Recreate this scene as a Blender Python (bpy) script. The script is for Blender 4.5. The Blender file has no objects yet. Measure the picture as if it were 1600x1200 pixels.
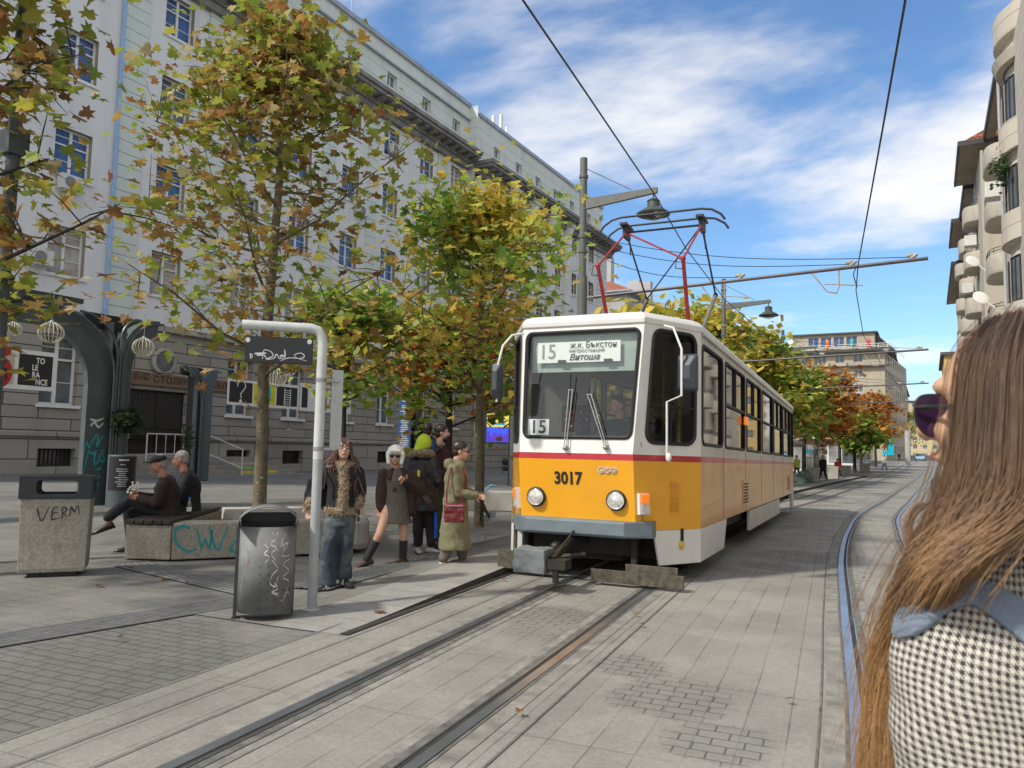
import bpy, bmesh, math, random
from math import sin, cos, tan, pi, radians, sqrt, atan2
from mathutils import Vector, Matrix, noise
random.seed(7)
SC = bpy.context.scene; COL = SC.collection
# ------------------------------------------------------------------ camera
YAW = radians(28.7); PIT = math.atan(100/1190); ROLL = 0.02
cd = bpy.data.cameras.new('camera'); cam = bpy.data.objects.new('camera', cd); COL.objects.link(cam); SC.camera = cam
cd.sensor_width = 36; cd.lens = 36*1190/1600; cd.clip_start = .05; cd.clip_end = 3000; cd.dof.use_dof = True; cd.dof.focus_distance = 9.5; cd.dof.aperture_fstop = 10
_f = Vector((-sin(YAW)*cos(PIT), cos(YAW)*cos(PIT), sin(PIT))); _r0 = Vector((cos(YAW), sin(YAW), 0)); _u0 = _r0.cross(_f)
_r = _r0*cos(ROLL)+_u0*sin(ROLL); _u = -_r0*sin(ROLL)+_u0*cos(ROLL)
cam.matrix_world = Matrix(((_r.x, _u.x, -_f.x, 0), (_r.y, _u.y, -_f.y, 0), (_r.z, _u.z, -_f.z, 1.52), (0, 0, 0, 1)))
# ------------------------------------------------------------------ light
SUN = Vector((-.36, -.60, .72)).normalized()
el = math.asin(SUN.z); az = atan2(SUN.x, SUN.y)
W = bpy.data.worlds.new('World'); SC.world = W; W.use_nodes = True
nt = W.node_tree; nt.nodes.clear(); N = nt.nodes.new; Lk = nt.links.new
out = N('ShaderNodeOutputWorld'); bg = N('ShaderNodeBackground'); sky = N('ShaderNodeTexSky')
sky.sky_type = 'NISHITA'; sky.sun_disc = False; sky.sun_elevation = el; sky.sun_rotation = az
sky.air_density = 1.15; sky.dust_density = .25; sky.ozone_density = 2.6
tc = N('ShaderNodeTexCoord'); sep = N('ShaderNodeSeparateXYZ'); Lk(tc.outputs['Generated'], sep.inputs[0])
def wm(op, a, b=None, clamp=False):
    n = N('ShaderNodeMath'); n.operation = op; n.use_clamp = clamp
    for i, v in enumerate((a, b)):
        if v is None: continue
        if isinstance(v, (int, float)): n.inputs[i].default_value = v
        else: Lk(v, n.inputs[i])
    return n.outputs[0]
zz = wm('ADD', wm('MAXIMUM', sep.outputs[2], 0), .16)
cx = wm('DIVIDE', sep.outputs[0], zz); cy = wm('DIVIDE', sep.outputs[1], zz)
cmb = N('ShaderNodeCombineXYZ'); Lk(cx, cmb.inputs[0]); Lk(cy, cmb.inputs[1])
mp = N('ShaderNodeMapping'); Lk(cmb.outputs[0], mp.inputs[0]); mp.inputs['Rotation'].default_value = (0, 0, radians(38)); mp.inputs['Scale'].default_value = (.85, 1.35, 1); mp.inputs['Location'].default_value = (3.1, 1.15, 0)
n1 = N('ShaderNodeTexNoise'); Lk(mp.outputs[0], n1.inputs['Vector']); n1.inputs['Scale'].default_value = .95; n1.inputs['Detail'].default_value = 8; n1.inputs['Roughness'].default_value = .56; n1.inputs['Distortion'].default_value = .25
rm = N('ShaderNodeMapRange'); cov = wm('MULTIPLY', wm('SUBTRACT', .30, sep.outputs[1], True), .45); Lk(wm('ADD', n1.outputs[0], cov), rm.inputs[0]); rm.inputs[1].default_value = .47; rm.inputs[2].default_value = .66; rm.interpolation_type = 'SMOOTHSTEP'  # cov: unseen cloud cover behind the camera, added to neutralise the ambient light
mx = N('ShaderNodeMixRGB'); Lk(wm('MULTIPLY', rm.outputs[0], .86), mx.inputs[0]); hs_ = N('ShaderNodeMixRGB'); hs_.blend_type = 'MULTIPLY'; hs_.inputs[0].default_value = 1; hs_.inputs[2].default_value = (.80, 1.0, 1.17, 1); Lk(sky.outputs[0], hs_.inputs[1]); Lk(hs_.outputs[0], mx.inputs[1]); mx.inputs[2].default_value = (7.2, 7.0, 6.8, 1)
Lk(mx.outputs[0], bg.inputs[0]); bg.inputs[1].default_value = .112; Lk(bg.outputs[0], out.inputs[0])
sd = bpy.data.lights.new('sun', 'SUN'); sd.energy = 3.0; sd.angle = radians(3.5); sd.color = (1, .94, .84)
so = bpy.data.objects.new('sun', sd); COL.objects.link(so); so.rotation_euler = SUN.to_track_quat('Z', 'Y').to_euler()
vs = SC.view_settings; vs.view_transform = 'Standard'; vs.look = 'None'; vs.exposure = 0.47; vs.gamma = 1; vs.use_curve_mapping = False
SC.render.engine = 'CYCLES'; SC.cycles.max_bounces = 6; SC.cycles.transparent_max_bounces = 12
# ------------------------------------------------------------------ ground height
def gz(x, y):
    z = -.0135*(min(max(y, 9), 34)-9)+.012*max(0, min(-x-5, 26))
    if y > 70: z += .009*(y-70)
    return z
# ------------------------------------------------------------------ materials
MATS = {}
def mat(name, col, rough=.7, metal=0, var=.15, vs=6, bump=0, bs=40, dirt=0, spec=.5, coord='Object', emit=None, trans=None, coat=0):
    if name in MATS: return MATS[name]
    m = bpy.data.materials.new(name); m.use_nodes = True; MATS[name] = m
    t = m.node_tree; b = t.nodes['Principled BSDF']
    b.inputs['Roughness'].default_value = rough; b.inputs['Metallic'].default_value = metal
    b.inputs['Specular IOR Level'].default_value = spec; b.inputs['Coat Weight'].default_value = coat
    c4 = (*col, 1); tcn = t.nodes.new('ShaderNodeTexCoord')
    last = None
    if var > 0:
        n = t.nodes.new('ShaderNodeTexNoise'); n.inputs['Scale'].default_value = vs; n.inputs['Detail'].default_value = 7; n.inputs['Roughness'].default_value = .6
        t.links.new(tcn.outputs[coord], n.inputs['Vector'])
        r = t.nodes.new('ShaderNodeValToRGB'); r.color_ramp.elements[0].position = .3; r.color_ramp.elements[1].position = .7
        r.color_ramp.elements[0].color = (*[c*(1-var) for c in col], 1); r.color_ramp.elements[1].color = (*[min(1, c*(1+var)) for c in col], 1)
        t.links.new(n.outputs[0], r.inputs[0]); last = r.outputs[0]
    if dirt > 0:
        n = t.nodes.new('ShaderNodeTexNoise'); n.inputs['Scale'].default_value = vs*.35; n.inputs['Detail'].default_value = 10; n.inputs['Roughness'].default_value = .72
        mpn = t.nodes.new('ShaderNodeMapping'); mpn.inputs['Scale'].default_value = (1, 1, .3)
        t.links.new(tcn.outputs[coord], mpn.inputs[0]); t.links.new(mpn.outputs[0], n.inputs['Vector'])
        r = t.nodes.new('ShaderNodeMapRange'); r.inputs[1].default_value = .5; r.inputs[2].default_value = .8; r.inputs[4].default_value = dirt; t.links.new(n.outputs[0], r.inputs[0])
        x = t.nodes.new('ShaderNodeMixRGB'); t.links.new(r.outputs[0], x.inputs[0])
        if last: t.links.new(last, x.inputs[1])
        else: x.inputs[1].default_value = c4
        x.inputs[2].default_value = (.09, .08, .065, 1); last = x.outputs[0]
    if last: t.links.new(last, b.inputs['Base Color'])
    else: b.inputs['Base Color'].default_value = c4
    if bump > 0:
        n = t.nodes.new('ShaderNodeTexNoise'); n.inputs['Scale'].default_value = bs; n.inputs['Detail'].default_value = 5
        t.links.new(tcn.outputs[coord], n.inputs['Vector'])
        u = t.nodes.new('ShaderNodeBump'); u.inputs['Strength'].default_value = min(1, bump); u.inputs['Distance'].default_value = .02*bump
        t.links.new(n.outputs[0], u.inputs['Height']); t.links.new(u.outputs[0], b.inputs['Normal'])
    if emit: b.inputs['Emission Color'].default_value = (*emit[0], 1); b.inputs['Emission Strength'].default_value = emit[1]
    return m
def glass(name, tint=(.6, .65, .65), refl=.12, rough=.02, mx_=.95):
    if name in MATS: return MATS[name]
    m = bpy.data.materials.new(name); m.use_nodes = True; MATS[name] = m; t = m.node_tree; t.nodes.clear()
    o = t.nodes.new('ShaderNodeOutputMaterial'); mix = t.nodes.new('ShaderNodeMixShader'); tr = t.nodes.new('ShaderNodeBsdfTransparent'); g = t.nodes.new('ShaderNodeBsdfGlossy')
    tr.inputs[0].default_value = (*tint, 1); g.inputs['Roughness'].default_value = rough
    lw = t.nodes.new('ShaderNodeLayerWeight'); lw.inputs[0].default_value = .5; pw = t.nodes.new('ShaderNodeMath'); pw.operation = 'POWER'; pw.inputs[1].default_value = 4; t.links.new(lw.outputs['Facing'], pw.inputs[0])
    mr = t.nodes.new('ShaderNodeMapRange'); mr.inputs[3].default_value = refl; mr.inputs[4].default_value = mx_
    t.links.new(pw.outputs[0], mr.inputs[0]); t.links.new(mr.outputs[0], mix.inputs[0])
    t.links.new(tr.outputs[0], mix.inputs[1]); t.links.new(g.outputs[0], mix.inputs[2]); t.links.new(mix.outputs[0], o.inputs[0])
    return m
def leafmat(name):
    if name in MATS: return MATS[name]
    m = bpy.data.materials.new(name); m.use_nodes = True; MATS[name] = m; t = m.node_tree; t.nodes.clear()
    o = t.nodes.new('ShaderNodeOutputMaterial'); d = t.nodes.new('ShaderNodeBsdfPrincipled'); d.inputs['Roughness'].default_value = .55
    tl = t.nodes.new('ShaderNodeBsdfTranslucent'); mix = t.nodes.new('ShaderNodeMixShader'); mix.inputs[0].default_value = .48
    a = t.nodes.new('ShaderNodeAttribute'); a.attribute_name = 'leaf_colour'
    t.links.new(a.outputs['Color'], d.inputs['Base Color']); t.links.new(a.outputs['Color'], tl.inputs[0])
    t.links.new(d.outputs[0], mix.inputs[1]); t.links.new(tl.outputs[0], mix.inputs[2]); t.links.new(mix.outputs[0], o.inputs[0])
    return m
# ------------------------------------------------------------------ mesh helpers
class MB:
    def __init__(s): s.v = []; s.f = []; s.m = []
    def add(s, vs_, fs, m=0):
        k = len(s.v); s.v += [tuple(v) for v in vs_]; s.f += [tuple(i+k for i in f) for f in fs]; s.m += [m]*len(fs); return s
    def box(s, x0, x1, y0, y1, z0, z1, m=0, rz=0, c=None):
        P = [(x, y, z) for z in (z0, z1) for x, y in ((x0, y0), (x1, y0), (x1, y1), (x0, y1))]
        if rz:
            cx_, cy_ = c or ((x0+x1)/2, (y0+y1)/2); P = [(cx_+(x-cx_)*cos(rz)-(y-cy_)*sin(rz), cy_+(x-cx_)*sin(rz)+(y-cy_)*cos(rz), z) for x, y, z in P]
        return s.add(P, [(3, 2, 1, 0), (4, 5, 6, 7), (0, 1, 5, 4), (1, 2, 6, 5), (2, 3, 7, 6), (3, 0, 4, 7)], m)
    def prism(s, poly, d, m=0):
        # polygon of 3D points extruded by vector d
        n = len(poly); d = Vector(d); P = [Vector(p) for p in poly]; Q = [p+d for p in P]
        return s.add(P+Q, [tuple(range(n))[::-1], tuple(range(n, 2*n))]+[(i, (i+1) % n, n+(i+1) % n, n+i) for i in range(n)], m)
    def tube(s, pts, r, n=8, m=0, caps=True, flat=1):
        pts = [Vector(p) for p in pts]; rs = r if isinstance(r, (list, tuple)) else [r]*len(pts); rings = []
        up = None
        for i, p in enumerate(pts):
            t = (pts[min(i+1, len(pts)-1)]-pts[max(i-1, 0)]).normalized()
            if up is None: up = Vector((0, 0, 1)) if abs(t.z) < .9 else Vector((1, 0, 0))
            a = t.cross(up); a = a.normalized() if a.length > 1e-6 else Vector((1, 0, 0)); b = a.cross(t).normalized(); up = b
            rings.append([p+a*cos(2*pi*k/n)*rs[i]+b*sin(2*pi*k/n)*rs[i]*flat for k in range(n)])
        s.loft(rings, m, caps); return s
    def loft(s, rings, m=0, caps=True, closed=True):
        n = len(rings[0]); V = [v for r in rings for v in r]; F = []
        for i in range(len(rings)-1):
            for k in range(n if closed else n-1):
                F.append((i*n+k, i*n+(k+1) % n, (i+1)*n+(k+1) % n, (i+1)*n+k))
        if caps: F += [tuple(range(n))[::-1], tuple(range((len(rings)-1)*n, len(rings)*n))]
        return s.add(V, F, m)
    def lathe(s, c, prof, n=20, m=0, axis='Z'):
        rings = []
        for r, h in prof:
            ring = []
            for k in range(n):
                a = 2*pi*k/n; q = (r*cos(a), r*sin(a), h)
                if axis == 'Y': q = (q[0], q[2], q[1])
                if axis == 'X': q = (q[2], q[0], q[1])
                ring.append((c[0]+q[0], c[1]+q[1], c[2]+q[2]))
            rings.append(ring)
        return s.loft(rings, m)
    def ell(s, c, r, n=14, k=9, m=0, R=None):
        rings = []
        for i in range(k+1):
            a = pi*i/k; a = min(max(a, .02), pi-.02)
            ring = []
            for j in range(n):
                b = 2*pi*j/n; q = Vector((r[0]*sin(a)*cos(b), r[1]*sin(a)*sin(b), -r[2]*cos(a)))
                if R: q = R @ q
                ring.append(Vector(c)+q)
            rings.append(ring)
        return s.loft(rings, m)
    def build(s, name, mats, parent=None, smooth=False, bevel=0, loc=None, rz=0, seg=2):
        me = bpy.data.meshes.new(name); me.from_pydata([tuple(v) for v in s.v], [], s.f); me.validate()
        mats = mats if isinstance(mats, (list, tuple)) else [mats]
        for m in mats: me.materials.append(m)
        if len(me.polygons) == len(s.m): me.polygons.foreach_set('material_index', s.m)
        bm = bmesh.new(); bm.from_mesh(me); bmesh.ops.recalc_face_normals(bm, faces=bm.faces); bm.to_mesh(me); bm.free()
        if smooth:
            me.polygons.foreach_set('use_smooth', [True]*len(me.polygons))
            try: me.set_sharp_from_angle(angle=radians(40))
            except Exception: pass
        o = bpy.data.objects.new(name, me); COL.objects.link(o)
        if parent: o.parent = parent
        if loc: o.location = loc
        if rz: o.rotation_euler.z = rz
        if bevel:
            b = o.modifiers.new('bevel', 'BEVEL'); b.width = bevel; b.segments = seg; b.limit_method = 'ANGLE'; b.angle_limit = radians(40)
            try: b.harden_normals = False
            except Exception: pass
        return o
def tag(o, label=None, cat=None, group=None, kind=None):
    if label: o['label'] = label
    if cat: o['category'] = cat
    if group: o['group'] = group
    if kind: o['kind'] = kind
    return o
def empty(name, loc=(0, 0, 0), rz=0, label=None, cat=None, group=None):
    o = bpy.data.objects.new(name, None); COL.objects.link(o); o.location = loc; o.rotation_euler.z = rz; o.empty_display_size = .2
    return tag(o, label, cat, group)
KIDS = {}
def copy_tree(o, parent=None):
    c = o.copy(); COL.objects.link(c)
    if parent: c.parent = parent
    for ch in [q for q in ALLP() if q.parent == o]: copy_tree(ch, c)
    return c
def ALLP(): return list(COL.objects)
def text_mesh(name, txt, size, m, parent=None, M=None, ext=.002, align='CENTER', bold=0, shear=0, sx=1):
    cu = bpy.data.curves.new(name, 'FONT'); cu.body = txt; cu.size = size; cu.extrude = ext; cu.align_x = align; cu.align_y = 'CENTER'; cu.shear = shear; cu.offset = bold; cu.resolution_u = 3
    o = bpy.data.objects.new('tmp', cu); COL.objects.link(o); dg = bpy.context.evaluated_depsgraph_get(); dg.update()
    me = bpy.data.meshes.new_from_object(o.evaluated_get(dg)); bpy.data.objects.remove(o); bpy.data.curves.remove(cu)
    me.materials.clear(); me.materials.append(m)
    S = Matrix.Diagonal((sx, 1, 1, 1)); me.transform(M @ S if M else S); me.name = name
    r = bpy.data.objects.new(name, me); COL.objects.link(r)
    if parent: r.parent = parent
    return r
def frame(o, xdir, ydir=(0, 0, 1)):
    x = Vector(xdir).normalized(); y = Vector(ydir).normalized(); z = x.cross(y).normalized(); y = z.cross(x)
    return Matrix(((x.x, y.x, z.x, o[0]), (x.y, y.y, z.y, o[1]), (x.z, y.z, z.z, o[2]), (0, 0, 0, 1)))
def blob(name, mb, m, parent=None, voxel=.01, smooth=4, disp=0, dscale=.1, dec=0):
    # join overlapping solids into one continuous skin
    o = mb.build('tmpb', m); o.parent = None
    r = o.modifiers.new('r', 'REMESH'); r.mode = 'VOXEL'; r.voxel_size = voxel; r.use_smooth_shade = True
    if smooth: q = o.modifiers.new('s', 'SMOOTH'); q.iterations = smooth; q.factor = .6
    if disp:
        tx = bpy.data.textures.new('fold', 'CLOUDS'); tx.noise_scale = dscale; tx.noise_depth = 2
        d = o.modifiers.new('d', 'DISPLACE'); d.texture = tx; d.strength = disp; d.mid_level = .5
    if dec: q = o.modifiers.new('dc', 'DECIMATE'); q.ratio = dec
    dg = bpy.context.evaluated_depsgraph_get(); dg.update()
    me = bpy.data.meshes.new_from_object(o.evaluated_get(dg)); old = o.data; bpy.data.objects.remove(o); bpy.data.meshes.remove(old)
    me.name = name
    if not me.materials: me.materials.append(m)
    me.polygons.foreach_set('use_smooth', [True]*len(me.polygons))
    r = bpy.data.objects.new(name, me); COL.objects.link(r)
    if parent: r.parent = parent
    return r
def cap(mb, a, b, ra, rb, n=14, fl=1):
    # capsule-like tapered limb
    a = Vector(a); b = Vector(b); d = (b-a); L_ = d.length; t = d.normalized() if L_ > 1e-6 else Vector((0, 0, 1))
    pts = []; rs = []
    for q in (-1, -.85, -.5, 0): pts.append(a+t*ra*q); rs.append(ra*sqrt(max(.004, 1-q*q)))
    for q in (0, .5, .85, 1): pts.append(b+t*rb*q); rs.append(rb*sqrt(max(.004, 1-q*q)))
    mb.tube(pts, rs, n, flat=fl)
# ------------------------------------------------------------------ ground
TH = radians(5.9)
def paving(name, base, joint, tw, th, off=.5, rot=TH, var=.12, patch=None, mortar=.006, dark=None, jm=.7, spots=()):
    m = bpy.data.materials.new(name); m.use_nodes = True; t = m.node_tree; b = t.nodes['Principled BSDF']; N_ = t.nodes.new; L_ = t.links.new
    tc_ = N_('ShaderNodeTexCoord'); mp_ = N_('ShaderNodeMapping'); mp_.inputs['Rotation'].default_value = (0, 0, -rot); L_(tc_.outputs['Object'], mp_.inputs[0])
    wn = N_('ShaderNodeTexNoise'); wn.inputs['Scale'].default_value = 1.3; wn.inputs['Detail'].default_value = 2; L_(tc_.outputs['Object'], wn.inputs['Vector'])
    wv = N_('ShaderNodeVectorMath'); wv.operation = 'MULTIPLY_ADD'; L_(wn.outputs['Color'], wv.inputs[0]); wv.inputs[1].default_value = (.02, .02, 0); L_(mp_.outputs[0], wv.inputs[2])
    def brick(w, h, mo, of):
        k = N_('ShaderNodeTexBrick'); k.inputs['Scale'].default_value = 1; k.inputs['Brick Width'].default_value = w; k.inputs['Row Height'].default_value = h
        k.inputs['Mortar Size'].default_value = mo; k.inputs['Mortar Smooth'].default_value = .3; k.offset = of; k.inputs['Bias'].default_value = 0
        k.inputs['Color1'].default_value = (1-var, 1-var, 1-var, 1); k.inputs['Color2'].default_value = (1+var, 1+var, 1+var, 1); k.inputs['Mortar'].default_value = (1, 1, 1, 1)
        L_(wv.outputs[0], k.inputs['Vector']); return k
    def ns(s, d=6, r=.6):
        n = N_('ShaderNodeTexNoise'); n.inputs['Scale'].default_value = s; n.inputs['Detail'].default_value = d; n.inputs['Roughness'].default_value = r; L_(tc_.outputs['Object'], n.inputs['Vector']); return n.outputs[0]
    def mrange(a, b0, b1, c0, c1):
        r = N_('ShaderNodeMapRange'); L_(a, r.inputs[0]); r.inputs[1].default_value = b0; r.inputs[2].default_value = b1; r.inputs[3].default_value = c0; r.inputs[4].default_value = c1; return r.outputs[0]
    def mul(a, b_, op='MULTIPLY'):
        n = N_('ShaderNodeMath'); n.operation = op
        for i, q in enumerate((a, b_)):
            if isinstance(q, (int, float)): n.inputs[i].default_value = q
            else: L_(q, n.inputs[i])
        return n.outputs[0]
    k1 = brick(tw, th, mortar, off)
    c = N_('ShaderNodeMixRGB'); c.blend_type = 'MULTIPLY'; c.inputs[0].default_value = 1; c.inputs[1].default_value = (*base, 1); L_(k1.outputs['Color'], c.inputs[2])
    # stains and grime
    g = N_('ShaderNodeMixRGB'); L_(mrange(ns(.55, 9, .72), .42, .66, 0, .7), g.inputs[0]); L_(c.outputs[0], g.inputs[1]); g.inputs[2].default_value = (*[q*.52 for q in base], 1)
    g2 = N_('ShaderNodeMixRGB'); g2.blend_type = 'MULTIPLY'; g2.inputs[0].default_value = 1; L_(g.outputs[0], g2.inputs[1])
    cr = N_('ShaderNodeCombineXYZ'); fv = mrange(ns(38, 6, .8), .3, .7, .78, 1.2)
    for i in range(3): L_(fv, cr.inputs[i])
    L_(cr.outputs[0], g2.inputs[2]); last = g2.outputs[0]
    jf = mul(k1.outputs['Fac'], mrange(ns(1.1, 4), .38, .62, .12, jm))
    if patch:
        k2 = brick(patch[0], patch[1], patch[2], .5)
        pm = mrange(ns(patch[3], 3, .5), patch[4], patch[4]+.05, 0, 1)
        for sx_, sy_, sr_ in spots:
            vd = N_('ShaderNodeVectorMath'); vd.operation = 'DISTANCE'; L_(tc_.outputs['Object'], vd.inputs[0]); vd.inputs[1].default_value = (sx_, sy_, 0)
            dn = mul(vd.outputs['Value'], mul(ns(2.2, 3), -.9*sr_), 'ADD'); pm = mul(pm, mrange(dn, sr_*.35, sr_*.65, 1, 0), 'MAXIMUM')
        jf = mul(jf, mul(mul(k2.outputs['Fac'], .75), pm), 'MAXIMUM')
        pd = N_('ShaderNodeMixRGB'); L_(mul(pm, .3), pd.inputs[0]); L_(last, pd.inputs[1]); pd.inputs[2].default_value = (*[q*.45 for q in base], 1); last = pd.outputs[0]
    j = N_('ShaderNodeMixRGB'); L_(jf, j.inputs[0]); L_(last, j.inputs[1]); j.inputs[2].default_value = (*joint, 1)
    L_(j.outputs[0], b.inputs['Base Color'])
    b.inputs['Roughness'].default_value = .72; b.inputs['Specular IOR Level'].default_value = .4
    h = mul(mul(jf, -1), mul(ns(60, 4), .25), 'ADD'); u = N_('ShaderNodeBump'); u.inputs['Strength'].default_value = .6; u.inputs['Distance'].default_value = .012; L_(h, u.inputs['Height']); L_(u.outputs[0], b.inputs['Normal'])
    return m
M_plaza = paving('plaza_paving', (.20, .195, .18), (.04, .05, .048), .24, .18, .0, rot=TH, patch=(.2, .1, .007, .45, .57), jm=.8, mortar=.005, var=.07, spots=[(-4.4, 2.9, .8), (-5.2, 3.3, .8), (-4.3, 3.6, .5)])
M_road = paving('road_paving', (.275, .266, .240), (.045, .045, .042), .23, 1.3, .0, rot=TH, var=.04, patch=(.17, .10, .0055, .42, .6), jm=.62, mortar=.005, spots=[(-1.42, 4.72, .40), (-1.88, 5.25, .28), (-1.0, 4.15, .30), (-3.05, 6.4, .42), (-1.6, 12.5, .9), (-1.9, 11, .5)])
def sheet(xs, ys, dz=0):
    mb = MB(); V = [(x, y, gz(x, y)+dz) for y in ys for x in xs]; n = len(xs)
    return mb.add(V, [(j*n+i, j*n+i+1, (j+1)*n+i+1, (j+1)*n+i) for j in range(len(ys)-1) for i in range(n-1)])
def rng(a, b, n): return [a+(b-a)*i/n for i in range(n+1)]
ys = [-60, -30, -10]+rng(0, 9, 6)+rng(10, 34, 12)+rng(38, 70, 8)+rng(80, 300, 10)+[400, 600, 900]
xs = [-600, -200, -60]+rng(-31, -5, 13)+rng(-4.5, 6, 10)+[10, 40, 200, 600]
o = sheet(xs, ys).build('ground', M_plaza, smooth=True); tag(o, kind='structure')
# track centre lines (measured): near track carries the tram
def poly(pts, n=8):
    P = [Vector(p) for p in pts]; R = []
    for i in range(len(P)-1):
        p0 = P[max(i-1, 0)]; p1 = P[i]; p2 = P[i+1]; p3 = P[min(i+2, len(P)-1)]
        for k in range(n):
            t = k/n; R.append(.5*((2*p1)+(p2-p0)*t+(2*p0-5*p1+4*p2-p3)*t*t+(3*p1-p0-3*p2+p3)*t**3))
    return R+[P[-1]]
T1 = poly([(-1.95, -4), (-2.65, 2.8), (-3.21, 8.2), (-3.68, 13), (-4.12, 18.5), (-4.36, 25.6), (-4.1, 47.8), (-3.25, 83), (-2.6, 150), (-2, 260)])
T2 = poly([(.55, -1), (.17, 4.2), (-.27, 8.4), (-.72, 13), (-1.08, 18.5), (-1.3, 25.5), (-1.1, 40), (-.3, 83), (.4, 150), (1, 260)])
def off(P, d):
    R = []
    for i, p in enumerate(P):
        t = (P[min(i+1, len(P)-1)]-P[max(i-1, 0)]).normalized(); R.append(p+Vector((t.y, -t.x))*d)
    return R
def ribbon(P, d0, d1, z, mb=None, m=0, th=0, ymin=-99):
    mb = mb or MB(); A = off(P, d0); B = off(P, d1); n = len(P)
    V = [(a.x, a.y, gz(a.x, a.y)+z) for a in A]+[(b.x, b.y, gz(b.x, b.y)+z) for b in B]
    mb.add(V, [(i, i+1, n+i+1, n+i) for i in range(n-1)], m)
    return mb
# roadway: everything between the platform edge and the right pavement
mb = MB(); L_ = off(T1, -1.5); R_ = off(T2, 60)
ribbon(T1, -1.52, 3.2, .006, mb); 
for P_, a, b in ((T2, -.6, 1.7),): pass
rd = MB(); A = off(T1, -1.52); B = [Vector((7.5, p.y)) for p in T1]; n = len(A)
NX = 8; V = []
for a, b in zip(A, B):
    for k in range(NX+1):
        q = a.lerp(b, k/NX); V.append((q.x, q.y, gz(q.x, q.y)+.006))
rd.add(V, [(i*(NX+1)+k, i*(NX+1)+k+1, (i+1)*(NX+1)+k+1, (i+1)*(NX+1)+k) for i in range(n-1) for k in range(NX)])
tag(rd.build('road', M_road, smooth=True), kind='structure')
M_steel = mat('rail_steel', (.42, .46, .52), .28, .9, var=.2, vs=3, bump=.1, bs=25)
M_groove = mat('rail_groove', (.03, .027, .023), .9, var=.3)
M_edge = mat('rail_bedding', (.13, .125, .115), .9, var=.45, vs=9, bump=.6, bs=60)
M_bed = mat('rail_concrete', (.215, .207, .185), .85, var=.4, vs=5, bump=.5, bs=50)
def rail(P, c, side, label):
    # side = +1: running edge (groove) to the right
    e = empty('tram_rail', label=label, cat='tram rail', group='rails of the two tram tracks')
    ribbon(P, c-side*.16, c+side*.2, .010).build('bedding', M_bed, e)
    g = MB(); ribbon(P, c-side*.055, c-side*.036, .014, g); ribbon(P, c+side*.07, c+side*.135, .014, g); g.build('bitumen_seam', M_edge, e)
    h = MB(); ribbon(P, c-side*.034, c+side*.034, .019, h); ribbon(P, c+side*.068, c+side*.08, .019, h); h.build('rail_head', M_steel, e)
    ribbon(P, c+side*.033, c+side*.069, .0145).build('flange_groove', M_groove, e)
rail(T1, -.505, 1, 'grey steel rail nearest the tram stop platform, passing under the left wheels of the tram')
rail(T1, .505, -1, 'grey rail of the tram track passing under the right wheels of the tram')
rail(T2, -.505, 1, 'polished bluish rail at right foreground, left rail of the empty track')
rail(T2, .505, -1, 'curving rail of the empty track nearest the woman in the check jacket')
# panel seam lines beside the tracks
sm = MB()
for P_, d in ((T1, -.83), (T1, -1.5), (T1, -1.17), (T1, .80), (T2, -.70)):
    ribbon(P_, d, d+.012, .0145, sm)
for k in range(-2, 40):
    i = min(len(T1)-2, max(0, int(k))); 
tag(sm.build('road_seams', M_edge), kind='structure')
# platform with kerb rising out of the road
def hk(y): return .009+.105*min(1, max(0, (y-5.0)/4.0))
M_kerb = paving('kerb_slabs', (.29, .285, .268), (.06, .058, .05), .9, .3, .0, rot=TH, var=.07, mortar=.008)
M_kside = mat('kerb_side_shade', (.06, .057, .052), .9)  # near-black face: the kerb edge's shadow line put into its colour
Y0 = [p for p in T1 if 4.9 < p.y < 75]
pl = MB(); E0 = off(Y0, -1.30); E1 = off(Y0, -2.0); E2 = off(Y0, -2.9); n = len(Y0)
def P3(q, z): return (q.x, q.y, gz(q.x, q.y)+z)
V = [P3(q, hk(q.y)) for q in E0]+[P3(q, hk(q.y)) for q in E1]+[P3(q, .010) for q in E2]
pl.add(V, [(i, i+1, n+i+1, n+i) for i in range(n-1)]+[], 0); pl.add([P3(q, hk(q.y)) for q in E1]+[P3(q, .008) for q in E2], [(i, i+1, n+i+1, n+i) for i in range(n-1)], 2)
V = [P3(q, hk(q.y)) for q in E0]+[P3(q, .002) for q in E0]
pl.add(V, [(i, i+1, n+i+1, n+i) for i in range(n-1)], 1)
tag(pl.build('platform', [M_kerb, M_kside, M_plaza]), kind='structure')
gp = ribbon(Y0, -1.30, -1.22, .0155); tag(gp.build('kerb_shade_strip', M_groove), kind='structure')  # flat dark strip painting the shade line under the kerb edge
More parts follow.
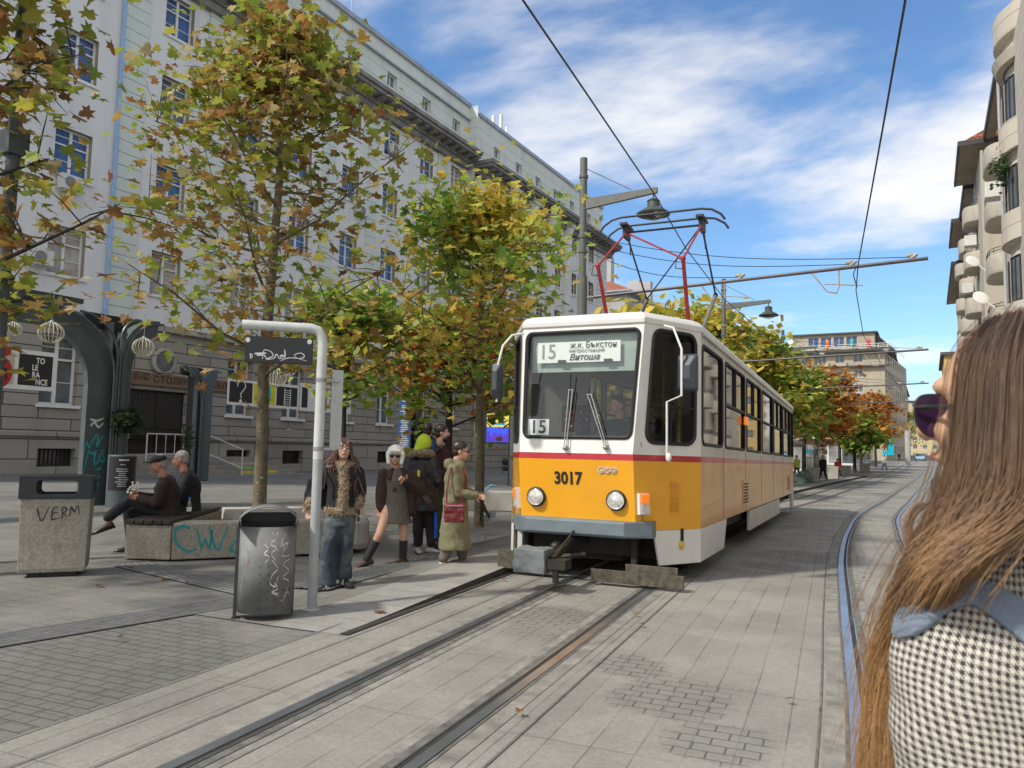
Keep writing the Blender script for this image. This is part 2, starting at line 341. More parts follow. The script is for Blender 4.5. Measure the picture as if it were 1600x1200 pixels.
# tactile paving: ribs and studs
M_tact = mat('tactile_rubber', (.15, .152, .15), .75, var=.25, vs=12)
M_tactd = mat('tactile_base', (.10, .10, .098), .85, var=.25, vs=8)
def ribs(a, b, w, k, name='tactile_paving'):
    a = Vector(a); b = Vector(b); d = (b-a).normalized(); nrm = Vector((-d.y, d.x)); m = MB(); NS = 8
    for i in range(NS):
        p = a.lerp(b, i/NS); q = a.lerp(b, (i+1)/NS)
        m.add([P3(p-nrm*w/2, .010), P3(q-nrm*w/2, .010), P3(q+nrm*w/2, .010), P3(p+nrm*w/2, .010)], [(0, 1, 2, 3)], 1)
        for j in range(k):
            c = -w/2+(j+.5)*w/k; h = w/k*.27
            m.add([P3(p+nrm*(c-h), .012), P3(q+nrm*(c-h), .012), P3(q+nrm*(c+h), .012), P3(p+nrm*(c+h), .012),
                   P3(p+nrm*(c-h*.5), .019), P3(q+nrm*(c-h*.5), .019), P3(q+nrm*(c+h*.5), .019), P3(p+nrm*(c+h*.5), .019)],
                  [(0, 1, 5, 4), (4, 5, 6, 7), (7, 6, 2, 3), (3, 0, 4, 7), (1, 2, 6, 5)], 0)
    return m
m = ribs((-6.3, 2.0), (-5.75, 5.5), .42, 6); tag(m.build('tactile_paving', [M_tact, M_tactd]), kind='structure')
m = ribs((-8.4, 5.95), (-6.0, 5.65), .42, 6); tag(m.build('tactile_paving', [M_tact, M_tactd]), kind='structure')
m = MB(); SP = off(Y0, -2.62)
SP = [p for p in SP if 5.4 < p.y < 20]
for i in range(len(SP)-1):
    p, q = SP[i], SP[i+1]; L0 = (q-p).length; d = (q-p)/L0; nr = Vector((d.y, -d.x))
    m.add([P3(p-nr*.23, .03), P3(q-nr*.23, .03), P3(q+nr*.23, .045), P3(p+nr*.23, .045)], [(0, 1, 2, 3)], 1)
    k = 0
    while k*.075 < L0:
        for j in range(6):
            c = p+d*k*.075+nr*(-.19+j*.076); zc = .03+(.015)*(j/6)
            s_ = .022; m.add([P3(c+nr*s_, zc+.004), P3(c+d*s_*1.6, zc+.004), P3(c-nr*s_, zc+.004), P3(c-d*s_*1.6, zc+.004), P3(c, zc+.016)], [(0, 1, 4), (1, 2, 4), (2, 3, 4), (3, 0, 4)], 0)
        k += 1
tag(m.build('tactile_paving', [M_tact, M_tactd]), kind='structure')
# iron drain cover in the plaza
# fallen leaves
M_leaf = leafmat('leaf')
LEAF = [(0, -.5), (.12, -.18), (.42, -.28), (.32, -.02), (.5, .16), (.22, .18), (.2, .42), (0, .6), (-.2, .42), (-.22, .18), (-.5, .16), (-.32, -.02), (-.42, -.28), (-.12, -.18)]
def leaf_obj(name, items, m=None, parent=None, simple=False):
    V = []; F = []; C_ = []
    SH = LEAF if not simple else [(0, -.5), (.42, -.1), (.25, .35), (0, .55), (-.25, .35), (-.42, -.1)]
    if simple == 2: SH = [(-.5, -.35), (.45, -.5), (.5, .4), (-.3, .5)]
    n = len(SH)
    for (p, R, s, col) in items:
        k = len(V)
        for (a, b) in SH: V.append(p+R @ Vector((a*s, b*s, -abs(a)*s*.35)))
        F.append(tuple(range(k, k+n))); C_ += [*col, 1]*n
    me = bpy.data.meshes.new(name); me.from_pydata([tuple(v) for v in V], [], F)
    ca = me.color_attributes.new('leaf_colour', 'FLOAT_COLOR', 'POINT'); ca.data.foreach_set('color', C_)
    me.materials.append(m or M_leaf); o = bpy.data.objects.new(name, me); COL.objects.link(o)
    if parent: o.parent = parent
    return o
def rrot(tilt=1.2):
    return Matrix.Rotation(random.uniform(0, 2*pi), 3, 'Z') @ Matrix.Rotation(random.gauss(0, tilt), 3, 'X') @ Matrix.Rotation(random.uniform(0, 2*pi), 3, 'Z')
it = []
rl = random.Random(3)
for _ in range(240):
    y = rl.uniform(2, 26); x = rl.choice([rl.uniform(-14, -1), rl.uniform(-11, -4), rl.uniform(-14, -5)]) if _ > 14 else rl.uniform(-.95, -.6)
    z = gz(x, y)+.03+(.02 if x > -6 else 0)
    it.append((Vector((x, y, z)), Matrix.Rotation(rl.uniform(0, 6.28), 3, 'Z') @ Matrix.Rotation(rl.gauss(0, .22), 3, 'X'), rl.uniform(.05, .13)*(.6 if x > -3.5 else 1), rl.choice([(.28, .12, .04), (.33, .19, .08), (.2, .09, .04), (.4, .2, .06), (.12, .08, .05)])))
o = leaf_obj('fallen_leaves', it); tag(o, 'dry brown leaves scattered over the paving', 'leaves', kind='stuff')
# ------------------------------------------------------------------ pixel measurements of the photograph -> real points on known planes
CP = Vector((0, 0, 1.52))
def ray(x, y): return _f+_r*((x-800)/1190)-_u*((y-600)/1190)
def onX(x, y, X): d = ray(x, y); return CP+d*(X/d.x)
def onY(x, y, Y): d = ray(x, y); return CP+d*(Y/d.y)
def onD(x, y, z): return CP+ray(x, y)*z
def onG(x, y, h=0):
    z = 0
    for i in range(60):
        d = ray(x, y); p = CP+d*((z+h-1.52)/d.z); z = .5*z+.5*gz(p.x, p.y)
    return p
# ------------------------------------------------------------------ architecture
def stone(name, base, w=3, h=.45, groove=.02, gcol=None, var=.08, off=.5, rough=.85, dirt=.4, bump=.5):
    if name in MATS: return MATS[name]
    m = bpy.data.materials.new(name); MATS[name] = m; m.use_nodes = True; t = m.node_tree; b = t.nodes['Principled BSDF']; N_ = t.nodes.new; L_ = t.links.new
    tc_ = N_('ShaderNodeTexCoord'); s = N_('ShaderNodeSeparateXYZ'); L_(tc_.outputs['Object'], s.inputs[0]); a = N_('ShaderNodeMath'); a.operation = 'ADD'; L_(s.outputs[0], a.inputs[0]); L_(s.outputs[1], a.inputs[1])
    c = N_('ShaderNodeCombineXYZ'); L_(a.outputs[0], c.inputs[0]); L_(s.outputs[2], c.inputs[1])
    k = N_('ShaderNodeTexBrick'); L_(c.outputs[0], k.inputs['Vector']); k.offset = off; k.inputs['Scale'].default_value = 1; k.inputs['Brick Width'].default_value = w; k.inputs['Row Height'].default_value = h
    k.inputs['Mortar Size'].default_value = groove; k.inputs['Mortar Smooth'].default_value = .2
    k.inputs['Color1'].default_value = (*[q*(1-var) for q in base], 1); k.inputs['Color2'].default_value = (*[q*(1+var) for q in base], 1); k.inputs['Mortar'].default_value = (*(gcol or [q*.35 for q in base]), 1)
    last = k.outputs['Color']
    n = N_('ShaderNodeTexNoise'); n.inputs['Scale'].default_value = .5; n.inputs['Detail'].default_value = 10; n.inputs['Roughness'].default_value = .7
    mp_ = N_('ShaderNodeMapping'); mp_.inputs['Scale'].default_value = (1.6, 1.6, .35); L_(tc_.outputs['Object'], mp_.inputs[0]); L_(mp_.outputs[0], n.inputs['Vector'])
    r = N_('ShaderNodeMapRange'); r.inputs[1].default_value = .48; r.inputs[2].default_value = .75; r.inputs[4].default_value = dirt; L_(n.outputs[0], r.inputs[0])
    x = N_('ShaderNodeMixRGB'); L_(r.outputs[0], x.inputs[0]); L_(last, x.inputs[1]); x.inputs[2].default_value = (*[q*.45 for q in base], 1)
    L_(x.outputs[0], b.inputs['Base Color']); b.inputs['Roughness'].default_value = rough
    n2 = N_('ShaderNodeTexNoise'); n2.inputs['Scale'].default_value = 14; n2.inputs['Detail'].default_value = 6; L_(tc_.outputs['Object'], n2.inputs['Vector'])
    h_ = N_('ShaderNodeMath'); h_.operation = 'MULTIPLY_ADD'; L_(k.outputs['Fac'], h_.inputs[0]); h_.inputs[1].default_value = -1; m2 = N_('ShaderNodeMath'); m2.operation = 'MULTIPLY'; L_(n2.outputs[0], m2.inputs[0]); m2.inputs[1].default_value = .3; L_(m2.outputs[0], h_.inputs[2])
    u = N_('ShaderNodeBump'); u.inputs['Strength'].default_value = bump; u.inputs['Distance'].default_value = .03; L_(h_.outputs[0], u.inputs['Height']); L_(u.outputs[0], b.inputs['Normal'])
    return m
def wallgrid(mb, o, u, w, z0, z1, holes, dep=.25, m=0, mr=None):
    # a wall standing on line o + u*t, outward normal = u x Z; holes = (t0, t1, za, zb)
    o = Vector(o); u = Vector(u).normalized(); nrm = u.cross(Vector((0, 0, 1)))
    T = sorted({0, w, *[h[0] for h in holes], *[h[1] for h in holes]}); Z = sorted({z0, z1, *[h[2] for h in holes], *[h[3] for h in holes]})
    T = [t for t in T if 0 <= t <= w]; Z = [z for z in Z if z0 <= z <= z1]
    P = lambda t, z, d=0: (o.x+u.x*t-nrm.x*d, o.y+u.y*t-nrm.y*d, z)
    for i in range(len(T)-1):
        for j in range(len(Z)-1):
            tc_, zc = (T[i]+T[i+1])/2, (Z[j]+Z[j+1])/2
            if any(h[0] < tc_ < h[1] and h[2] < zc < h[3] for h in holes): continue
            mb.add([P(T[i], Z[j]), P(T[i+1], Z[j]), P(T[i+1], Z[j+1]), P(T[i], Z[j+1])], [(0, 1, 2, 3)], m)
    for a, b, c, d in holes:
        k = mr if mr is not None else m
        mb.add([P(a, c), P(b, c), P(b, d), P(a, d), P(a, c, dep), P(b, c, dep), P(b, d, dep), P(a, d, dep)], [(0, 4, 5, 1), (1, 5, 6, 2), (2, 6, 7, 3), (3, 7, 4, 0)], k)
M_white = mat('white_paint', (.72, .72, .69), .55, var=.08, vs=3, dirt=.15)
M_panes = {}
def pane_mat(k):
    c = {'blue': (.045, .09, .23), 'curtain': (.30, .30, .30), 'dark': (.025, .03, .035), 'grey': (.10, .12, .14)}[k]  # blue base puts the sky's reflection into the pane colour
    if k not in M_panes:
        m = mat('pane_'+k, c, .06, var=.5, vs=.9, spec=.7); M_panes[k] = m
    return M_panes[k]
WCACHE = {}
def window(parent, o, u, w, h, kind='blue', style='casement', fr=.07, fm=None, sill=None, name='window'):
    # o: bottom-left point of the opening, on the pane plane
    key = (round(w, 2), round(h, 2), kind, style, round(u[0], 2), round(u[1], 2), fm.name if fm else '', sill)
    u = Vector(u).normalized(); nr = u.cross(Vector((0, 0, 1)))
    if key not in WCACHE:
        F = MB(); G_ = MB()
        def bar(mb, a, b, c, d, t0, t1):
            P = [Vector((0, 0, 0))+u*x+nr*t+Vector((0, 0, z)) for t in (t0, t1) for x, z in ((a, c), (b, c), (b, d), (a, d))]
            mb.add(P, [(3, 2, 1, 0), (4, 5, 6, 7), (0, 1, 5, 4), (1, 2, 6, 5), (2, 3, 7, 6), (3, 0, 4, 7)])
        bar(G_, .01, w-.01, .01, h-.01, 0, .012)
        bar(F, 0, w, 0, fr, .004, .07); bar(F, 0, w, h-fr, h, .004, .07); bar(F, 0, fr, fr, h-fr, .006, .068); bar(F, w-fr, w, fr, h-fr, .006, .068)
        if style == 'casement':
            bar(F, w/2-fr*.8, w/2+fr*.8, fr, h-fr, .002, .075); bar(F, fr, w-fr, h*.64, h*.64+fr*.9, .0, .08)
            for q in (.32, .82): bar(F, fr, w-fr, h*q, h*q+.03, .003, .05)
        elif style == 'cross':
            bar(F, w/2-fr*.5, w/2+fr*.5, fr, h-fr, .002, .075)
        elif style == 'small':
            bar(F, w/2-.03, w/2+.03, fr, h-fr, .002, .075)
        elif style == 'bars':
            k = 1
            while k*.16 < w: bar(F, k*.16-.012, k*.16+.012, fr, h-fr, .02, .05); k += 1
        fo = F.build(name, fm or M_white); go = G_.build('pane', pane_mat(kind)); so_ = None
        if sill:
            S = MB(); bar(S, -.1, w+.1, -.12, -.005, -.02, sill); so_ = S.build('sill', M_white)
        WCACHE[key] = (fo.data, go.data, so_.data if so_ else None)
        for q in (fo, go, so_):
            if q: bpy.data.objects.remove(q)
    a, b, s = WCACHE[key]
    fo = bpy.data.objects.new(name, a); COL.objects.link(fo); fo.parent = parent; fo.location = o
    for nm, d in (('pane', b), ('sill', s)):
        if d: q = bpy.data.objects.new(nm, d); COL.objects.link(q); q.parent = fo
    return fo
# ---- long civic building on the left
D = 30.0; UY = Vector((0, 1, 0))
M_plast = stone('white_plaster', (.68, .69, .69), 30, 30, .001, var=.02, dirt=.35, bump=.15)
M_green = stone('pale_green_plaster', (.59, .65, .60), 30, .55, .016, gcol=(.2, .24, .22), var=.02, dirt=.3)
M_gstone = stone('grey_ashlar', (.31, .285, .245), 2.6, .46, .022, gcol=(.05, .048, .043), var=.1, dirt=.55)
M_plinth = stone('grey_plinth', (.33, .305, .265), 2.2, .75, .02, gcol=(.06, .055, .05), var=.12, dirt=.5)
M_corn = mat('cornice_stone', (.21, .205, .195), .9, var=.35, vs=1.2, dirt=.6, bump=.4, bs=8)
M_attic = stone('attic_plaster', (.60, .64, .60), 40, .8, .012, var=.02, dirt=.4)
M_zinc = mat('zinc_sheet', (.34, .37, .41), .5, .3, var=.2, vs=1.5)
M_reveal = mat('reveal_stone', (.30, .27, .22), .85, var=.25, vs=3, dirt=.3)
lb = empty('civic_building', (0, 0, 0), 0, 'long white and pale green building with grey stone ground floor and heavy dark cornice', 'building')
cols1 = [13.4, 17.6, 22.1, 26.5, 30.15, 34.2, 38.0, 41.9, 45.7]; cols2 = [50.4, 54.0, 57.6, 61.2, 64.8, 69.0]
floors = [(8.0, 1.95), (12.0, 1.95), (16.1, 1.95), (20.0, 1.95)]
WW = 1.5
def holes_for(cs, y0, fl, w): return [(c-w/2-y0, c+w/2-y0, z, z+h) for c in cs for z, h in fl]
Y0_, Y1_, Y2_ = 4.0, 47.4, 73.2; X2 = -29.1
w1 = MB()
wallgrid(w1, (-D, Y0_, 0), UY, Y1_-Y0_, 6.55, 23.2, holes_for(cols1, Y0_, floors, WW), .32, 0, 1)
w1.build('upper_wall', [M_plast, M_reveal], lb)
dooryr = (20.55, 23.5)
hg = [(c-.75-Y0_, c+.75-Y0_, 2.85, 5.6) for c in cols1 if not dooryr[0]-1 < c < dooryr[1]+1]+[(dooryr[0]-Y0_, dooryr[1]-Y0_, .95, 3.75)]
w2 = MB(); wallgrid(w2, (-D+.12, Y0_, 0), UY, Y1_-Y0_, 1.75, 6.35, [(a, b, max(c, 1.75), d) for a, b, c, d in hg], .4, 0)
w2.build('ground_floor_wall', M_gstone, lb)
bc = [c for c in cols1 if not 19 < c < 24]
w3 = MB(); wallgrid(w3, (-D+.3, Y0_, 0), UY, Y1_-Y0_, -.5, 1.6, [(c-.75-Y0_, c+.75-Y0_, .45, 1.15) for c in bc]+[(dooryr[0]-Y0_, dooryr[1]-Y0_, .95, 1.6)], .5)
w3.build('plinth', M_plinth, lb)
q = MB(); q.box(-D-.3, -D+.42, Y0_, dooryr[0], 1.6, 1.78); q.box(-D-.3, -D+.42, dooryr[1], Y1_, 1.6, 1.78); q.box(-D-.3, -D+.36, Y0_, Y1_, 6.35, 6.62); q.build('string_course', M_corn if 0 else M_plinth, lb, bevel=.03)
for c in cols1:
    for i, (z, h) in enumerate(floors):
        window(lb, (-D-.3, c-WW/2, z), UY, WW, h, ['curtain', 'blue', 'blue', 'blue'][i] if (int(c*7)+i*3) % 4 else ('grey', 'curtain')[int(c) % 2], 'casement', sill=.40)
    if c in bc:
        window(lb, (-D-.26, c-.75, 2.85), UY, 1.5, 2.75, 'grey', 'casement', fr=.09, sill=.52)
        window(lb, (-D-.1, c-.75, .45), UY, 1.5, .7, 'dark', 'bars', fm=MATS['rail_groove'], name='basement_window')
for c, w in ((19.95, 1.15), (24.25, 1.1), (28.35, 1.0), (32.2, 1.0), (36.1, .9), (43.8, 1.1), (46.8, .8)):
    q = MB(); q.box(-D+.003, -D+.1, c-w/2, c+w/2, 6.62, 23.1); q.build('pilaster', M_green, lb)
q = MB(); q.tube([(-D+.16, 19.28, 1.0), (-D+.16, 19.28, 23.6)], .07, 8); q.build('downpipe', mat('blue_pipe', (.25, .42, .72), .5), lb, smooth=True)
# wing that steps forward, with half columns
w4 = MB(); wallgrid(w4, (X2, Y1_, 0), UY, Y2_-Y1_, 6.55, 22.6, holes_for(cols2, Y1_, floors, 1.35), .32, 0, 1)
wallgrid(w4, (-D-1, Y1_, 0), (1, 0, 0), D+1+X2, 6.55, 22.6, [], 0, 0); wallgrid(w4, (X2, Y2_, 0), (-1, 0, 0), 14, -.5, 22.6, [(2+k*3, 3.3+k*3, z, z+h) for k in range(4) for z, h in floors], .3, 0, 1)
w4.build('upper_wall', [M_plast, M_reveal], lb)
w5 = MB(); wallgrid(w5, (X2+.12, Y1_, 0), UY, Y2_-Y1_, -.6, 6.35, [(c-.7-Y1_, c+.7-Y1_, 2.5, 5.2) for c in cols2], .4, 0); wallgrid(w5, (-D-1, Y1_-.01, 0), (1, 0, 0), D+1+X2+.12, -.6, 6.35, [], 0)
w5.build('ground_floor_wall', M_gstone, lb)
q = MB(); q.box(X2-.3, X2+.36, Y1_-.3, Y2_, 6.35, 6.62); q.build('string_course', M_plinth, lb, bevel=.03)
for c in cols2:
    for i, (z, h) in enumerate(floors): window(lb, (X2-.3, c-.675, z), UY, 1.35, h, ['grey', 'blue', 'dark', 'grey'][i], 'casement', sill=.38)
    window(lb, (X2-.26, c-.7, 2.5), UY, 1.4, 2.7, 'grey', 'casement', sill=.5)
for k in range(4):
    for z, h in floors: window(lb, (X2-2-k*3, Y2_-.28, z), (-1, 0, 0), 1.3, h, 'grey', 'casement')
for c in (52.2, 55.8, 59.4, 63.0):
    q = MB(); q.lathe((X2+.1, c, 0), [(.62, 10.6), (.62, 10.9), (.5, 11.0), (.5, 20.6), (.46, 21.3), (.62, 21.6), (.68, 21.9)], 16); q.box(X2-.4, X2+.85, c-.75, c+.75, 21.9, 22.3)
    q.build('half_column', M_plast, lb, smooth=True)
for a_, b_ in ((70.6, 73.0), (47.8, 48.7)): q = MB(); q.box(X2+.003, X2+.1, a_, b_, 6.62, 22.4); q.build('pilaster', M_green, lb)
# cornices with brackets
def cornice(xw, ya, yb, z):
    q = MB(); q.box(xw-.4, xw+.35, ya, yb, z-.75, z-.35); q.box(xw-.4, xw+1.25, ya-.2, yb, z, z+.22); q.box(xw-.4, xw+1.38, ya-.3, yb+.1, z+.223, z+.5); q.box(xw-.4, xw+.5, ya, yb, z-.35, z-.001)
    y = ya+.3
    while y < yb-.3:
        q.prism([(xw+.35, y, z-.30), (xw+1.1, y, z-.12), (xw+1.1, y, z-.004), (xw+.35, y, z-.004)], (0, .38, 0)); y += .92
    q.build('cornice', M_corn, lb, bevel=.02)
cornice(-D, Y0_, Y1_-.35, 22.95); cornice(X2, Y1_, Y2_+.9, 22.35)
q = MB(); wallgrid(q, (-D-.15, Y0_, 0), UY, Y1_-Y0_, 23.4, 27.3, [(c-.5-Y0_, c+.5-Y0_, 24.75, 25.65) for c in cols1], .3)
wallgrid(q, (X2-.25, Y1_, 0), UY, Y2_-Y1_-.8, 22.8, 26.5, [(c-.5-Y1_, c+.5-Y1_, 24.2, 25.05) for c in cols2], .3); wallgrid(q, (-D-1, Y1_, 0), (1, 0, 0), D+1+X2-.25, 22.8, 27.3, [], 0); wallgrid(q, (X2-.25, Y2_-.8, 0), (-1, 0, 0), 14, 22.6, 26.5, [], 0)
q.build('attic_wall', M_attic, lb)
for c in cols1: window(lb, (-D-.42, c-.5, 24.75), UY, 1.0, .9, 'grey', 'small')
for c in cols2: window(lb, (X2-.52, c-.5, 24.2), UY, 1.0, .85, 'grey', 'small')
q = MB(); q.box(-D-14, -D+.0, Y0_, Y1_+.2, 27.3, 27.62); q.box(-D-13, X2-.12, Y1_+.2, Y2_-.6, 26.5, 26.8); q.box(-D-.3, -D+.05, Y0_, Y1_, 26.2, 26.32); q.build('roof', M_zinc, lb, bevel=.02)
# entrance
M_dwood = mat('dark_door_wood', (.022, .016, .013), .5, var=.3)
dr = MB(); dr.box(-D-.2, -D-.1, dooryr[0], dooryr[1], .95, 3.74)
for a in (dooryr[0]+.12, (dooryr[0]+dooryr[1])/2+.06):
    dr.box(-D-.1, -D-.05, a, a+1.28, 1.1, 1.9); dr.box(-D-.1, -D-.05, a, a+1.28, 2.05, 3.6)
door = dr.build('entrance_door', M_dwood, lb, bevel=.02)
gr = MB()
for a in (dooryr[0]+.2, (dooryr[0]+dooryr[1])/2+.14):
    for k in range(5): gr.tube([(-D-.03, a+.1+k*.2, 2.1), (-D-.03, a+.3+k*.18, 3.7)], .012, 5)
gr.build('door_grille', mat('iron', (.05, .045, .04), .6), door)
# sign over the door
M_sgn = mat('bronze_sign', (.20, .125, .07), .5, .2, var=.2)
M_gold = mat('sign_letter_dark', (.035, .025, .018), .5)
sb = MB(); sb.box(-D+.14, -D+.28, 19.2, 27.6, 3.93, 4.47); sgn = sb.build('name_board', M_sgn, lb, bevel=.01)
FX = lambda x, y, z: frame((x, y, z), (0, 1, 0))
text_mesh('lettering', 'СТОЛИЧНА БИБЛИОТЕКА', .40, M_gold, sgn, FX(-D+.29, 24.55, 4.2), bold=.005, sx=1.15)
text_mesh('lettering', 'ДЕТСКИ\nЦЕНТЪР', .20, M_gold, sgn, FX(-D+.29, 21.0, 4.30), bold=.002); text_mesh('lettering', '5', .42, M_gold, sgn, FX(-D+.29, 19.8, 4.2), bold=.004)
oc = MB(); p = onX(255, 565, -D+.2); oc.lathe((p.x, p.y, p.z), [(.60, 0), (.60, .12), (.47, .16), (.47, .05)], 24, axis='X'); on = oc.build('round_window', M_plinth, lb, smooth=True)
oc = MB(); oc.lathe((p.x, p.y, p.z), [(.47, 0), (.47, .07)], 24, axis='X'); oc.build('pane', pane_mat('grey'), on)
# steps with coloured risers and railing
M_step = mat('step_stone', (.27, .25, .22), .85, var=.25, vs=3, dirt=.3)
stc = [(.08, .33, .62), (.62, .48, .06), (.25, .42, .12), (.4, .36, .33)]
st = empty('entrance_steps', (-D, 24, .2), 0, 'stone steps with yellow, green and blue painted risers at the library door', 'steps'); st.location = (0, 0, 0)
s1 = MB()
for k in range(5): s1.box(-D+.3, -D+2.9-k*.36, 20.2, 28.6-k*.42, gz(-28, 24)-.2+(k-1)*.19+.19, gz(-28, 24)+k*.19)
s1.build('treads', M_step, st, bevel=.01)
for k in range(4):
    r_ = MB(); X = -D+2.9-k*.36+.004; z = gz(-28, 24)+k*.19; r_.box(X, X+.004, 24.6+k*.05, 27.0-k*.12, z-.16 if k else z-.13, z-.03); r_.build('painted_riser', mat('riser%d' % k, stc[k], .7, var=.3, vs=8), st)
rl_ = MB(); z = gz(-28, 22)+.76
for zz_ in (z+.95, z+.12): rl_.tube([(-D+1.9, 20.3, zz_), (-D+1.9, 23.4, zz_), (-D+2.9, 24.4, zz_-.6)], .028, 6)
for k in range(8): rl_.tube([(-D+1.9, 20.3+k*.44, z+.12), (-D+1.9, 20.3+k*.44, z+.95)], .016, 6)
rl_.tube([(-D+1.9, 20.3, z-.3), (-D+1.9, 20.3, z+.95)], .03, 6); rl_.tube([(-D+1.9, 23.4, z-.3), (-D+1.9, 23.4, z+.95)], .03, 6); rl_.tube([(-D+2.9, 24.4, z-.9), (-D+2.9, 24.4, z+.35)], .03, 6)
tag(rl_.build('stair_railing', mat('rail_paint', (.55, .55, .55), .5), smooth=True), 'light grey metal railing in front of the dark library door', 'railing')
# air conditioners on the facade
M_ac = mat('ac_plastic', (.62, .62, .58), .5, var=.08, dirt=.25)
for (px, py, X) in ((57, 403, -D+.02), (103, 288, -D+.02), (612, 235, -D+.02), (748, 250, -D+.02), (560, 330, -D+.02)):
    p = onX(px, py, X); a = MB(); a.box(X+.12, X+.45, p.y-.42, p.y+.42, p.z-.3, p.z+.3); a.box(X, X+.45, p.y-.3, p.y-.26, p.z-.36, p.z-.32); a.box(X, X+.45, p.y+.26, p.y+.3, p.z-.36, p.z-.32)
    ao = a.build('air_conditioner', M_ac, lb, bevel=.02); g = MB(); g.lathe((X+.452, p.y-.08, p.z), [(.22, 0), (.22, .012), (.17, .014), (.17, .004), (.1, .004), (.1, .014), (.03, .014)], 18, axis='X'); g.build('fan_grille', mat('ac_grille', (.22, .22, .22), .6), ao)
# roof antennas
an = empty('antenna_mast', (0, 0, 0), 0, 'white mobile phone antenna panels on the roof of the civic building', 'antenna')
p = onX(783, 190, -D-1); a = MB()
for dy, h, w in ((0, 1.9, .3), (-1.3, 1.3, .22), (.9, 1.2, .1)): a.box(p.x-.1, p.x+.1, p.y+dy-w/2, p.y+dy+w/2, 27.6, 27.6+h)
a.build('panel', M_white, an, bevel=.03); a = MB()
for dy, h in ((-.6, 1.7), (.5, 1.4), (-8, 1.0), (-19, 1.6)): a.tube([(p.x, p.y+dy, 26.8), (p.x, p.y+dy, 27.6+h)], .03, 5)
a.box(p.x-.6, p.x+.2, p.y-22, p.y-19.5, 27.9, 28.0); a.build('mast', MATS['zinc_sheet'], an)
# ---- building with the red roof
rb = empty('red_roof_house', label='grey rendered house with red tiled hip roof beyond the civic building', cat='building')
M_rend = stone('grey_render', (.42, .43, .45), 30, 30, .001, var=.02, dirt=.3, bump=.1); M_tile = stone('red_tile', (.36, .13, .07), .3, .22, .03, var=.25, dirt=.5)
hz = 20.3; q = MB(); hs = [(2+k*3.2, 3.4+k*3.2, z, z+1.6) for k in range(6) for z in (3, 6.4, 9.8, 13.2, 16.8)]
wallgrid(q, (-31, 84, 0), UY, 22, -.5, hz, hs, .25); hf = [(3+k*3.4, 4.6+k*3.4, z, z+1.6) for k in range(3) for z in (3, 6.4, 9.8, 13.2, 16.8)]; wallgrid(q, (-45, 84, 0), (1, 0, 0), 14, -.5, hz, hf, .25); q.build('wall', M_rend, rb)
for a, b, c, d in hs: window(rb, (-31.22, 84+a, c), UY, b-a, d-c, 'grey', 'cross')
for a, b, c, d in hf: window(rb, (-45+a, 84.22, c), (1, 0, 0), b-a, d-c, 'grey', 'cross')
q = MB(); e = .8; q.add([(-46, 84-e, hz), (-31+e, 84-e, hz), (-31+e, 107, hz), (-46, 107, hz), (-38.5, 90, hz+4.2), (-38.5, 101, hz+4.2)], [(0, 1, 4), (1, 2, 5, 4), (2, 3, 5), (3, 0, 4, 5)]); rf = q.build('roof', M_tile, rb)
q = MB(); q.box(-46, -31+e+.05, 84-e-.05, 107, hz-.22, hz-.01); q.build('eaves', M_zinc, rb)
for x, y, h in ((-34.5, 86.5, 4.8), (-33, 97, 3.8), (-36, 101, 5)): q = MB(); q.box(x-.9, x+.9, y-.5, y+.5, hz+.4, hz+h); q.build('chimney', M_rend, rf)
# ---- corner block with roof terrace, far left of the street
cb = empty('apartment_building', label='beige corner apartment block with roof terrace behind the orange trees', cat='building')
M_beige = stone('beige_render', (.40, .36, .28), 30, 3.3, .03, gcol=(.26, .23, .18), var=.03, dirt=.4, bump=.2); M_dkroof = mat('dark_eaves', (.07, .065, .06), .8)
Yb = 165; xl = onY(1215, 700, Yb).x; xr = onY(1385, 700, Yb).x; top = onY(1300, 552, Yb).z; t2 = onY(1300, 522, Yb).z; NF = 7; fh = (top-1.0)/NF; w = xr-xl
hs = [(1.2+k*3.35, 2.9+k*3.35, 1+f*fh+1.0, 1+f*fh+2.5) for k in range(int((w-2)/3.35)) for f in range(NF)]
q = MB(); wallgrid(q, (xl, Yb, 0), (1, 0, 0), w, -1, top, hs, .3)
hr = [(1.5+k*3.6, 3.1+k*3.6, 1+f*fh+1.0, 1+f*fh+2.5) for k in range(9) for f in range(NF)]
xe = 3.0; wallgrid(q, (xr, Yb, 0), (xe/36, 1, 0), 36, -1, top, hr, .3); q.build('wall', M_beige, cb)
for a, b, c, d in hs: window(cb, (xl+a, Yb+.28, c), (1, 0, 0), b-a, d-c, 'grey', 'cross')
q = MB(); q.box(xl-.6, xr+1.3, Yb-1.3, Yb+36, top+.01, top+.5); q.prism([(xl, Yb-.8, top-fh), (xr+.9, Yb-.8, top-fh), (xr+.9, Yb-.01, top-fh), (xl, Yb-.01, top-fh)], (0, 0, .3)); q.build('cornice', M_dkroof, cb)
for f in (NF-1, NF-2, 3):
    for k in (0, 2, 3): q = MB(); q.box(xl+1+k*3.35, xl+3.4+k*3.35, Yb-1, Yb-.02, 1+f*fh+.2, 1+f*fh+.95); q.build('balcony', M_beige, cb)
q = MB(); a0 = onY(1238, 530, Yb).x; a1 = onY(1366, 530, Yb).x; hp = [(3.0+k*2.4, 5.0+k*2.4, top+1.3, t2-.5) for k in range(4)]
wallgrid(q, (a0, Yb+1, 0), (1, 0, 0), a1-a0, top, t2, hp, .3); wallgrid(q, (a1, Yb+1, 0), (.1, 1, 0), 30, top, t2, [], 0); q.build('penthouse_wall', M_beige, cb)
for a, b, c, d in hp: window(cb, (a0+a, Yb+1.28, c), (1, 0, 0), b-a, d-c, 'blue', 'cross')
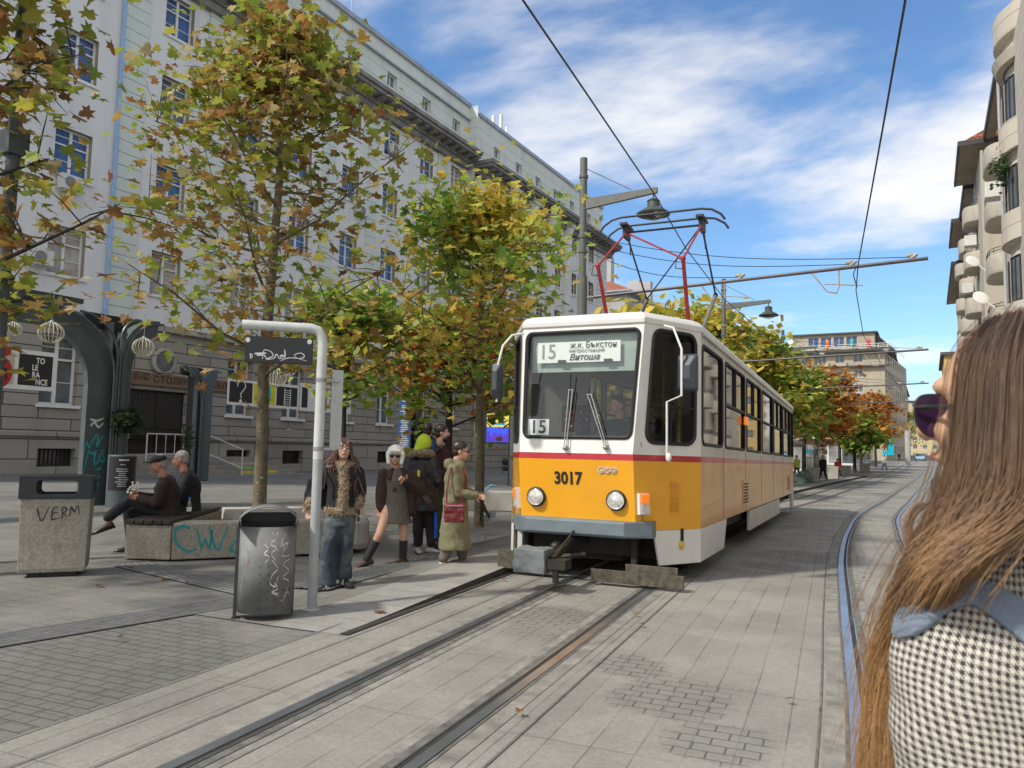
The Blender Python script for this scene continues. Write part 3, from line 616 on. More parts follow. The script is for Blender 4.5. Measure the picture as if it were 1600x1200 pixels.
q = MB(); q.box(a0-.4, a1+.6, Yb+.5, Yb+31, t2, t2+.3)
q.prism([(a1+.02, Yb+2, top+.5), (a1+3.4, Yb+2, top+.5), (a1+.02, Yb+2, t2)], (0, 28, 0)); q.build('penthouse_roof', M_dkroof, cb)
gz_ = MB(); gz_.prism([(a0-.02, Yb+1, top+.5), (a0-3.2, Yb+1, top+.5), (a0-.02, Yb+1, t2)], (0, 14, 0)); gz_.build('glazed_lean_to', M_white, cb)
q = MB()
for zz_ in (1.5, 1.1, .8): q.tube([(xl, Yb-1, top+zz_), (xr+1, Yb-1, top+zz_), (xr+3, Yb+20, top+zz_)], .05, 4)
k = 0
while xl+k*1.6 < xr+1: q.tube([(xl+k*1.6, Yb-1, top+.4), (xl+k*1.6, Yb-1, top+1.5)], .05, 4); k += 1
q.build('terrace_railing', M_white, cb)
for px, c, nm in ((1293, (.65, .18, .03), 'orange'), (1331, (.05, .4, .3), 'green'), (1357, (.6, .08, .12), 'red')):
    p = onY(px, 530, Yb-.4); q = MB(); q.tube([(p.x, p.y, top+.4), (p.x, p.y, top+2.2), (p.x, p.y, top+2.8)], [.3, .4, .08], 8); tag(q.build('folded_parasol', mat('cloth_'+nm, c, .8)), 'folded %s parasol on the roof terrace of the corner block' % nm, 'parasol', 'parasols on the roof terrace')
# ---- grey block and yellow block at the end of the street
def slab(name, label, x0, x1, y0, y1, z1, m, rows, w=1.4, pitch=3.2, face='front', kind='grey', side=None):
    b = empty(name, label=label, cat='building'); q = MB(); fh = z1/rows; nfr = int((x1-x0-1)/pitch)
    hs = [(1+k*pitch, 1+k*pitch+w, f*fh+1.1, f*fh+1.1+fh*.48) for k in range(nfr) for f in range(rows)]
    wallgrid(q, (x0, y0, 0), (1, 0, 0), x1-x0, -2, z1, hs, .25)
    if side in ('R', 'B'): wallgrid(q, (x1, y0, 0), (0, 1, 0), y1-y0, -2, z1, [(1+k*pitch, 1+k*pitch+w, f*fh+1.1, f*fh+1.1+fh*.48) for k in range(int((y1-y0-1)/pitch)) for f in range(rows)], .25)
    if side in ('L', 'B'): 
        hl = [(1+k*pitch, 1+k*pitch+w, f*fh+1.1, f*fh+1.1+fh*.48) for k in range(int((y1-y0-1)/pitch)) for f in range(rows)]
        wallgrid(q, (x0, y1, 0), (0, -1, 0), y1-y0, -2, z1, hl, .25)
        for a, bb, c, d in hl[:60]: window(b, (x0+.23, y1-a, c), (0, -1, 0), bb-a, d-c, kind, 'cross')
    q.build('wall', m, b)
    for a, bb, c, d in hs: window(b, (x0+a, y0+.23, c), (1, 0, 0), bb-a, d-c, kind, 'cross')
    q = MB(); q.box(x0-.5, x1+.5, y0-.5, y1+.5, z1+.003, z1+.5); q.build('roof', M_dkroof, b); return b
M_yel = stone('yellow_render', (.50, .43, .26), 30, 3.1, .04, var=.03, dirt=.3, bump=.1)
p0 = onY(1407, 700, 320); p1 = onY(1478, 700, 320); zt = onY(1430, 628, 320).z
slab('yellow_block', 'pale yellow apartment block closing the far end of the street', p0.x, p1.x+30, 320, 340, zt, M_yel, 7)
p0 = onY(1388, 700, 215); p1 = onY(1409, 700, 215); slab('grey_block', 'narrow grey block with shops past the corner building', p0.x-4, p1.x, 215, 300, onY(1400, 585, 215).z, M_rend, 7, side='R')
p0 = onY(1470, 700, 200); slab('white_block', 'white flat roofed block far down the right side', p0.x, p0.x+14, 200, 230, onY(1475, 600, 200).z, M_white, 6, side='L')
p0 = onY(1479, 700, 140); slab('ochre_block', 'ochre house with dark eaves on the right beyond the balconies', p0.x, p0.x+14, 140, 165, onY(1484, 555, 140).z, mat('ochre_render', (.5, .36, .15), .9, dirt=.3), 6, side='L')
# ---- right side: balcony building and rounded stone building
M_rw = stone('grey_beige_wall', (.46, .42, .35), 30, 30, .001, var=.02, dirt=.45, bump=.1); M_soff = mat('soffit_wood', (.32, .27, .21), .85, var=.2, vs=2); M_lime = stone('limestone_cladding', (.52, .47, .40), 1.1, .55, .012, var=.05, dirt=.3)
bb = empty('balcony_building', label='beige building with stacked rounded balconies and wide overhanging red tiled eaves', cat='building')
def eave(y0, y1, z, x=1.75):
    q = MB(); q.prism([(x, y0, z), (4, y0, z+.05), (4, y0, z+.25), (x, y0, z+.2)], (0, y1-y0, 0)); q.build('eaves', M_soff, bb)
    q = MB(); q.box(x-.14, x-.003, y0-.05, y1+.05, z-.02, z+.3); q.box(x-.1, 4.2, y0-.14, y0-.055, z-.02, z+.3); q.build('gutter', mat('gutter', (.04, .035, .035), .5), bb)
    q = MB(); q.prism([(x, y0, z+.21), (9, y0, z+3.6), (9, y0, z+3.5), (x, y0, z+.203)][::-1], (0, y1-y0, 0)); q.add([(x, y0, z+.21), (9, y0, z+.21), (9, y0, z+3.6)], [(0, 1, 2)]); q.build('roof', M_tile, bb)
q = MB(); fl = [k*3.05+1.2 for k in range(6)]
hs = [(a, a+1.6, 3.2+k*3.05+.9-.9*(i % 2), 3.2+k*3.05+2.3) for k in range(6) for i, a in enumerate((3, 8, 12.5, 17, 22, 27, 31.5, 36, 40))]
wallgrid(q, (3.2, 100, 0), (0, -1, 0), 46, -1, 20.5, hs, .25); wallgrid(q, (3.2, 54, 0), (1, 0, 0), 12, -1, 20.5, [], 0); wallgrid(q, (4.3, 54, 0), (0, -1, 0), 14, -1, 21, [], .25); wallgrid(q, (4.3, 40, 0), (1, 0, 0), 12, -1, 21, [], 0); q.build('wall', M_rw, bb)
for a, b, c, d in hs: window(bb, (3.43, 100-a, c), (0, -1, 0), b-a, d-c, 'grey', 'cross')
eave(44.5, 53.6, 21.0, 3.5); eave(53.9, 62, 20.9, 2.15); eave(62.3, 70, 20.7, 2.7); eave(70.3, 79, 20.5, 2.15); eave(79.3, 100, 19.0, 2.3)
M_bal = mat('balcony_render', (.50, .46, .39), .9, var=.1, dirt=.35)
def balcony(yc, z, r=1.9, d=1.0, xw=3.2):
    q = MB(); ring = lambda zz_, k: [(xw-d*k*sqrt(max(0, 1-(t/8-1)**4)) if 0 < t < 16 else xw, yc+r*k*(t/8-1), zz_) for t in range(17)]+[(xw+.05, yc+r*k, zz_), (xw+.05, yc-r*k, zz_)]
    q.loft([ring(z-.12, .97), ring(z-.02, 1), ring(z+.9, 1)]); o = q.build('balcony', M_bal, bb, smooth=True)
    q = MB()
    for zz_ in (1.1, 1.25): q.tube([(a[0]+.06, a[1], z+zz_) for a in ring(z, 1)[:17]], .02, 4)
    for a in ring(z, 1)[:17:2]: q.tube([(a[0]+.06, a[1], z+.95), (a[0]+.06, a[1], z+1.25)], .015, 4)
    q.build('balcony_railing', MATS['gutter'], o)
for yc in (49.5,):
    for k in range(6): balcony(yc, 2.4+k*3.05, 2.2, 1.25, 4.3)
for yc in (59, 67.5, 76):
    for k in range(6): balcony(yc, 1.9+k*3.05, 1.7, .85)
for px, py in ((1520, 408), (1533, 465)):
    p = onX(px, py, 2.0); q = MB(); R = Matrix.Rotation(.5, 3, 'Z') @ Matrix.Rotation(radians(62), 3, 'X'); q.ell((p.x, p.y, p.z), (.33, .33, .05), R=R); q.tube([(p.x, p.y, p.z), (p.x+.5, p.y, p.z-.5)], .03, 5); q.build('satellite_dish', M_white, bb, smooth=True)
for px, py in ((1512, 378), (1508, 452), (1546, 300)):
    p = onX(px, py, 2.6); q = MB(); q.box(p.x-.2, p.x+.5, p.y-.4, p.y+.4, p.z-.35, p.z+.35); q.build('air_conditioner', M_ac, bb, bevel=.03)
p = onX(1564, 268, 2.6); its = [(Vector((p.x+random.gauss(0, .18), p.y+random.gauss(0, .35), p.z+random.gauss(0, .3))), rrot(), .16, (.05, .09, .03)) for _ in range(160)]
pt = leaf_obj('potted_shrub', its, simple=True); tag(pt, 'leafy green plant growing on an upper rounded balcony', 'plant')
sb_ = empty('rounded_stone_building', label='light stone building with rounded bays at the right edge of the picture', cat='building')
bay = Vector((5.0, 33.2)); R0 = 2.15; q = MB(); prof = [(R0, -1), (R0, 2.6)]
for k in range(4):
    z = 2.6+k*3.35; prof += [(R0+.28, z+.05), (R0+.28, z+1.15), (R0+.06, z+1.2), (R0+.06, z+2.9), (R0, z+3.0), (R0, z+3.3)]
z = 2.6+4*3.35; prof += [(R0+.3, z), (R0+.42, z+.35), (R0+.1, z+.4), (R0+.1, z+.9), (R0+.35, z+1.0), (R0+.35, z+2.0), (R0-.2, z+2.05), (R0-.3, z+3.2), (.1, z+3.4)]
q.lathe((bay.x, bay.y, 0), prof, 40); q.box(3.05, 12, 25, 37.6, -1, z+.8); q.build('bay_wall', M_lime, sb_, smooth=True)
for k in range(4):
    zc = 2.6+k*3.35+1.25
    for a0_ in (200, 225, 168):
        q = MB(); A = [radians(a0_-8+16*t/4) for t in range(5)]; q.add([(bay.x+(R0+.075)*cos(a), bay.y+(R0+.075)*sin(a), zz_) for zz_ in (zc, zc+1.6) for a in A], [(t, t+1, 6+t, 5+t) for t in range(4)]); f = q.build('window', pane_mat('grey'), sb_)
        q = MB()
        for a in (A[0], A[2], A[-1]): q.tube([(bay.x+(R0+.09)*cos(a), bay.y+(R0+.09)*sin(a), zc), (bay.x+(R0+.09)*cos(a), bay.y+(R0+.09)*sin(a), zc+1.6)], .035, 4)
        for zz_ in (zc, zc+1.6): q.tube([(bay.x+(R0+.09)*cos(a), bay.y+(R0+.09)*sin(a), zz_) for a in A], .035, 4)
        q.build('frame', MATS['gutter'], f)
q = MB(); q.tube([(2.75, 34.4, 0), (2.72, 34.4, z+.4), (2.9, 34.2, z+.7)], .06, 8); q.build('downpipe', MATS['grey_render'], sb_)
# buildings beside and behind the camera, on the right (seen in the tram's windows)
slab('corner_house', 'stone fronted house on the right, outside the frame, mirrored in the tram windows', 6.2, 16, 3, 24.5, 19, M_lime, 6, side='L', kind='grey')
# ------------------------------------------------------------------ tram
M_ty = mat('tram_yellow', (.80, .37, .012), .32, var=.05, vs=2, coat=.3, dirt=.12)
M_tyd = mat('tram_yellow_shaded', (.66, .32, .035), .28, var=.14, vs=1.2, coat=.3, dirt=.4)  # duller copy for the sides: shade and sheen in the colour, plus heavier dirt
M_tr = mat('tram_red', (.42, .02, .03), .35, var=.1, coat=.3); M_tw = mat('tram_white', (.72, .71, .68), .35, var=.05, vs=2, coat=.3, dirt=.22); M_twd = mat('tram_white_shaded', (.50, .49, .46), .4, var=.15, vs=1.5, dirt=.5)  # second white is darker: shade of the sides in its colour, plus dirt
M_blk = mat('rubber', (.012, .012, .012), .6, var=.2); M_und = mat('underframe', (.018, .016, .014), .85, var=.4, vs=4, bump=.4); M_bump = mat('bumper_grey', (.135, .17, .19), .5, var=.15, dirt=.3)
M_chrome = mat('chrome', (.7, .7, .7), .15, 1, var=0); M_prust = mat('panto_red', (.33, .02, .025), .5, var=.25); M_pblk = mat('panto_black', (.02, .022, .028), .5)
G_ws = glass('windscreen_glass', (.86, .90, .89), .08); G_side = glass('side_glass', (.50, .52, .51), .26, .03); M_int = mat('tram_interior', (.20, .19, .17), .8, var=.2); M_dark = mat('dark_interior', (.02, .02, .022), .8)
TA = radians(4.1); rt = Vector((cos(TA), sin(TA), 0)); C1 = Vector((-2.43, 9.23, 0))
tram = empty('tram', C1-rt*1.25, 0, 'yellow and white tram number 3017 on line 15 with a red stripe', 'tram'); tram.rotation_euler = (-.0135, 0, TA)
bpy.context.view_layer.update(); TM = Matrix.Translation(tram.location) @ tram.rotation_euler.to_matrix().to_4x4(); TI = TM.inverted()
def tl(px, py, d): return TI @ onD(px, py, d)
def Lz(z): return .92+(1.05-.92)*max(0, min(1, (z-.6)/.82)) if z < 1.42 else 1.05-.20*(z-1.42)/1.58
def hw(z): return .70 if z < 1.42 else .69+.075*(z-1.42)/1.58
def holepanel(mb, f, u0, u1, v0, v1, a0, a1, b0, b1, r, m, k=6):
    I = []; O = []
    for (cx_, cy_, s0, U, V, first) in ((a1-r, b1-r, 0, u1, v1, 'v'), (a0+r, b1-r, 1, u0, v1, 'u'), (a0+r, b0+r, 2, u0, v0, 'v'), (a1-r, b0+r, 3, u1, v0, 'u')):
        for i in range(k+1):
            t = i/k; a = pi/2*(s0+t); ix, iy = cx_+r*cos(a), cy_+r*sin(a); I.append((ix, iy))
            if first == 'v': O.append((U, cy_+(V-cy_)*min(1, t*2)) if t <= .5 else (U+(cx_-U)*(t-.5)*2, V))
            else: O.append((cx_+(U-cx_)*min(1, t*2), V) if t <= .5 else (U, V+(cy_-V)*(t-.5)*2))
    n = len(I); mb.add([f(*p) for p in I]+[f(*p) for p in O], [(i, (i+1) % n, n+(i+1) % n, n+i) for i in range(n)], m); return [Vector(f(*p)) for p in I]
def glazing(loop, inset, gm, parent, r=.02, name='window', gname='pane'):
    q = MB(); P = loop+[loop[0], loop[1]]; q.tube(P, r, 6, caps=False); w_ = q.build(name, M_blk, parent, smooth=True)
    q = MB(); c = sum(loop, Vector())/len(loop); q.add([p+Vector(inset) for p in loop], [tuple(range(len(loop)))]); q.build(gname, gm, w_); return w_
body = MB(); BM = [M_ty, M_tr, M_tw, M_tyd, M_twd]
ZB = [.6, 1.0, 1.39, 1.465, 1.5]
def fr_(s, z): return (s*hw(z), -Lz(z), z)
def tp(sd): return lambda t, z: (sd*(hw(z)+(1.25-hw(z))*t), -Lz(z)*(1-t), z)
for a, b, m in ((.6, 1.0, 0), (1.0, 1.39, 0), (1.39, 1.462, 1), (1.462, 1.5, 2)):
    body.add([fr_(-1, a), fr_(1, a), fr_(1, b), fr_(-1, b)], [(0, 1, 2, 3)], m)
    for sd in (-1, 1): f = tp(sd); body.add([f(0, a), f(1, a), f(1, b), f(0, b)], [(0, 1, 2, 3)], m)
ws = holepanel(body, lambda s, z: fr_(s, z), -1, 1, 1.5, 3.0, -.93, .94, 1.645, 2.915, .09, 2)
cabw = {}
for sd in (-1, 1): cabw[sd] = holepanel(body, tp(sd), 0, 1, 1.5, 3.0, .16 if sd > 0 else .16, .90, 1.60, 2.93, .13, 2)
LT = 14.0
for sd in (1, -1):
    def f(y, z, sd=sd): return (sd*1.25, y, z)
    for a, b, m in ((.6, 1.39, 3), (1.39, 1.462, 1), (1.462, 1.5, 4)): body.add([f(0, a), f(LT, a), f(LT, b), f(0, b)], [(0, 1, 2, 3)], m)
    us = [0, 1.69]+[1.69+2.25*k for k in range(1, 6)]+[LT]
    wl = [(.06, 1.58)]+[(1.83+2.25*k, 3.83+2.25*k) for k in range(5)]+[(13.12, 13.85)]
    for i, (a, b) in enumerate(wl):
        lp = holepanel(body, f, us[i], us[i+1] if i+1 < len(us) else LT, 1.5, 3.0, a, b, 1.615, 2.845, .07 if i else .12, 4, 4)
        w_ = glazing(lp, (-sd*.02, 0, 0), G_side, tram, .022)
        if 0 < i < 6:
            q = MB(); q.box(sd*1.262, sd*1.225, a+.02, b-.02, 2.215, 2.25)
            if i not in (3,): q.box(sd*1.262, sd*1.225, (a+b)/2-.014, (a+b)/2+.014, 2.25, 2.84)
            q.build('sash_bar', M_blk, w_)
for a, b, m in ((.6, 1.39, 3), (1.39, 1.462, 1), (1.462, 3.0, 4)):
    for P, Q in (((1.25, LT), (.7, LT+.8)), ((.7, LT+.8), (-.7, LT+.8)), ((-.7, LT+.8), (-1.25, LT))): body.add([(*P, a), (*Q, a), (*Q, b), (*P, b)], [(0, 1, 2, 3)], m)
body.build('body', BM, tram)
wsg = glazing(ws, (0, .03, 0), G_ws, tram, .024, 'windscreen', 'pane')
for sd in (-1, 1):
    cw = glazing(cabw[sd], (-sd*.015, .015, 0), G_side if sd < 0 else glass('cab_glass', (.30, .30, .30), .03, .02, .4), tram, .024, 'cab_window')
    q = MB(); f = tp(sd); q.tube([f(.17, 2.03), f(.9, 2.03)], .018, 4); q.tube([f(.52, 1.62), f(.52, 2.03)], .014, 4); q.build('sash_bar', M_blk, cw)
# roof
def per(z, i, k=0): return [(-hw(3)+i*.6, -.87+i, z), (hw(3)-i*.6, -.87+i, z), (1.262-i, 0+k, z), (1.262-i, LT, z), (.75-i*.6, LT+.84-i, z), (-.75+i*.6, LT+.84-i, z), (-1.262+i, LT, z), (-1.262+i, 0+k, z)]
q = MB(); q.loft([per(2.985, -.004), per(3.05, -.012), per(3.10, .03), per(3.14, .12), per(3.165, .4)]); q.build('roof', M_tw, tram, bevel=.012)
q = MB(); q.box(-.55, .62, .9, 1.3, 3.16, 3.22); q.box(-.75, .78, .3, 4.6, 3.165, 3.19); q.box(.35, .62, 1.0, 1.35, 3.19, 3.36); q.box(-.5, .5, 5.4, 7.4, 3.165, 3.33); q.box(-.45, .45, 8.2, 11.4, 3.165, 3.36); q.build('roof_equipment', mat('roof_grey', (.42, .44, .44), .6, var=.15, dirt=.4), tram, bevel=.02)
# bumper, skirts, underframe
def ring(z, g, k=1): return [(-.865*k, -Lz(.7)+.13, z), (-.60*k, -Lz(.7)-g, z), (.60*k, -Lz(.7)-g, z), (.865*k, -Lz(.7)+.13, z), (.865*k, -.5, z), (-.865*k, -.5, z)]
q = MB(); q.loft([ring(.52, .07), ring(.545, .1), ring(.69, .1), ring(.71, .07)]); q.build('bumper', M_bump, tram, bevel=.01)
q = MB(); q.box(-1.1, 1.1, -.3, LT+.3, .42, .61); q.box(-.62, .62, -.72, -.3, .3, .53); q.box(-.45, .45, -.6, LT, .22, .45); q.box(-1.0, -.66, -.4, .1, .2, .5); q.box(.5, .8, -.35, .1, .25, .5); q.build('underframe', M_und, tram)
q = MB(); f = tp(1); th = Vector((-.02, .02, 0))
q.prism([f(.27, .598), f(1, .598), f(1.0, .2), f(.36, .2)], (-.03, .02, 0)); q.prism([(1.25, .004, .2), (1.25, .004, .595), (1.25, 1.98, .595), (1.25, 1.72, .2)], (-.03, 0, 0))
q.build('skirt', M_tw, tram, bevel=.006)
q = MB(); f2 = tp(-1); q.prism([f2(.27, .598), f2(1, .598), f2(1.0, .2), f2(.36, .2)], (.03, .02, 0)); q.prism([(-1.25, .004, .2), (-1.25, .004, .595), (-1.25, 1.98, .595), (-1.25, 1.72, .2)], (.03, 0, 0)); q.build('skirt', M_tw, tram)
for sd in (1, -1):
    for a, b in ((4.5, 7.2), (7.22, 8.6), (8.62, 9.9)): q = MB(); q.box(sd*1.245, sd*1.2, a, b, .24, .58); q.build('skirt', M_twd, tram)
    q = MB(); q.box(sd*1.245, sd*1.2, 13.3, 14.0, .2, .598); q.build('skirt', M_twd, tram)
q = MB(); q.lathe((0, 0, 0), [(.035, 0), (.045, .012), (.03, .02)], 12, axis='Y')
q = MB(); p = f(.68, .42); q.ell((p[0]+.012, p[1]-.012, .42), (.03, .03, .05)); q.build('reflector', mat('reflector_yellow', (.7, .42, .02), .3), tram, smooth=True)
for yb in (3.3, 11.4):
    bg_ = MB(); bg_.box(-.6, .6, yb-.9, yb+.9, .28, .42)
    for sd in (-1, 1):
        bg_.box(sd*.72, sd*.82, yb-1.05, yb+1.05, .26, .42); bg_.box(sd*.6, sd*.9, yb-.2, yb+.2, .25, .55)
    bo = bg_.build('bogie', M_und, tram)
    for sd in (-1, 1):
        for dy in (-.8, .8): w_ = MB(); w_.lathe((sd*.5, yb+dy, .33), [(.05, -.07), (.33, -.07), (.35, -.03), (.31, 0), (.31, .06), (.1, .07)], 24, axis='X'); w_.build('wheel', mat('wheel_steel', (.05, .045, .04), .5, .6, var=.3), bo, smooth=True)
# lifeguards, coupler in its canvas wrap
M_lg = mat('lifeguard_metal', (.085, .075, .052), .6, .3, var=.6, vs=14, dirt=.5)
q = MB(); q.box(.22, 1.27, -1.05, -1.02, .03, .17); q.box(.62, 1.2, -1.04, -1.018, .17, .25); q.build('lifeguard', M_lg, tram, bevel=.004)
q = MB(); q.box(-1.0, -.25, -.93, -.9, .07, .28); q.build('lifeguard', M_lg, tram)
for bb_ in ((-.78, -.72, -.85, -.8, .25, .6), (-.86, -.83, -.86, -.3, .2, .6), (.62, .68, -.82, -.75, .2, .5)): q = MB(); q.box(*bb_); q.build('mounting_bracket', M_twd if bb_[0] < 0 else M_und, tram)
c = tl(833, 876, 8.15); q = MB(); q.box(c.x-.18, c.x+.18, c.y-.13, c.y+.18, c.z-.12, c.z+.135); cap(q, (c.x-.12, c.y-.08, c.z-.06), (c.x-.15, c.y-.07, c.z-.03), .07, .06)
blob('coupler_wrap', q, mat('grey_canvas', (.135, .15, .155), .7, var=.25, vs=5), tram, .014, 4, .03, .12)
q = MB(); q.tube([(c.x+.2, c.y, c.z+.02), (-.05, -1.0, .44), (.1, -.6, .46)], [.045, .05, .05], 8); q.tube([(c.x+.25, c.y-.02, c.z+.05), (.0, -1.0, .58), (.12, -.7, .6)], .014, 6); q.box(c.x+.2, c.x+.4, c.y-.1, c.y+.1, c.z-.06, c.z+.04); q.tube([(c.x+.28, c.y-.05, c.z), (c.x+.28, c.y-.05, c.z-.2)], .035, 6)
q.tube([(-.35, -1.0, .30), (-.1, -1.05, .28), (.1, -.9, .3)], .035, 6); q.tube([(c.x+.3, c.y-.1, c.z-.05), (c.x+.3, c.y-.1, c.z-.22), (c.x+.4, c.y-.1, c.z-.2)], .012, 5); q.ell((-.22, -1.0, .38), (.07, .08, .06)); q.build('coupler', mat('greasy_iron', (.04, .036, .03), .5, .5, var=.3), tram, smooth=True)
# lamps
M_lens = mat('lamp_lens', (.62, .62, .58), .08, .55, var=.4, vs=30, emit=((1, .90, .7), .06)); M_or = mat('orange_lens', (.85, .18, .01), .25, var=.2, vs=40, emit=((1, .25, .02), .35))
for x in (-.49, .49):
    y = -Lz(.94)
    q = MB(); q.lathe((x, y+.02, .94), [(.105, .02), (.118, -.02), (.118, -.045), (.098, -.06), (.09, -.05), (.02, -.045)], 28, axis='Y'); h = q.build('headlight', M_blk, tram, smooth=True)
    q = MB(); q.lathe((x, y+.02, .94), [(.093, -.052), (.07, -.066), (.03, -.073), (.005, -.075)], 28, axis='Y'); q.build('lens', M_lens, h, smooth=True)
    q = MB(); q.lathe((x, y+.02, .94), [(.098, -.05), (.1, -.062), (.092, -.06), (.092, -.05)], 28, axis='Y'); q.build('trim_ring', M_chrome, h, smooth=True)
for sd in (-1, 1):
    f = tp(sd); e = Vector((sd*.84, -.54, 0)); P = [Vector(f(t, z)) for t, z in ((.03, .79), (.16, .79), (.16, 1.03), (.03, 1.03))]
    q = MB(); q.prism(P, e*.05); h = q.build('side_lamp', M_white, tram)
    for a, b, m in ((.80, .905, M_lens), (.915, 1.02, M_or)):
        P = [Vector(f(t, z))+e*.05 for t, z in ((.04, a), (.15, a), (.15, b), (.04, b))]; q = MB(); q.prism(P, e*.03); q.build('lens', m, h, bevel=.008)
# louvres
for sd in (1,):
    f = tp(sd); q = MB()
    for k in range(12): z = .80+k*.031; q.prism([f(.52, z), f(.66, z), f(.66, z+.012), f(.52, z+.012)], (.012, -.008, 0))
    q.build('louvre', M_ty, tram)
for y0, z0 in ((3.65, .74), (12.0, .74)):
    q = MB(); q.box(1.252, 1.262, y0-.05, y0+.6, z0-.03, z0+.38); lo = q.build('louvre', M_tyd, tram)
    q = MB()
    for k in range(7): q.box(1.262, 1.266, y0, y0+.52, z0+k*.05, z0+k*.05+.028)
    q.build('slots', M_blk, lo)
# writing
FT = lambda x, z, d=.004: frame((x, -Lz(z)-d, z), (1, 0, 0), (0, -.158, 1))
text_mesh('fleet_number', '3017', .20, M_blk, tram, FT(-.085, 1.165, .005), bold=.0062, sx=.86)
M_gr = mat('emblem_grey', (.42, .42, .41), .5)
em = MB()
for k in range(3): em.tube([(.31+k*.085-.02, -Lz(1.3)-.007, 1.28), (.31+k*.085+.02, -Lz(1.3)-.007, 1.28)], .033, 12, flat=1)
q = MB()
for k in range(3):
    P = [(.32+k*.075+.042*cos(a), -Lz(1.28)-.004+.001*k, 1.28+.04*sin(a)) for a in [2*pi*i/20 for i in range(20)]]; q.prism(P, (0, -.004, 0))
emo = q.build('maker_emblem', M_gr, tram); text_mesh('emblem_letters', 'ČKD', .07, M_ty, emo, FT(.395, 1.278, .014), sx=1.5)
# destination board
M_brd = mat('board_white', (.74, .74, .70), .6, var=.05, emit=((1, 1, .95), .12)); M_bt = mat('board_text', (.06, .06, .055), .7); M_bt2 = mat('board_text_grey', (.28, .28, .27), .7)
yb = -Lz(2.7)+.05
q = MB(); q.box(-.575, .475, yb, yb+.012, 2.55, 2.80); db = q.build('destination_board', M_brd, tram)
FB = lambda x, z: frame((x, yb-.006, z), (1, 0, 0), (0, 0, 1))
text_mesh('route_number', '15', .255, M_bt2, db, FB(-.44, 2.678), sx=.9)
text_mesh('route_text', 'ж.к. Бъкстон', .105, M_bt, db, FB(.14, 2.752), sx=.92); text_mesh('route_text', 'метростанция', .062, M_bt2, db, FB(.06, 2.688), sx=1.05); text_mesh('route_text', 'Витоша', .105, M_bt, db, FB(.03, 2.607), shear=.3, bold=.0008)
q = MB(); q.box(-.3, -.2, yb-.02, yb-.008, 2.545, 2.58); q.box(.28, .38, yb-.02, yb-.008, 2.545, 2.58); q.build('clip', M_bt, db)
q = MB(); q.box(-.66, .66, yb+.05, yb+.06, 2.44, 2.95); q.build('screen_blind', mat('green_film', (.36, .43, .39), .6, var=.2, vs=3, dirt=.2), tram)
q = MB(); yl = -Lz(1.75)+.05; q.box(-.63, -.36, yl, yl+.01, 1.665, 1.86); rb_ = q.build('route_card', M_brd, tram); text_mesh('route_number', '15', .22, M_bt, rb_, frame((-.495, yl-.004, 1.76), (1, 0, 0)), bold=.003)
# wipers
def wiper(px0, py0, px1, py1, k):
    a = tl(px0, py0, 8.5); b = tl(px1, py1, 8.5); a.y = -Lz(a.z)-.05; b.y = -Lz(b.z)-.05; q = MB(); s = Vector((.045, 0, 0))
    q.tube([a, b], .007, 5); q.tube([a+s*.6, b+s], .007, 5); q.tube([b-s*.2, b+s*1.2], .008, 5); q.ell(a+Vector((.012, .02, -.01)), (.035, .05, .03))
    w_ = q.build('wiper', mat('wiper_grey', (.30, .30, .30), .4, .4), tram); q = MB(); q.tube([b+Vector((.02, .0, .13*k)), b+Vector((.01, 0, -.25*k))], .008, 5); q.build('wiper_blade', M_blk, w_)
wiper(863, 697, 864, 603, 1.5); wiper(938, 697, 900, 612, .5)
# mirrors
q = MB(); P = [tl(*a) for a in ((1042, 712, 8.75), (1042, 628, 8.72), (1065, 618, 8.62), (1065, 545, 8.6), (1052, 512, 8.72), (1038, 509, 8.8))]
q.tube(P, .014, 8); q.ell(P[0]+Vector((.02, .0, -.02)), (.035, .035, .055)); ma = q.build('mirror_arm', M_tw, tram, smooth=True)
c = tl(1074, 582, 8.65); q = MB(); q.loft([[(c.x+sx*.115*k, c.y+d, c.z+sz*.215*k) for sx, sz in ((-1, -.9), (-.85, -1), (.85, -1), (1, -.9), (1, .9), (.85, 1), (-.85, 1), (-1, .9))] for d, k in ((-.07, .35), (-.02, .9), (.04, 1), (.06, 1))]); q.build('mirror', mat('mirror_housing', (.045, .055, .07), .45, var=.1), tram, bevel=.01)
q = MB(); P = [tl(*a) for a in ((819, 521, 8.95), (800, 524, 8.9), (786, 540, 8.85), (778, 570, 8.82), (776, 628, 8.82))]; q.tube(P, .013, 8); q.build('mirror_arm', M_tw, tram, smooth=True)
c = tl(776, 595, 8.82); q = MB(); q.loft([[(c.x+sx*.06*k, c.y+d, c.z+sz*.215*k) for sx, sz in ((-1, -.9), (-.8, -1), (.8, -1), (1, -.9), (1, .9), (.8, 1), (-.8, 1), (-1, .9))] for d, k in ((-.07, .5), (-.02, .9), (.04, 1), (.06, 1))]); q.build('mirror', MATS['mirror_housing'], tram, bevel=.01)
# side indicator
q = MB(); q.box(1.25, 1.30, 3.75, 3.95, 2.03, 2.17); q.build('indicator_lamp', M_or, tram, bevel=.01)
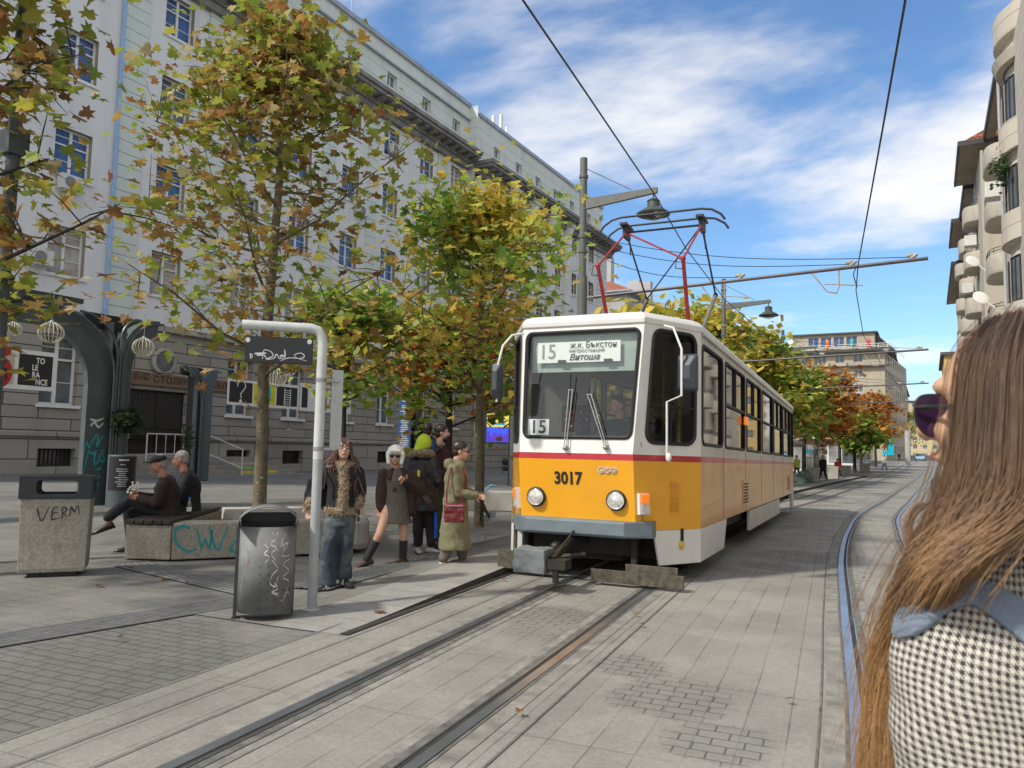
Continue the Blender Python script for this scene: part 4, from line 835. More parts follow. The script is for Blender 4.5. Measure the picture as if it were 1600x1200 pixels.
# interior
q = MB(); q.box(-1.2, 1.2, -.05, LT, .9, .95); q.box(-1.2, 1.2, -.05, LT, 2.95, 2.98); q.box(-.65, .65, -.80, -.05, .9, .95, ); q.box(-1.2, -.28, .28, .33, .95, 2.95); q.box(-.28, 1.2, .36, .41, .95, 1.75); q.box(.86, 1.2, .32, .37, 1.75, 2.95); q.build('interior_shell', M_int, tram)
q = MB(); q.prism([(-.66, -.93, 1.0), (-.66, -.93, 1.66), (-.66, -.5, 1.62), (-.66, -.4, 1.0)], (1.32, 0, 0)); q.build('dashboard', M_dark, tram, bevel=.01)
q = MB(); q.box(-.58, -.2, .05, .12, 1.75, 2.1); cb_ = q.build('control_panel', M_dark, tram)
for i in range(3):
    for j in range(4):
        q = MB(); q.ell((-.52+j*.075+(.06 if j > 1 else 0), .045, 1.82+i*.09), (.018, .012, .018), 8, 5); q.build('push_button', (mat('btn_red', (.6, .02, .02), .4), mat('btn_amber', (.7, .35, .02), .4), mat('btn_red', (.6, .02, .02), .4))[(i+j) % 3], cb_)
for k in range(10):
    for x in (-.85, .85):
        y = 1.6+k*1.2; q = MB(); q.box(x-.25, x+.25, y, y+.42, 1.3, 1.38); q.box(x-.25, x+.25, y+.38, y+.45, 1.38, 1.95); q.build('seat', mat('seat_red', (.12, .05, .04), .7), tram, bevel=.03)
for y in (1.2, 4, 6.5, 9, 11.5):
    for x in (-.5, .5): q = MB(); q.tube([(x, y, .95), (x, y, 2.95)], .018, 6); q.build('grab_pole', mat('pole_yellow', (.55, .42, .1), .4), tram)
q = MB(); q.box(1.0, 1.03, -.12, -.02, 1.5, 2.85); q.build('grab_pole', MATS['pole_yellow'], tram)
# pantograph
E1 = lambda s: Vector((s*.64+.1, 1.35, 4.3)); E2 = lambda s: Vector((s*.6+.2, 3.7, 4.25)); HD = lambda s: Vector((s*.62+.15, 2.6, 5.16))
pn = MB(); pn.box(-.75, .85, 2.1, 2.9, 3.19, 3.24); pn.box(-.6, -.5, 2.0, 3.0, 3.24, 3.29); pn.box(.6, .7, 2.0, 3.0, 3.24, 3.29); pn = pn.build('pantograph', mat('panto_grey', (.16, .17, .16), .6), tram, bevel=.008)
for s in (-1, 1):
    q = MB(); q.tube([(s*.62+.05, 2.2, 3.22), E1(s)], [.035, .027], 8); q.build('lower_arm', M_prust, pn, smooth=True)
    q = MB(); q.ell(E1(s), (.04, .045, .05)); q.tube([E1(s), HD(s)], .017, 6)
    if s < 0: q.tube([HD(-1), E1(1)], .015, 6)
    q.build('upper_arm', M_prust, pn, smooth=True)
    q = MB(); q.tube([(s*.6+.05, 2.75, 3.22), E2(s)], [.035, .027], 8); q.build('lower_arm', MATS['panto_grey'], pn, smooth=True)
    q = MB(); q.ell(E2(s), (.04, .04, .045)); q.tube([E2(s), HD(s)], .016, 6)
    if s < 0: q.tube([E2(-1), HD(1)], .012, 6); q.tube([E2(-1), (-.45, 3.0, 3.25)], .02, 6)
    q.build('upper_arm', M_pblk, pn, smooth=True)
    q = MB(); q.box(s*.62+.115, s*.62+.185, 2.5, 2.76, 5.06, 5.29); q.tube([HD(s), HD(s)+Vector((.01, .2, -.12)), HD(s)+Vector((.02, .2, -.34))], .012, 5); q.box(s*.62+.09, s*.62+.21, 2.4, 2.85, 5.24, 5.285); q.build('bow_carrier', M_pblk, pn, bevel=.01)
    q = MB(); q.tube([E1(s)+Vector((0, .03, 0)), E1(s)+Vector((-.12, .15, .05)), E1(s)+Vector((-.14, .12, -.1)), E1(s)+Vector((-.02, .04, -.14))], .008, 5); q.build('shunt_cable', M_pblk, pn, smooth=True)
q = MB(); q.tube([HD(-1), HD(1)], .018, 6); q.build('cross_rod', M_pblk, pn)
for y, dz in ((2.42, .47), (2.78, .43)):
    q = MB(); q.tube([(-.86, y, 4.72+dz-.03), (-.80, y, 4.80+dz-.02), (-.66, y, 4.87+dz), (-.5, y, 4.90+dz), (.8, y, 4.90+dz), (.96, y, 4.87+dz), (1.10, y, 4.80+dz-.02), (1.16, y, 4.72+dz-.03)], .019, 8); q.build('contact_bow', M_pblk, pn, smooth=True)
# gutter and panel seams
q = MB(); q.tube([(1.27, .05, 2.965), (1.27, LT, 2.965)], .014, 6); q.build('rain_gutter', M_twd, tram)
for y in (1.7, 3.95, 6.2, 8.45, 10.7, 12.95):
    q = MB(); q.box(1.2505, 1.253, y-.004, y+.004, .62, 1.6); q.build('panel_seam', mat('seam_brown', (.16, .08, .03), .7), tram)
q = MB(); f = tp(1); q.prism([f(.095, .62), f(.105, .62), f(.105, 1.6), f(.095, 1.6)], (.003, -.002, 0)); q.build('panel_seam', MATS['seam_brown'], tram)
# ------------------------------------------------------------------ street furniture
def rzc(p): return atan2(-p[0], p[1])
M_conc = mat('exposed_aggregate', (.30, .28, .235), .95, var=.28, vs=30, dirt=.45, bump=.7, bs=120); M_conc2 = mat('smooth_concrete', (.42, .41, .38), .9, var=.12, vs=4, dirt=.4, bump=.3)
M_slate = mat('slate_paint', (.07, .09, .096), .45, var=.2, vs=2, dirt=.1); M_tealp = mat('teal_spray', (.0, .26, .25), .6, var=.15); M_wht = mat('white_spray', (.60, .60, .60), .6, var=.3, vs=30); M_cyan = mat('cyan_spray', (.02, .38, .45), .6)
M_poleg = mat('pole_grey', (.115, .125, .12), .5, var=.12, vs=3, dirt=.2); M_galv = mat('galvanised', (.30, .31, .32), .45, .5, var=.2, vs=6, dirt=.25); M_bplas = mat('black_plastic', (.018, .022, .028), .5, var=.25, vs=8)
def stroke(mb, pts, w, f, m=0, sub=6, rag=0):
    # painted stroke: smooth curve through pts, laid on surface f(u, v)
    P = [Vector((a, b, 0)) for a, b in pts]; C_ = []
    for i in range(len(P)-1):
        p0 = P[max(i-1, 0)]; p1 = P[i]; p2 = P[i+1]; p3 = P[min(i+2, len(P)-1)]
        for k in range(sub):
            t = k/sub; C_.append(.5*((2*p1)+(p2-p0)*t+(2*p0-5*p1+4*p2-p3)*t*t+(3*p1-p0-3*p2+p3)*t**3))
    C_.append(P[-1]); V = []; n = len(C_)
    for i, p in enumerate(C_):
        t = (C_[min(i+1, n-1)]-C_[max(i-1, 0)]); t = t.normalized() if t.length > 1e-6 else Vector((1, 0, 0)); w_ = w*(.55+.45*sin(pi*min(1, (i+1)/n*1.0+.1)))*(1+rag*random.uniform(-.5, .5))
        a = p+Vector((-t.y, t.x, 0))*w_/2; b = p-Vector((-t.y, t.x, 0))*w_/2; V += [f(a.x, a.y), f(b.x, b.y)]
    mb.add(V, [(2*i, 2*i+1, 2*i+3, 2*i+2) for i in range(n-1)], m)
# concrete litter bin
def tapered_bin(name, p, rz, w, d, h, label, graf, tilt=0, group=None):
    e = empty(name, p, rz, label, 'litter bin', group); q = MB()
    q.loft([[(sx*w/2*k, sy*d/2*k, z) for sx, sy in ((-1, -1), (1, -1), (1, 1), (-1, 1))] for z, k in ((.05, .93), (.09, .955), (h*.99, 1.0), (h, .99))]); b = q.build('concrete_body', M_conc, e, bevel=.03, seg=3)
    q = MB(); q.box(-w*.35, w*.35, -d*.35, d*.35, .004, .06); q.build('foot', M_blk, e)
    W2 = w/2+.02; D2 = d/2+.02; H = .24; q = MB()
    def F1(u, v): return (u, -D2, v)
    for f in (lambda u, v: (u, -D2, v), lambda u, v: (-u, D2, v)): holepanel(q, f, -W2, W2, h-.005, h+H, -W2*.52, W2*.58, h+.045, h+H-.05, .04, 0)
    for s in (-1, 1): holepanel(q, lambda u, v, s=s: (s*W2, u, v), -D2, D2, h-.005, h+H, -D2*.55, D2*.55, h+.04, h+H-.05, .04, 0)
    q.add([(-W2, -D2, h+H), (W2, -D2, h+H), (W2, D2, h+H), (-W2, D2, h+H)], [(0, 1, 2, 3)]); hd = q.build('hood', M_bplas, e)
    sdm = hd.modifiers.new('solid', 'SOLIDIFY'); sdm.thickness = .03; sdm.offset = -1; bv = hd.modifiers.new('bevel', 'BEVEL'); bv.width = .012; bv.segments = 2; bv.limit_method = 'ANGLE'
    if graf:
        q = MB(); y = -d/2*.985
        for s in graf: stroke(q, s, .014, lambda a, b: (a, y*(1)-.004-(0 if b > .5 else 0), b), 0, 5, .6)
        q.build('scrawl', mat('black_ink', (.02, .018, .016), .7), b)
    return e
p = onG(84, 897); h = .84
V_ = [[(-.17, .74), (-.12, .60), (-.06, .75)], [(-.03, .61), (-.02, .73), (.03, .745)], [(-.02, .68), (.03, .69)], [(-.03, .61), (.04, .63)], [(.07, .62), (.07, .74), (.11, .72), (.08, .68), (.12, .64)], [(.14, .65), (.15, .75), (.18, .69), (.21, .76), (.23, .66)]]
tapered_bin('litter_bin', (p.x, p.y, p.z), rzc(p)-.12, .66, .46, h, 'square concrete litter bin with a black plastic hood and VERM scrawled on it', V_)
p = onG(187, 736); tapered_bin('litter_bin', (p.x, p.y, p.z), rzc(p)+.1, 1.05, .7, 1.15, 'distant pale concrete litter bin by the library railing', None)
# round steel bin with arched hood
p = onG(413, 966); rz = rzc(p); sbn = empty('steel_litter_bin', (p.x, p.y, p.z), rz, 'grey steel bin with a perforated curved front, arched hood and white graffiti tags', 'litter bin')
M_steelp = mat('scuffed_steel', (.15, .155, .155), .62, .1, var=.3, vs=5, dirt=.3, bump=.1); R = .235
def cyl(a, z, r=R): return (r*1.0*sin(a), -r*.85*cos(a)+.02, z)
q = MB(); A = [radians(-100+200*k/28) for k in range(29)]; q.loft([[cyl(a, z)[:2]+(z,) for a in A] for z in (.07, .80)], caps=False, closed=False); bo = q.build('body', M_steelp, sbn, smooth=True); m_ = bo.modifiers.new('s', 'SOLIDIFY'); m_.thickness = .006
q = MB(); q.box(-.225, .225, .055, .07, .05, .82); q.loft([[cyl(a, z, R*.93) for a in A] for z in (.09, .78)]); q.build('liner', M_blk, sbn)
q = MB(); q.box(-.262, -.235, .0, .09, 0, .82); q.box(-.275, -.2, -.04, .1, .0, .012); q.box(.22, .24, .02, .08, 0, .80); q.build('stand', mat('dark_steel', (.06, .065, .07), .5, .5, var=.3), sbn)
q = MB(); H = []
for k in range(19):
    a = pi*k/18; H.append((-.255*cos(a), .175*sin(a)**.85+.80))
q.loft([[(x, -.2+.1*max(0, 1-(z-.8)/.17)*0+(.0 if x < .0 else .05*x/.25), z) for x, z in H], [(x, .17, z) for x, z in H]], caps=False, closed=False); ho = q.build('hood', M_steelp, sbn, smooth=True); m_ = ho.modifiers.new('s', 'SOLIDIFY'); m_.thickness = .008
q = MB(); q.box(-.235, .235, .15, .165, .80, .9); q.build('hood_back', mat('dark_steel', (0, 0, 0)), sbn)
q = MB(); c_ = lambda a, z: cyl(radians(a), z, R+.0065)
for s, w in (([(-62, .8), (-60, .62), (-56, .48), (-55, .38), (-58, .25), (-60, .12)], .012), ([(-55, .38), (-52, .3), (-52, .18), (-50, .08)], .01), ([(8, .76), (14, .70), (6, .66), (18, .62), (8, .58), (16, .52)], .02), ([(-8, .66), (2, .62), (-6, .58), (4, .55), (-4, .5)], .013), ([(12, .72), (20, .75), (14, .64), (22, .60)], .014),
             ([(10, .52), (22, .45), (12, .40), (8, .33), (20, .30), (24, .38), (14, .26), (26, .24)], .012), ([(16, .33), (24, .28), (12, .25), (26, .22)], .01), ([(38, .74), (26, .64), (44, .66), (30, .56), (50, .55)], .011), ([(50, .52), (34, .48), (50, .42), (34, .37), (52, .32), (38, .2), (30, .17)], .008), ([(36, .16), (48, .24), (56, .2)], .007), ([(28, .70), (34, .60)], .022), ([(60, .62), (56, .5), (62, .4)], .01)):
    stroke(q, s, w, lambda a, b: c_(a, b), 0, 6, .3)
stroke(q, [(-46, .62), (-40, .54), (-44, .48), (-36, .55), (-42, .6), (-38, .47)], .008, lambda a, b: c_(a, b), 1)
q.build('graffiti', [M_wht, mat('pink_spray', (.35, .16, .22), .6)], bo)
q = MB()
for i in range(6):
    for k in range(6):
        a = radians(-12+i*16); z = .12+k*.07
        if i > 1 and k > 2: continue
        c0 = Vector(cyl(a, z, R+.0068)); t = Vector((cos(a), sin(a)*.85, 0)).normalized(); q.add([c0+t*.006*cos(b)+Vector((0, 0, .006*sin(b))) for b in [2*pi*j/8 for j in range(8)]], [tuple(range(8))])
q.build('perforation', M_blk, bo)
# stop post
p = onG(487, 955); rz = rzc(p); po = empty('tram_stop_post', (p.x, p.y, p.z), rz, 'bent white tube post at the tram stop, carrying black and grey boards', 'stop post')
M_pw = mat('post_paint', (.50, .52, .51), .5, var=.12, vs=5, dirt=.3); M_pw2 = mat('post_paint_lower', (.34, .36, .36), .55, var=.15, vs=5, dirt=.35)
q = MB(); q.tube([(0, 0, .0), (0, 0, 1.38)], .045, 16); q.lathe((0, 0, 0), [(.09, 0), (.08, .02), (.05, .035)], 16); lo = q.build('lower_tube', M_pw2, po, smooth=True)
q = MB(); q.tube([(0, 0, 1.38), (0, 0, 2.46), (-.012, 0, 2.53), (-.05, 0, 2.585), (-.11, 0, 2.6), (-.72, 0, 2.6)], .0465, 16); q.build('upper_tube', M_pw, po, smooth=True)
q = MB()
for z in (1.46, 1.75+.35): q.tube([(0, 0, z), (0, 0, z+.035)], .051, 16); q.box(.03, .16, -.012, .012, z+.006, z+.03)
for x in (-.57, -.37, -.17): q.box(x-.012, x+.012, -.01, .01, 2.49, 2.57)
for z in (2.42, 2.31): q.box(-.1, -.03, -.008, .008, z, z+.02)
q.build('clamp', M_galv, po)
q = MB(); q.box(-.69, -.085, -.02, .02, 2.255, 2.50); sg = q.build('black_board', mat('black_board', (.012, .013, .015), .35, var=.3, dirt=.05), po, bevel=.006)
q = MB(); fs = lambda a, b: (a, -.0225, b)
for s, w in (([(-.63, 2.285), (-.64, 2.33), (-.62, 2.32), (-.63, 2.285)], .007), ([(-.60, 2.335), (-.55, 2.34), (-.5, 2.345)], .016), ([(-.58, 2.32), (-.52, 2.325), (-.5, 2.30)], .012), ([(-.53, 2.29), (-.52, 2.37), (-.46, 2.36), (-.44, 2.32), (-.5, 2.29), (-.43, 2.30), (-.41, 2.34), (-.38, 2.30), (-.36, 2.34), (-.37, 2.30), (-.33, 2.33), (-.34, 2.385), (-.335, 2.32), (-.31, 2.30)], .008), ([(-.37, 2.28), (-.30, 2.31), (-.2, 2.31), (-.16, 2.33), (-.19, 2.36), (-.25, 2.34), (-.22, 2.31), (-.14, 2.29)], .008), ([(-.38, 2.325), (-.33, 2.33)], .014)): stroke(q, s, w, fs)
for x, z in ((-.665, 2.46), (-.12, 2.47)): q.add([(x+.022*cos(a), -.022, z+.024*sin(a)) for a in [2*pi*j/10 for j in range(10)]], [tuple(range(10))])
q.build('graffiti', M_wht, sg)
q = MB(); q.box(.10, .205, -.01, .012, 1.47, 2.22); tb = q.build('timetable_board', mat('board_back', (.40, .42, .41), .5, var=.08, dirt=.2), po, bevel=.006); tb.rotation_euler.z = .15
# bench and planter
pl_ = empty('planter_bench', (0, 0, 0), 0, 'low concrete planter with a dark wooden bench top and teal graffiti round a tree', 'bench')
A0 = Vector((-8.78, 6.12)); B0 = Vector((-8.24, 6.36)); S1 = (Vector((-7.0, 8.12))-B0).normalized(); N1 = Vector((-S1.y, S1.x)); Sd = (Vector((-9.9, 8.25))-Vector((-8.5, 6.25))).normalized()
def beam(pts, z0, z1, m, nm, bev=.015):
    q = MB(); q.prism([(a.x, a.y, z0) for a in pts], (0, 0, z1-z0)); return q.build(nm, m, pl_, bevel=bev)
zb = gz(-8.3, 7)
E_ = B0+S1*2.25; W_ = .42
front = beam([B0+S1*.015, E_, E_+N1*W_, B0+S1*.015+N1*W_], zb+.02, zb+.46, M_conc, 'concrete_slab')
bL = 2.35; beam([A0, B0, B0+Sd*bL, A0+Sd*bL], zb+.02, zb+.44, M_conc, 'concrete_slab')
G1 = B0+Sd*bL; G2 = G1+S1*1.7; beam([G1+Vector((.02, .02)), G2, G2+N1*.3, G1+N1*.3+Vector((.02, .02))], zb+.02, zb+.46, M_conc2, 'concrete_slab')
beam([E_+S1*.01, E_+S1*.3+N1*.15, G2+S1*.5, G2+S1*.1], zb+.02, zb+.5, M_conc2, 'concrete_slab', .1)
cs = [B0+S1*.1+N1*W_*.8, E_+N1*W_*.8, G2, G1]; q = MB(); q.add([(a.x, a.y, zb+.30) for a in cs], [(0, 1, 2, 3)]); q.build('soil', mat('soil', (.06, .045, .03), 1, var=.5, vs=12, bump=1), pl_)
dk = MB()
for k in range(5):
    a = A0.lerp(B0, k/5+.012)-Sd*.03; b = A0.lerp(B0, (k+1)/5-.012)-Sd*.03; dk.prism([(a.x, a.y, zb+.455), (b.x, b.y, zb+.455), (b.x+Sd.x*bL, b.y+Sd.y*bL, zb+.455), (a.x+Sd.x*bL, a.y+Sd.y*bL, zb+.455)], (0, 0, .045))
dk.build('bench_top', mat('dark_bench_wood', (.03, .024, .02), .6, var=.4, vs=10, bump=.3), pl_, bevel=.004)
q = MB(); nf = Vector((S1.y, -S1.x))*.004
fg = lambda a, b: (B0.x+S1.x*a*(.72 if a < 1.5 else 1)+nf.x, B0.y+S1.y*a*(.72 if a < 1.5 else 1)+nf.y, zb+b)
for s, w in (([(.30, .40), (.18, .43), (.06, .38), (.10, .22), (.28, .12), (.42, .15)], .04), ([(.40, .40), (.48, .2), (.50, .10)], .03), ([(.50, .14), (.55, .26), (.62, .16), (.66, .38), (.64, .12)], .03), ([(.60, .42), (.70, .2), (.78, .13), (.84, .25), (.92, .42)], .035), ([(1.18, .42), (1.04, .2), (.98, .12), (1.1, .1), (1.3, .26), (1.22, .3), (1.1, .2)], .035)): stroke(q, s, w, fg)
q.build('graffiti', M_tealp, front)
q = MB(); stroke(q, [(1.86, .28), (1.98, .30), (2.1, .33)], .03, fg); q.build('paint_dash', M_tealp, front)
# water bottle, second planter block, drain
b_ = onG(295, 803, .5); q = MB(); q.lathe((0, 0, 0), [(.028, 0), (.034, .01), (.034, .07), (.030, .09), (.034, .11), (.032, .15), (.013, .195), (.013, .205)], 14); bt = empty('water_bottle', (b_.x, b_.y, zb+.501), 0, 'clear plastic water bottle with a blue cap standing on the wooden bench', 'bottle'); q.build('bottle_body', glass('pet_plastic', (.6, .65, .7), .2), bt, smooth=True)
q = MB(); q.lathe((0, 0, 0), [(.016, .203), (.017, .225), (.01, .228)], 12); q.build('cap', mat('cap_blue', (.02, .22, .7), .4), bt, smooth=True); q = MB(); q.lathe((0, 0, 0), [(.0345, .04), (.0345, .1)], 14); q.build('label_band', M_white, bt)
p = onG(765, 799); q = MB(); q.box(-.75, .75, -.3, .3, 0, .48); o = q.build('concrete_block', M_conc2, None, bevel=.02, loc=(p.x, p.y+.4, p.z), rz=radians(28)); tag(o, 'low concrete seating block on the plaza behind the woman in the khaki coat', 'block')
# lamp posts with tram wire booms
PX_ = -8.0
def lamp_post(y, label, full=True):
    z0 = gz(PX_, y); e = empty('street_lamp', (PX_, y, z0), 0, label, 'street lamp', 'lamp posts along the platform'); T = 9.35-z0; zb_ = 5.55-z0
    q = MB(); q.tube([(0, 0, 0), (0, 0, 6.1-z0)], .135, 14); q.tube([(0, 0, 6.1-z0), (0, 0, 6.15-z0)], .12, 14); q.tube([(0, 0, 6.15-z0), (0, 0, T)], .10, 14)
    for z in (T-.55, zb_, zb_+1.6, zb_+1.2): q.tube([(0, 0, z), (0, 0, z+.08)], .125, 10)
    q.build('pole', M_poleg, e, smooth=True)
    q = MB(); za = 8.08-z0; q.prism([(.09, -.05, za-.15), (.09, -.05, za+.13), (2.05, -.05, za+.16), (2.05, -.05, za+.02)], (0, .1, 0))
    for x in (.4, .95, 1.5): q.box(x-.03, x+.03, -.056, .056, za-.01, za+.05)
    q.tube([(.08, 0, 9.05-z0), (1.35, 0, za+.2)], .012, 5); q.build('arm', M_poleg, e)
    q = MB(); q.tube([(1.95, 0, za+.02), (1.95, 0, za-.1)], .02, 6); q.lathe((1.95, 0, za-.55), [(.42, 0), (.43, .03), (.3, .12), (.16, .2), (.15, .34), (.17, .36), (.13, .4), (.04, .45)], 24); sh = q.build('lamp_shade', mat('shade_green_grey', (.06, .075, .07), .5, var=.1), e, smooth=True)
    q = MB(); q.lathe((1.95, 0, za-.55), [(.3, 0), (.24, -.07), (.1, -.12), (.01, -.13)], 20); q.build('diffuser', glass('lamp_glass', (.8, .85, .85), .15), sh, smooth=True)
    q = MB(); q.tube([(.35, 0, zb_-.02), (8.08, 0, zb_+.22)], .042, 8); bm_ = q.build('wire_boom', mat('boom_brown', (.09, .08, .085), .5, .3, var=.2), e, smooth=True)
    q = MB(); q.tube([(.12, 0, zb_-.02), (.4, 0, zb_-.02)], .03, 6)
    for k in range(4): q.lathe((.15+k*.06, 0, zb_-.02), [(.03, -.012), (.055, 0), (.03, .012)], 10, axis='X')
    q.build('insulator', mat('insulator_grey', (.32, .30, .27), .5, var=.3), e, smooth=True)
    for x in (4.2, 6.65, 7.85):
        q = MB(); h = zb_+.22*(x/8.08); q.tube([(x-.1, 0, h+.03), (x+.02, 0, h+.12)], .04, 6); q.ell((x-.12, 0, h+.1), (.09, .04, .05), 8, 5); q.build('wire_clamp', MATS['insulator_grey'], bm_, smooth=True)
    for x, tw_ in ((3.15, 4.4), (5.7, 6.9)):
        q = MB(); h = zb_+.22*(x/8.08); q.tube([(x, 0, h), (x+.35, 0, h-.5), (x+.55, 0, h-.55), (x+.6, 0, h-.4), (x+.6, 0, h)], .02, 6); q.tube([(x+.3, 0, h-.32), (tw_-.1, 0, h-.42)], .014, 5); q.build('registration_arm', MATS['insulator_grey'], bm_, smooth=True)
    q = MB()
    for x, s in ((4.05, 1.25), (6.55, 1.45), (7.8, 1.65)):
        h = zb_+.22*(x/8.08)+.06; pts = [(.1+(x-.1)*t, 0, zb_+s+(h-zb_-s)*t-.35*sin(pi*t)*(1-.3*t)) for t in [k/10 for k in range(11)]]; q.tube(pts, .009, 4)
    q.tube([(6.67, 0, zb_+.2), (6.6, 0, zb_), (6.67, 0, zb_-.3)], .012, 5); q.build('stay_wire', M_pblk, e); return e
lamp_post(18.4, 'tall grey lamp post with bell lamp and wire boom rising directly behind the tram roof')
lamp_post(34.4, 'second tall grey lamp post, smaller, behind the pantograph above the yellow trees')
lamp_post(50.4, 'third lamp post with its boom crossing in front of the beige corner block')
lamp_post(66.4, 'fourth and farthest lamp post with boom above the orange trees')
z0 = gz(-7.4, 4); pn_ = onD(-14, 690, 9); q = MB(); q.tube([(pn_.x, pn_.y, 0), (pn_.x, pn_.y, 9)], .075, 12)
q.box(pn_.x-.12, pn_.x+.12, pn_.y-.12, pn_.y+.12, 4.95, 5.25); tag(q.build('slim_pole', M_slate, smooth=True), 'slim dark pole at the left edge partly hidden by leaves', 'pole')
def wire(name, pts, r, label):
    P = poly(pts, 10) if 0 else pts
    q = MB(); q.tube([Vector(p) for p in pts], r, 6); tag(q.build(name, M_pblk, smooth=True), label, 'overhead wire', 'contact wires over the tracks')
wire('contact_wire', [(-2.2, -8, 5.2), (-2.6, 1.5, 5.3), (-2.93, 5.4, 5.3), (-3.13, 7.35, 5.3), (-3.45, 10.5, 5.28), (-3.85, 13.6, 5.25), (-4.25, 18.4, 5.2), (-4.35, 26, 5.1), (-4.35, 34.4, 5.15), (-3.9, 50.4, 5.1), (-3.4, 66.4, 5.1), (-2.9, 90, 5.2), (-2.3, 150, 6)], .011, 'overhead wire running down from the top centre to the pantograph')
wire('contact_wire', [(.9, -8, 5.3), (.2, 2, 5.3), (-.09, 6.84, 5.28), (-.40, 9.6, 5.26), (-1.13, 16, 5.2), (-1.35, 18.4, 5.18), (-1.72, 26, 5.25), (-1.6, 34.4, 5.2), (-1.2, 50.4, 5.2), (-.9, 66.4, 5.2), (-.3, 90, 5.3), (.4, 150, 6)], .011, 'overhead wire of the empty track, at upper right over the road')
# pergola columns
def perg(x, y, label, canopy=0, w=.62, flip=1, H=4.75, rz=0, wl=1, wr=.45, RL=1.3, RR=.9):
    z0 = gz(x, y); e = empty('pergola', (x, y, z0), rz, label, 'pergola', 'dark steel pergola columns on the plaza'); H -= z0
    def arc(off_, r, s, z1, n=9): return [(s*(off_+r*(1-cos(pi/2*k/n))), z1+r*sin(pi/2*k/n)) for k in range(n+1)]
    for s in (-1, 1):
        q = MB(); ww = w*(wl if s == -1 else wr); R1 = RL if s == -1 else RR; zc = H-R1-.25
        outer = [(s*.06, 0)]+[(s*.06, zc)]+arc(.06, R1, s, zc)+([(s*(R1+canopy), H-.25)] if s == -1 and canopy else [])
        P = [(a, b) for a, b in outer]; inner = [(s*(.06+ww), 0), (s*(.06+ww), zc-.3)]+[(s*(.06+ww+(R1*.8)*(1-cos(pi/2*k/6))), zc-.3+(R1*.88-.0)*sin(pi/2*k/6)) for k in range(7)]
        if s == -1 and canopy: inner.append((s*(R1+canopy), zc-.3+R1*.88))
        else: inner = [pp for pp in inner if abs(pp[0]) < R1+.05]
        pp = [(0, a, b) for a, b in P]+[(0, a, b) for a, b in inner[::-1]]
        q.prism(pp, (.16 if s == -1 else .3, 0, 0)); q.build('side_plate', M_slate, e)
    q = MB()
    for k, (o_, r) in enumerate(((-.10, 1.35), (-.05, .9), (.02, .45), (.1, .3), (.15, .9))):
        s = -1 if o_ < 0 else 1; q.tube([(.3, o_, 0), (.3, o_, H-r-.3)]+[(.3, o_+s*r*(1-cos(pi/2*t/7)), H-r-.3+r*.98*sin(pi/2*t/7)) for t in range(1, 8)], .03, 8)
    q.build('tube_rib', mat('rib_tube', (.10, .12, .125), .4, .4), e, smooth=True)
    q = MB(); q.box(-.4, -.3, -.5, .9, H-.55, H-.2); q.box(-.9, .3, -.04, .04, 0, H-.3) if 0 else q.box(-.35, .1, -.05, .05, 0, H-.4); q.build('back_plate', M_blk, e)
    return e
pa = perg(-16.0, 10.55, 'nearest dark pergola column, sprayed with cyan graffiti, reaching to the left picture edge', 3.4, .54, H=4.55)
c0 = onD(303, 690, 28); perg(c0.x, c0.y, 'black pergola column standing in front of the library door', 0, .5, rz=.3, wl=.25, wr=1, RL=.45, RR=.8, H=4.5)
c1 = onD(640, 697, 26.6); perg(c1.x, c1.y, 'dark pergola column beside the tall blue banner', .8, .5)
c2 = onD(806, 700, 33.5); pd_ = perg(c2.x, c2.y, 'dark arched pergola column seen just left of the tram', 1.6, .5)
q = MB(); q.box(-.5, .3, -8, -.9, 4.28, 4.38); 
for k in range(5): q.box(-.4, .28, -7.8+k*1.5, -7.7+k*1.5, 4.2, 4.277)
q.build('canopy', mat('canopy_glass_dark', (.05, .06, .065), .3), pa)
gq = MB(); fgx = lambda a, b: (.165, a, b)
for s, w in (([(-.2, 1.0), (-.35, .9), (-.3, 1.5), (-.45, 1.3), (-.6, .6)], .03), ([(-.2, 1.5), (-.4, 1.1), (-.55, 1.35), (-.6, 1.0)], .03), ([(-.15, 1.2), (-.25, 1.0), (-.12, .95), (-.2, 1.2)], .03), ([(-.2, .62), (-.3, .58)], .05), ([(-.2, .45), (-.28, .40)], .05), ([(-.18, .8), (-.28, .75)], .05)): stroke(gq, s, w, fgx)
for s in ([(-.5, 1.85), (-.35, 1.82), (-.2, 1.88)], [(-.48, 1.7), (-.4, 1.78), (-.3, 1.68), (-.2, 1.78)]): stroke(gq, s, .05, fgx, 1)
gq.build('graffiti', [M_cyan, M_wht], pa)
# advertising drum at the foot of the column
p = onG(166, 792); ad = empty('poster_drum', (p.x+.15, p.y+.2, p.z), rzc(p), 'round dark drum with white printed notices at the foot of the nearest pergola column', 'drum')
q = MB(); q.lathe((0, 0, 0), [(.28, 0), (.28, 1.08), (.26, 1.1)], 24); q.build('drum', M_slate, ad, smooth=True); q = MB(); A = [radians(-60+120*k/12) for k in range(13)]; q.loft([[(.284*sin(a), -.284*cos(a), z) for a in A] for z in (.36, 1.06)], caps=False, closed=False); nb = q.build('notice', mat('notice_black', (.012, .012, .016), .4), ad, smooth=True)
q = MB(); rr_ = random.Random(5)
for k in range(13):
    z = .98-k*.045; w = rr_.uniform(8, 24); c = rr_.uniform(-2, 8); 
    if k in (1, 3): continue
    a = c-w
    while a < c+w: b = a+rr_.uniform(2, 6); q.add([(.287*sin(radians(t)), -.287*cos(radians(t)), zz_) for zz_ in (z, z+(.03 if k == 0 else .014)) for t in (a, b)], [(0, 1, 3, 2)]); a = b+.8
q.build('print', M_wht, nb)
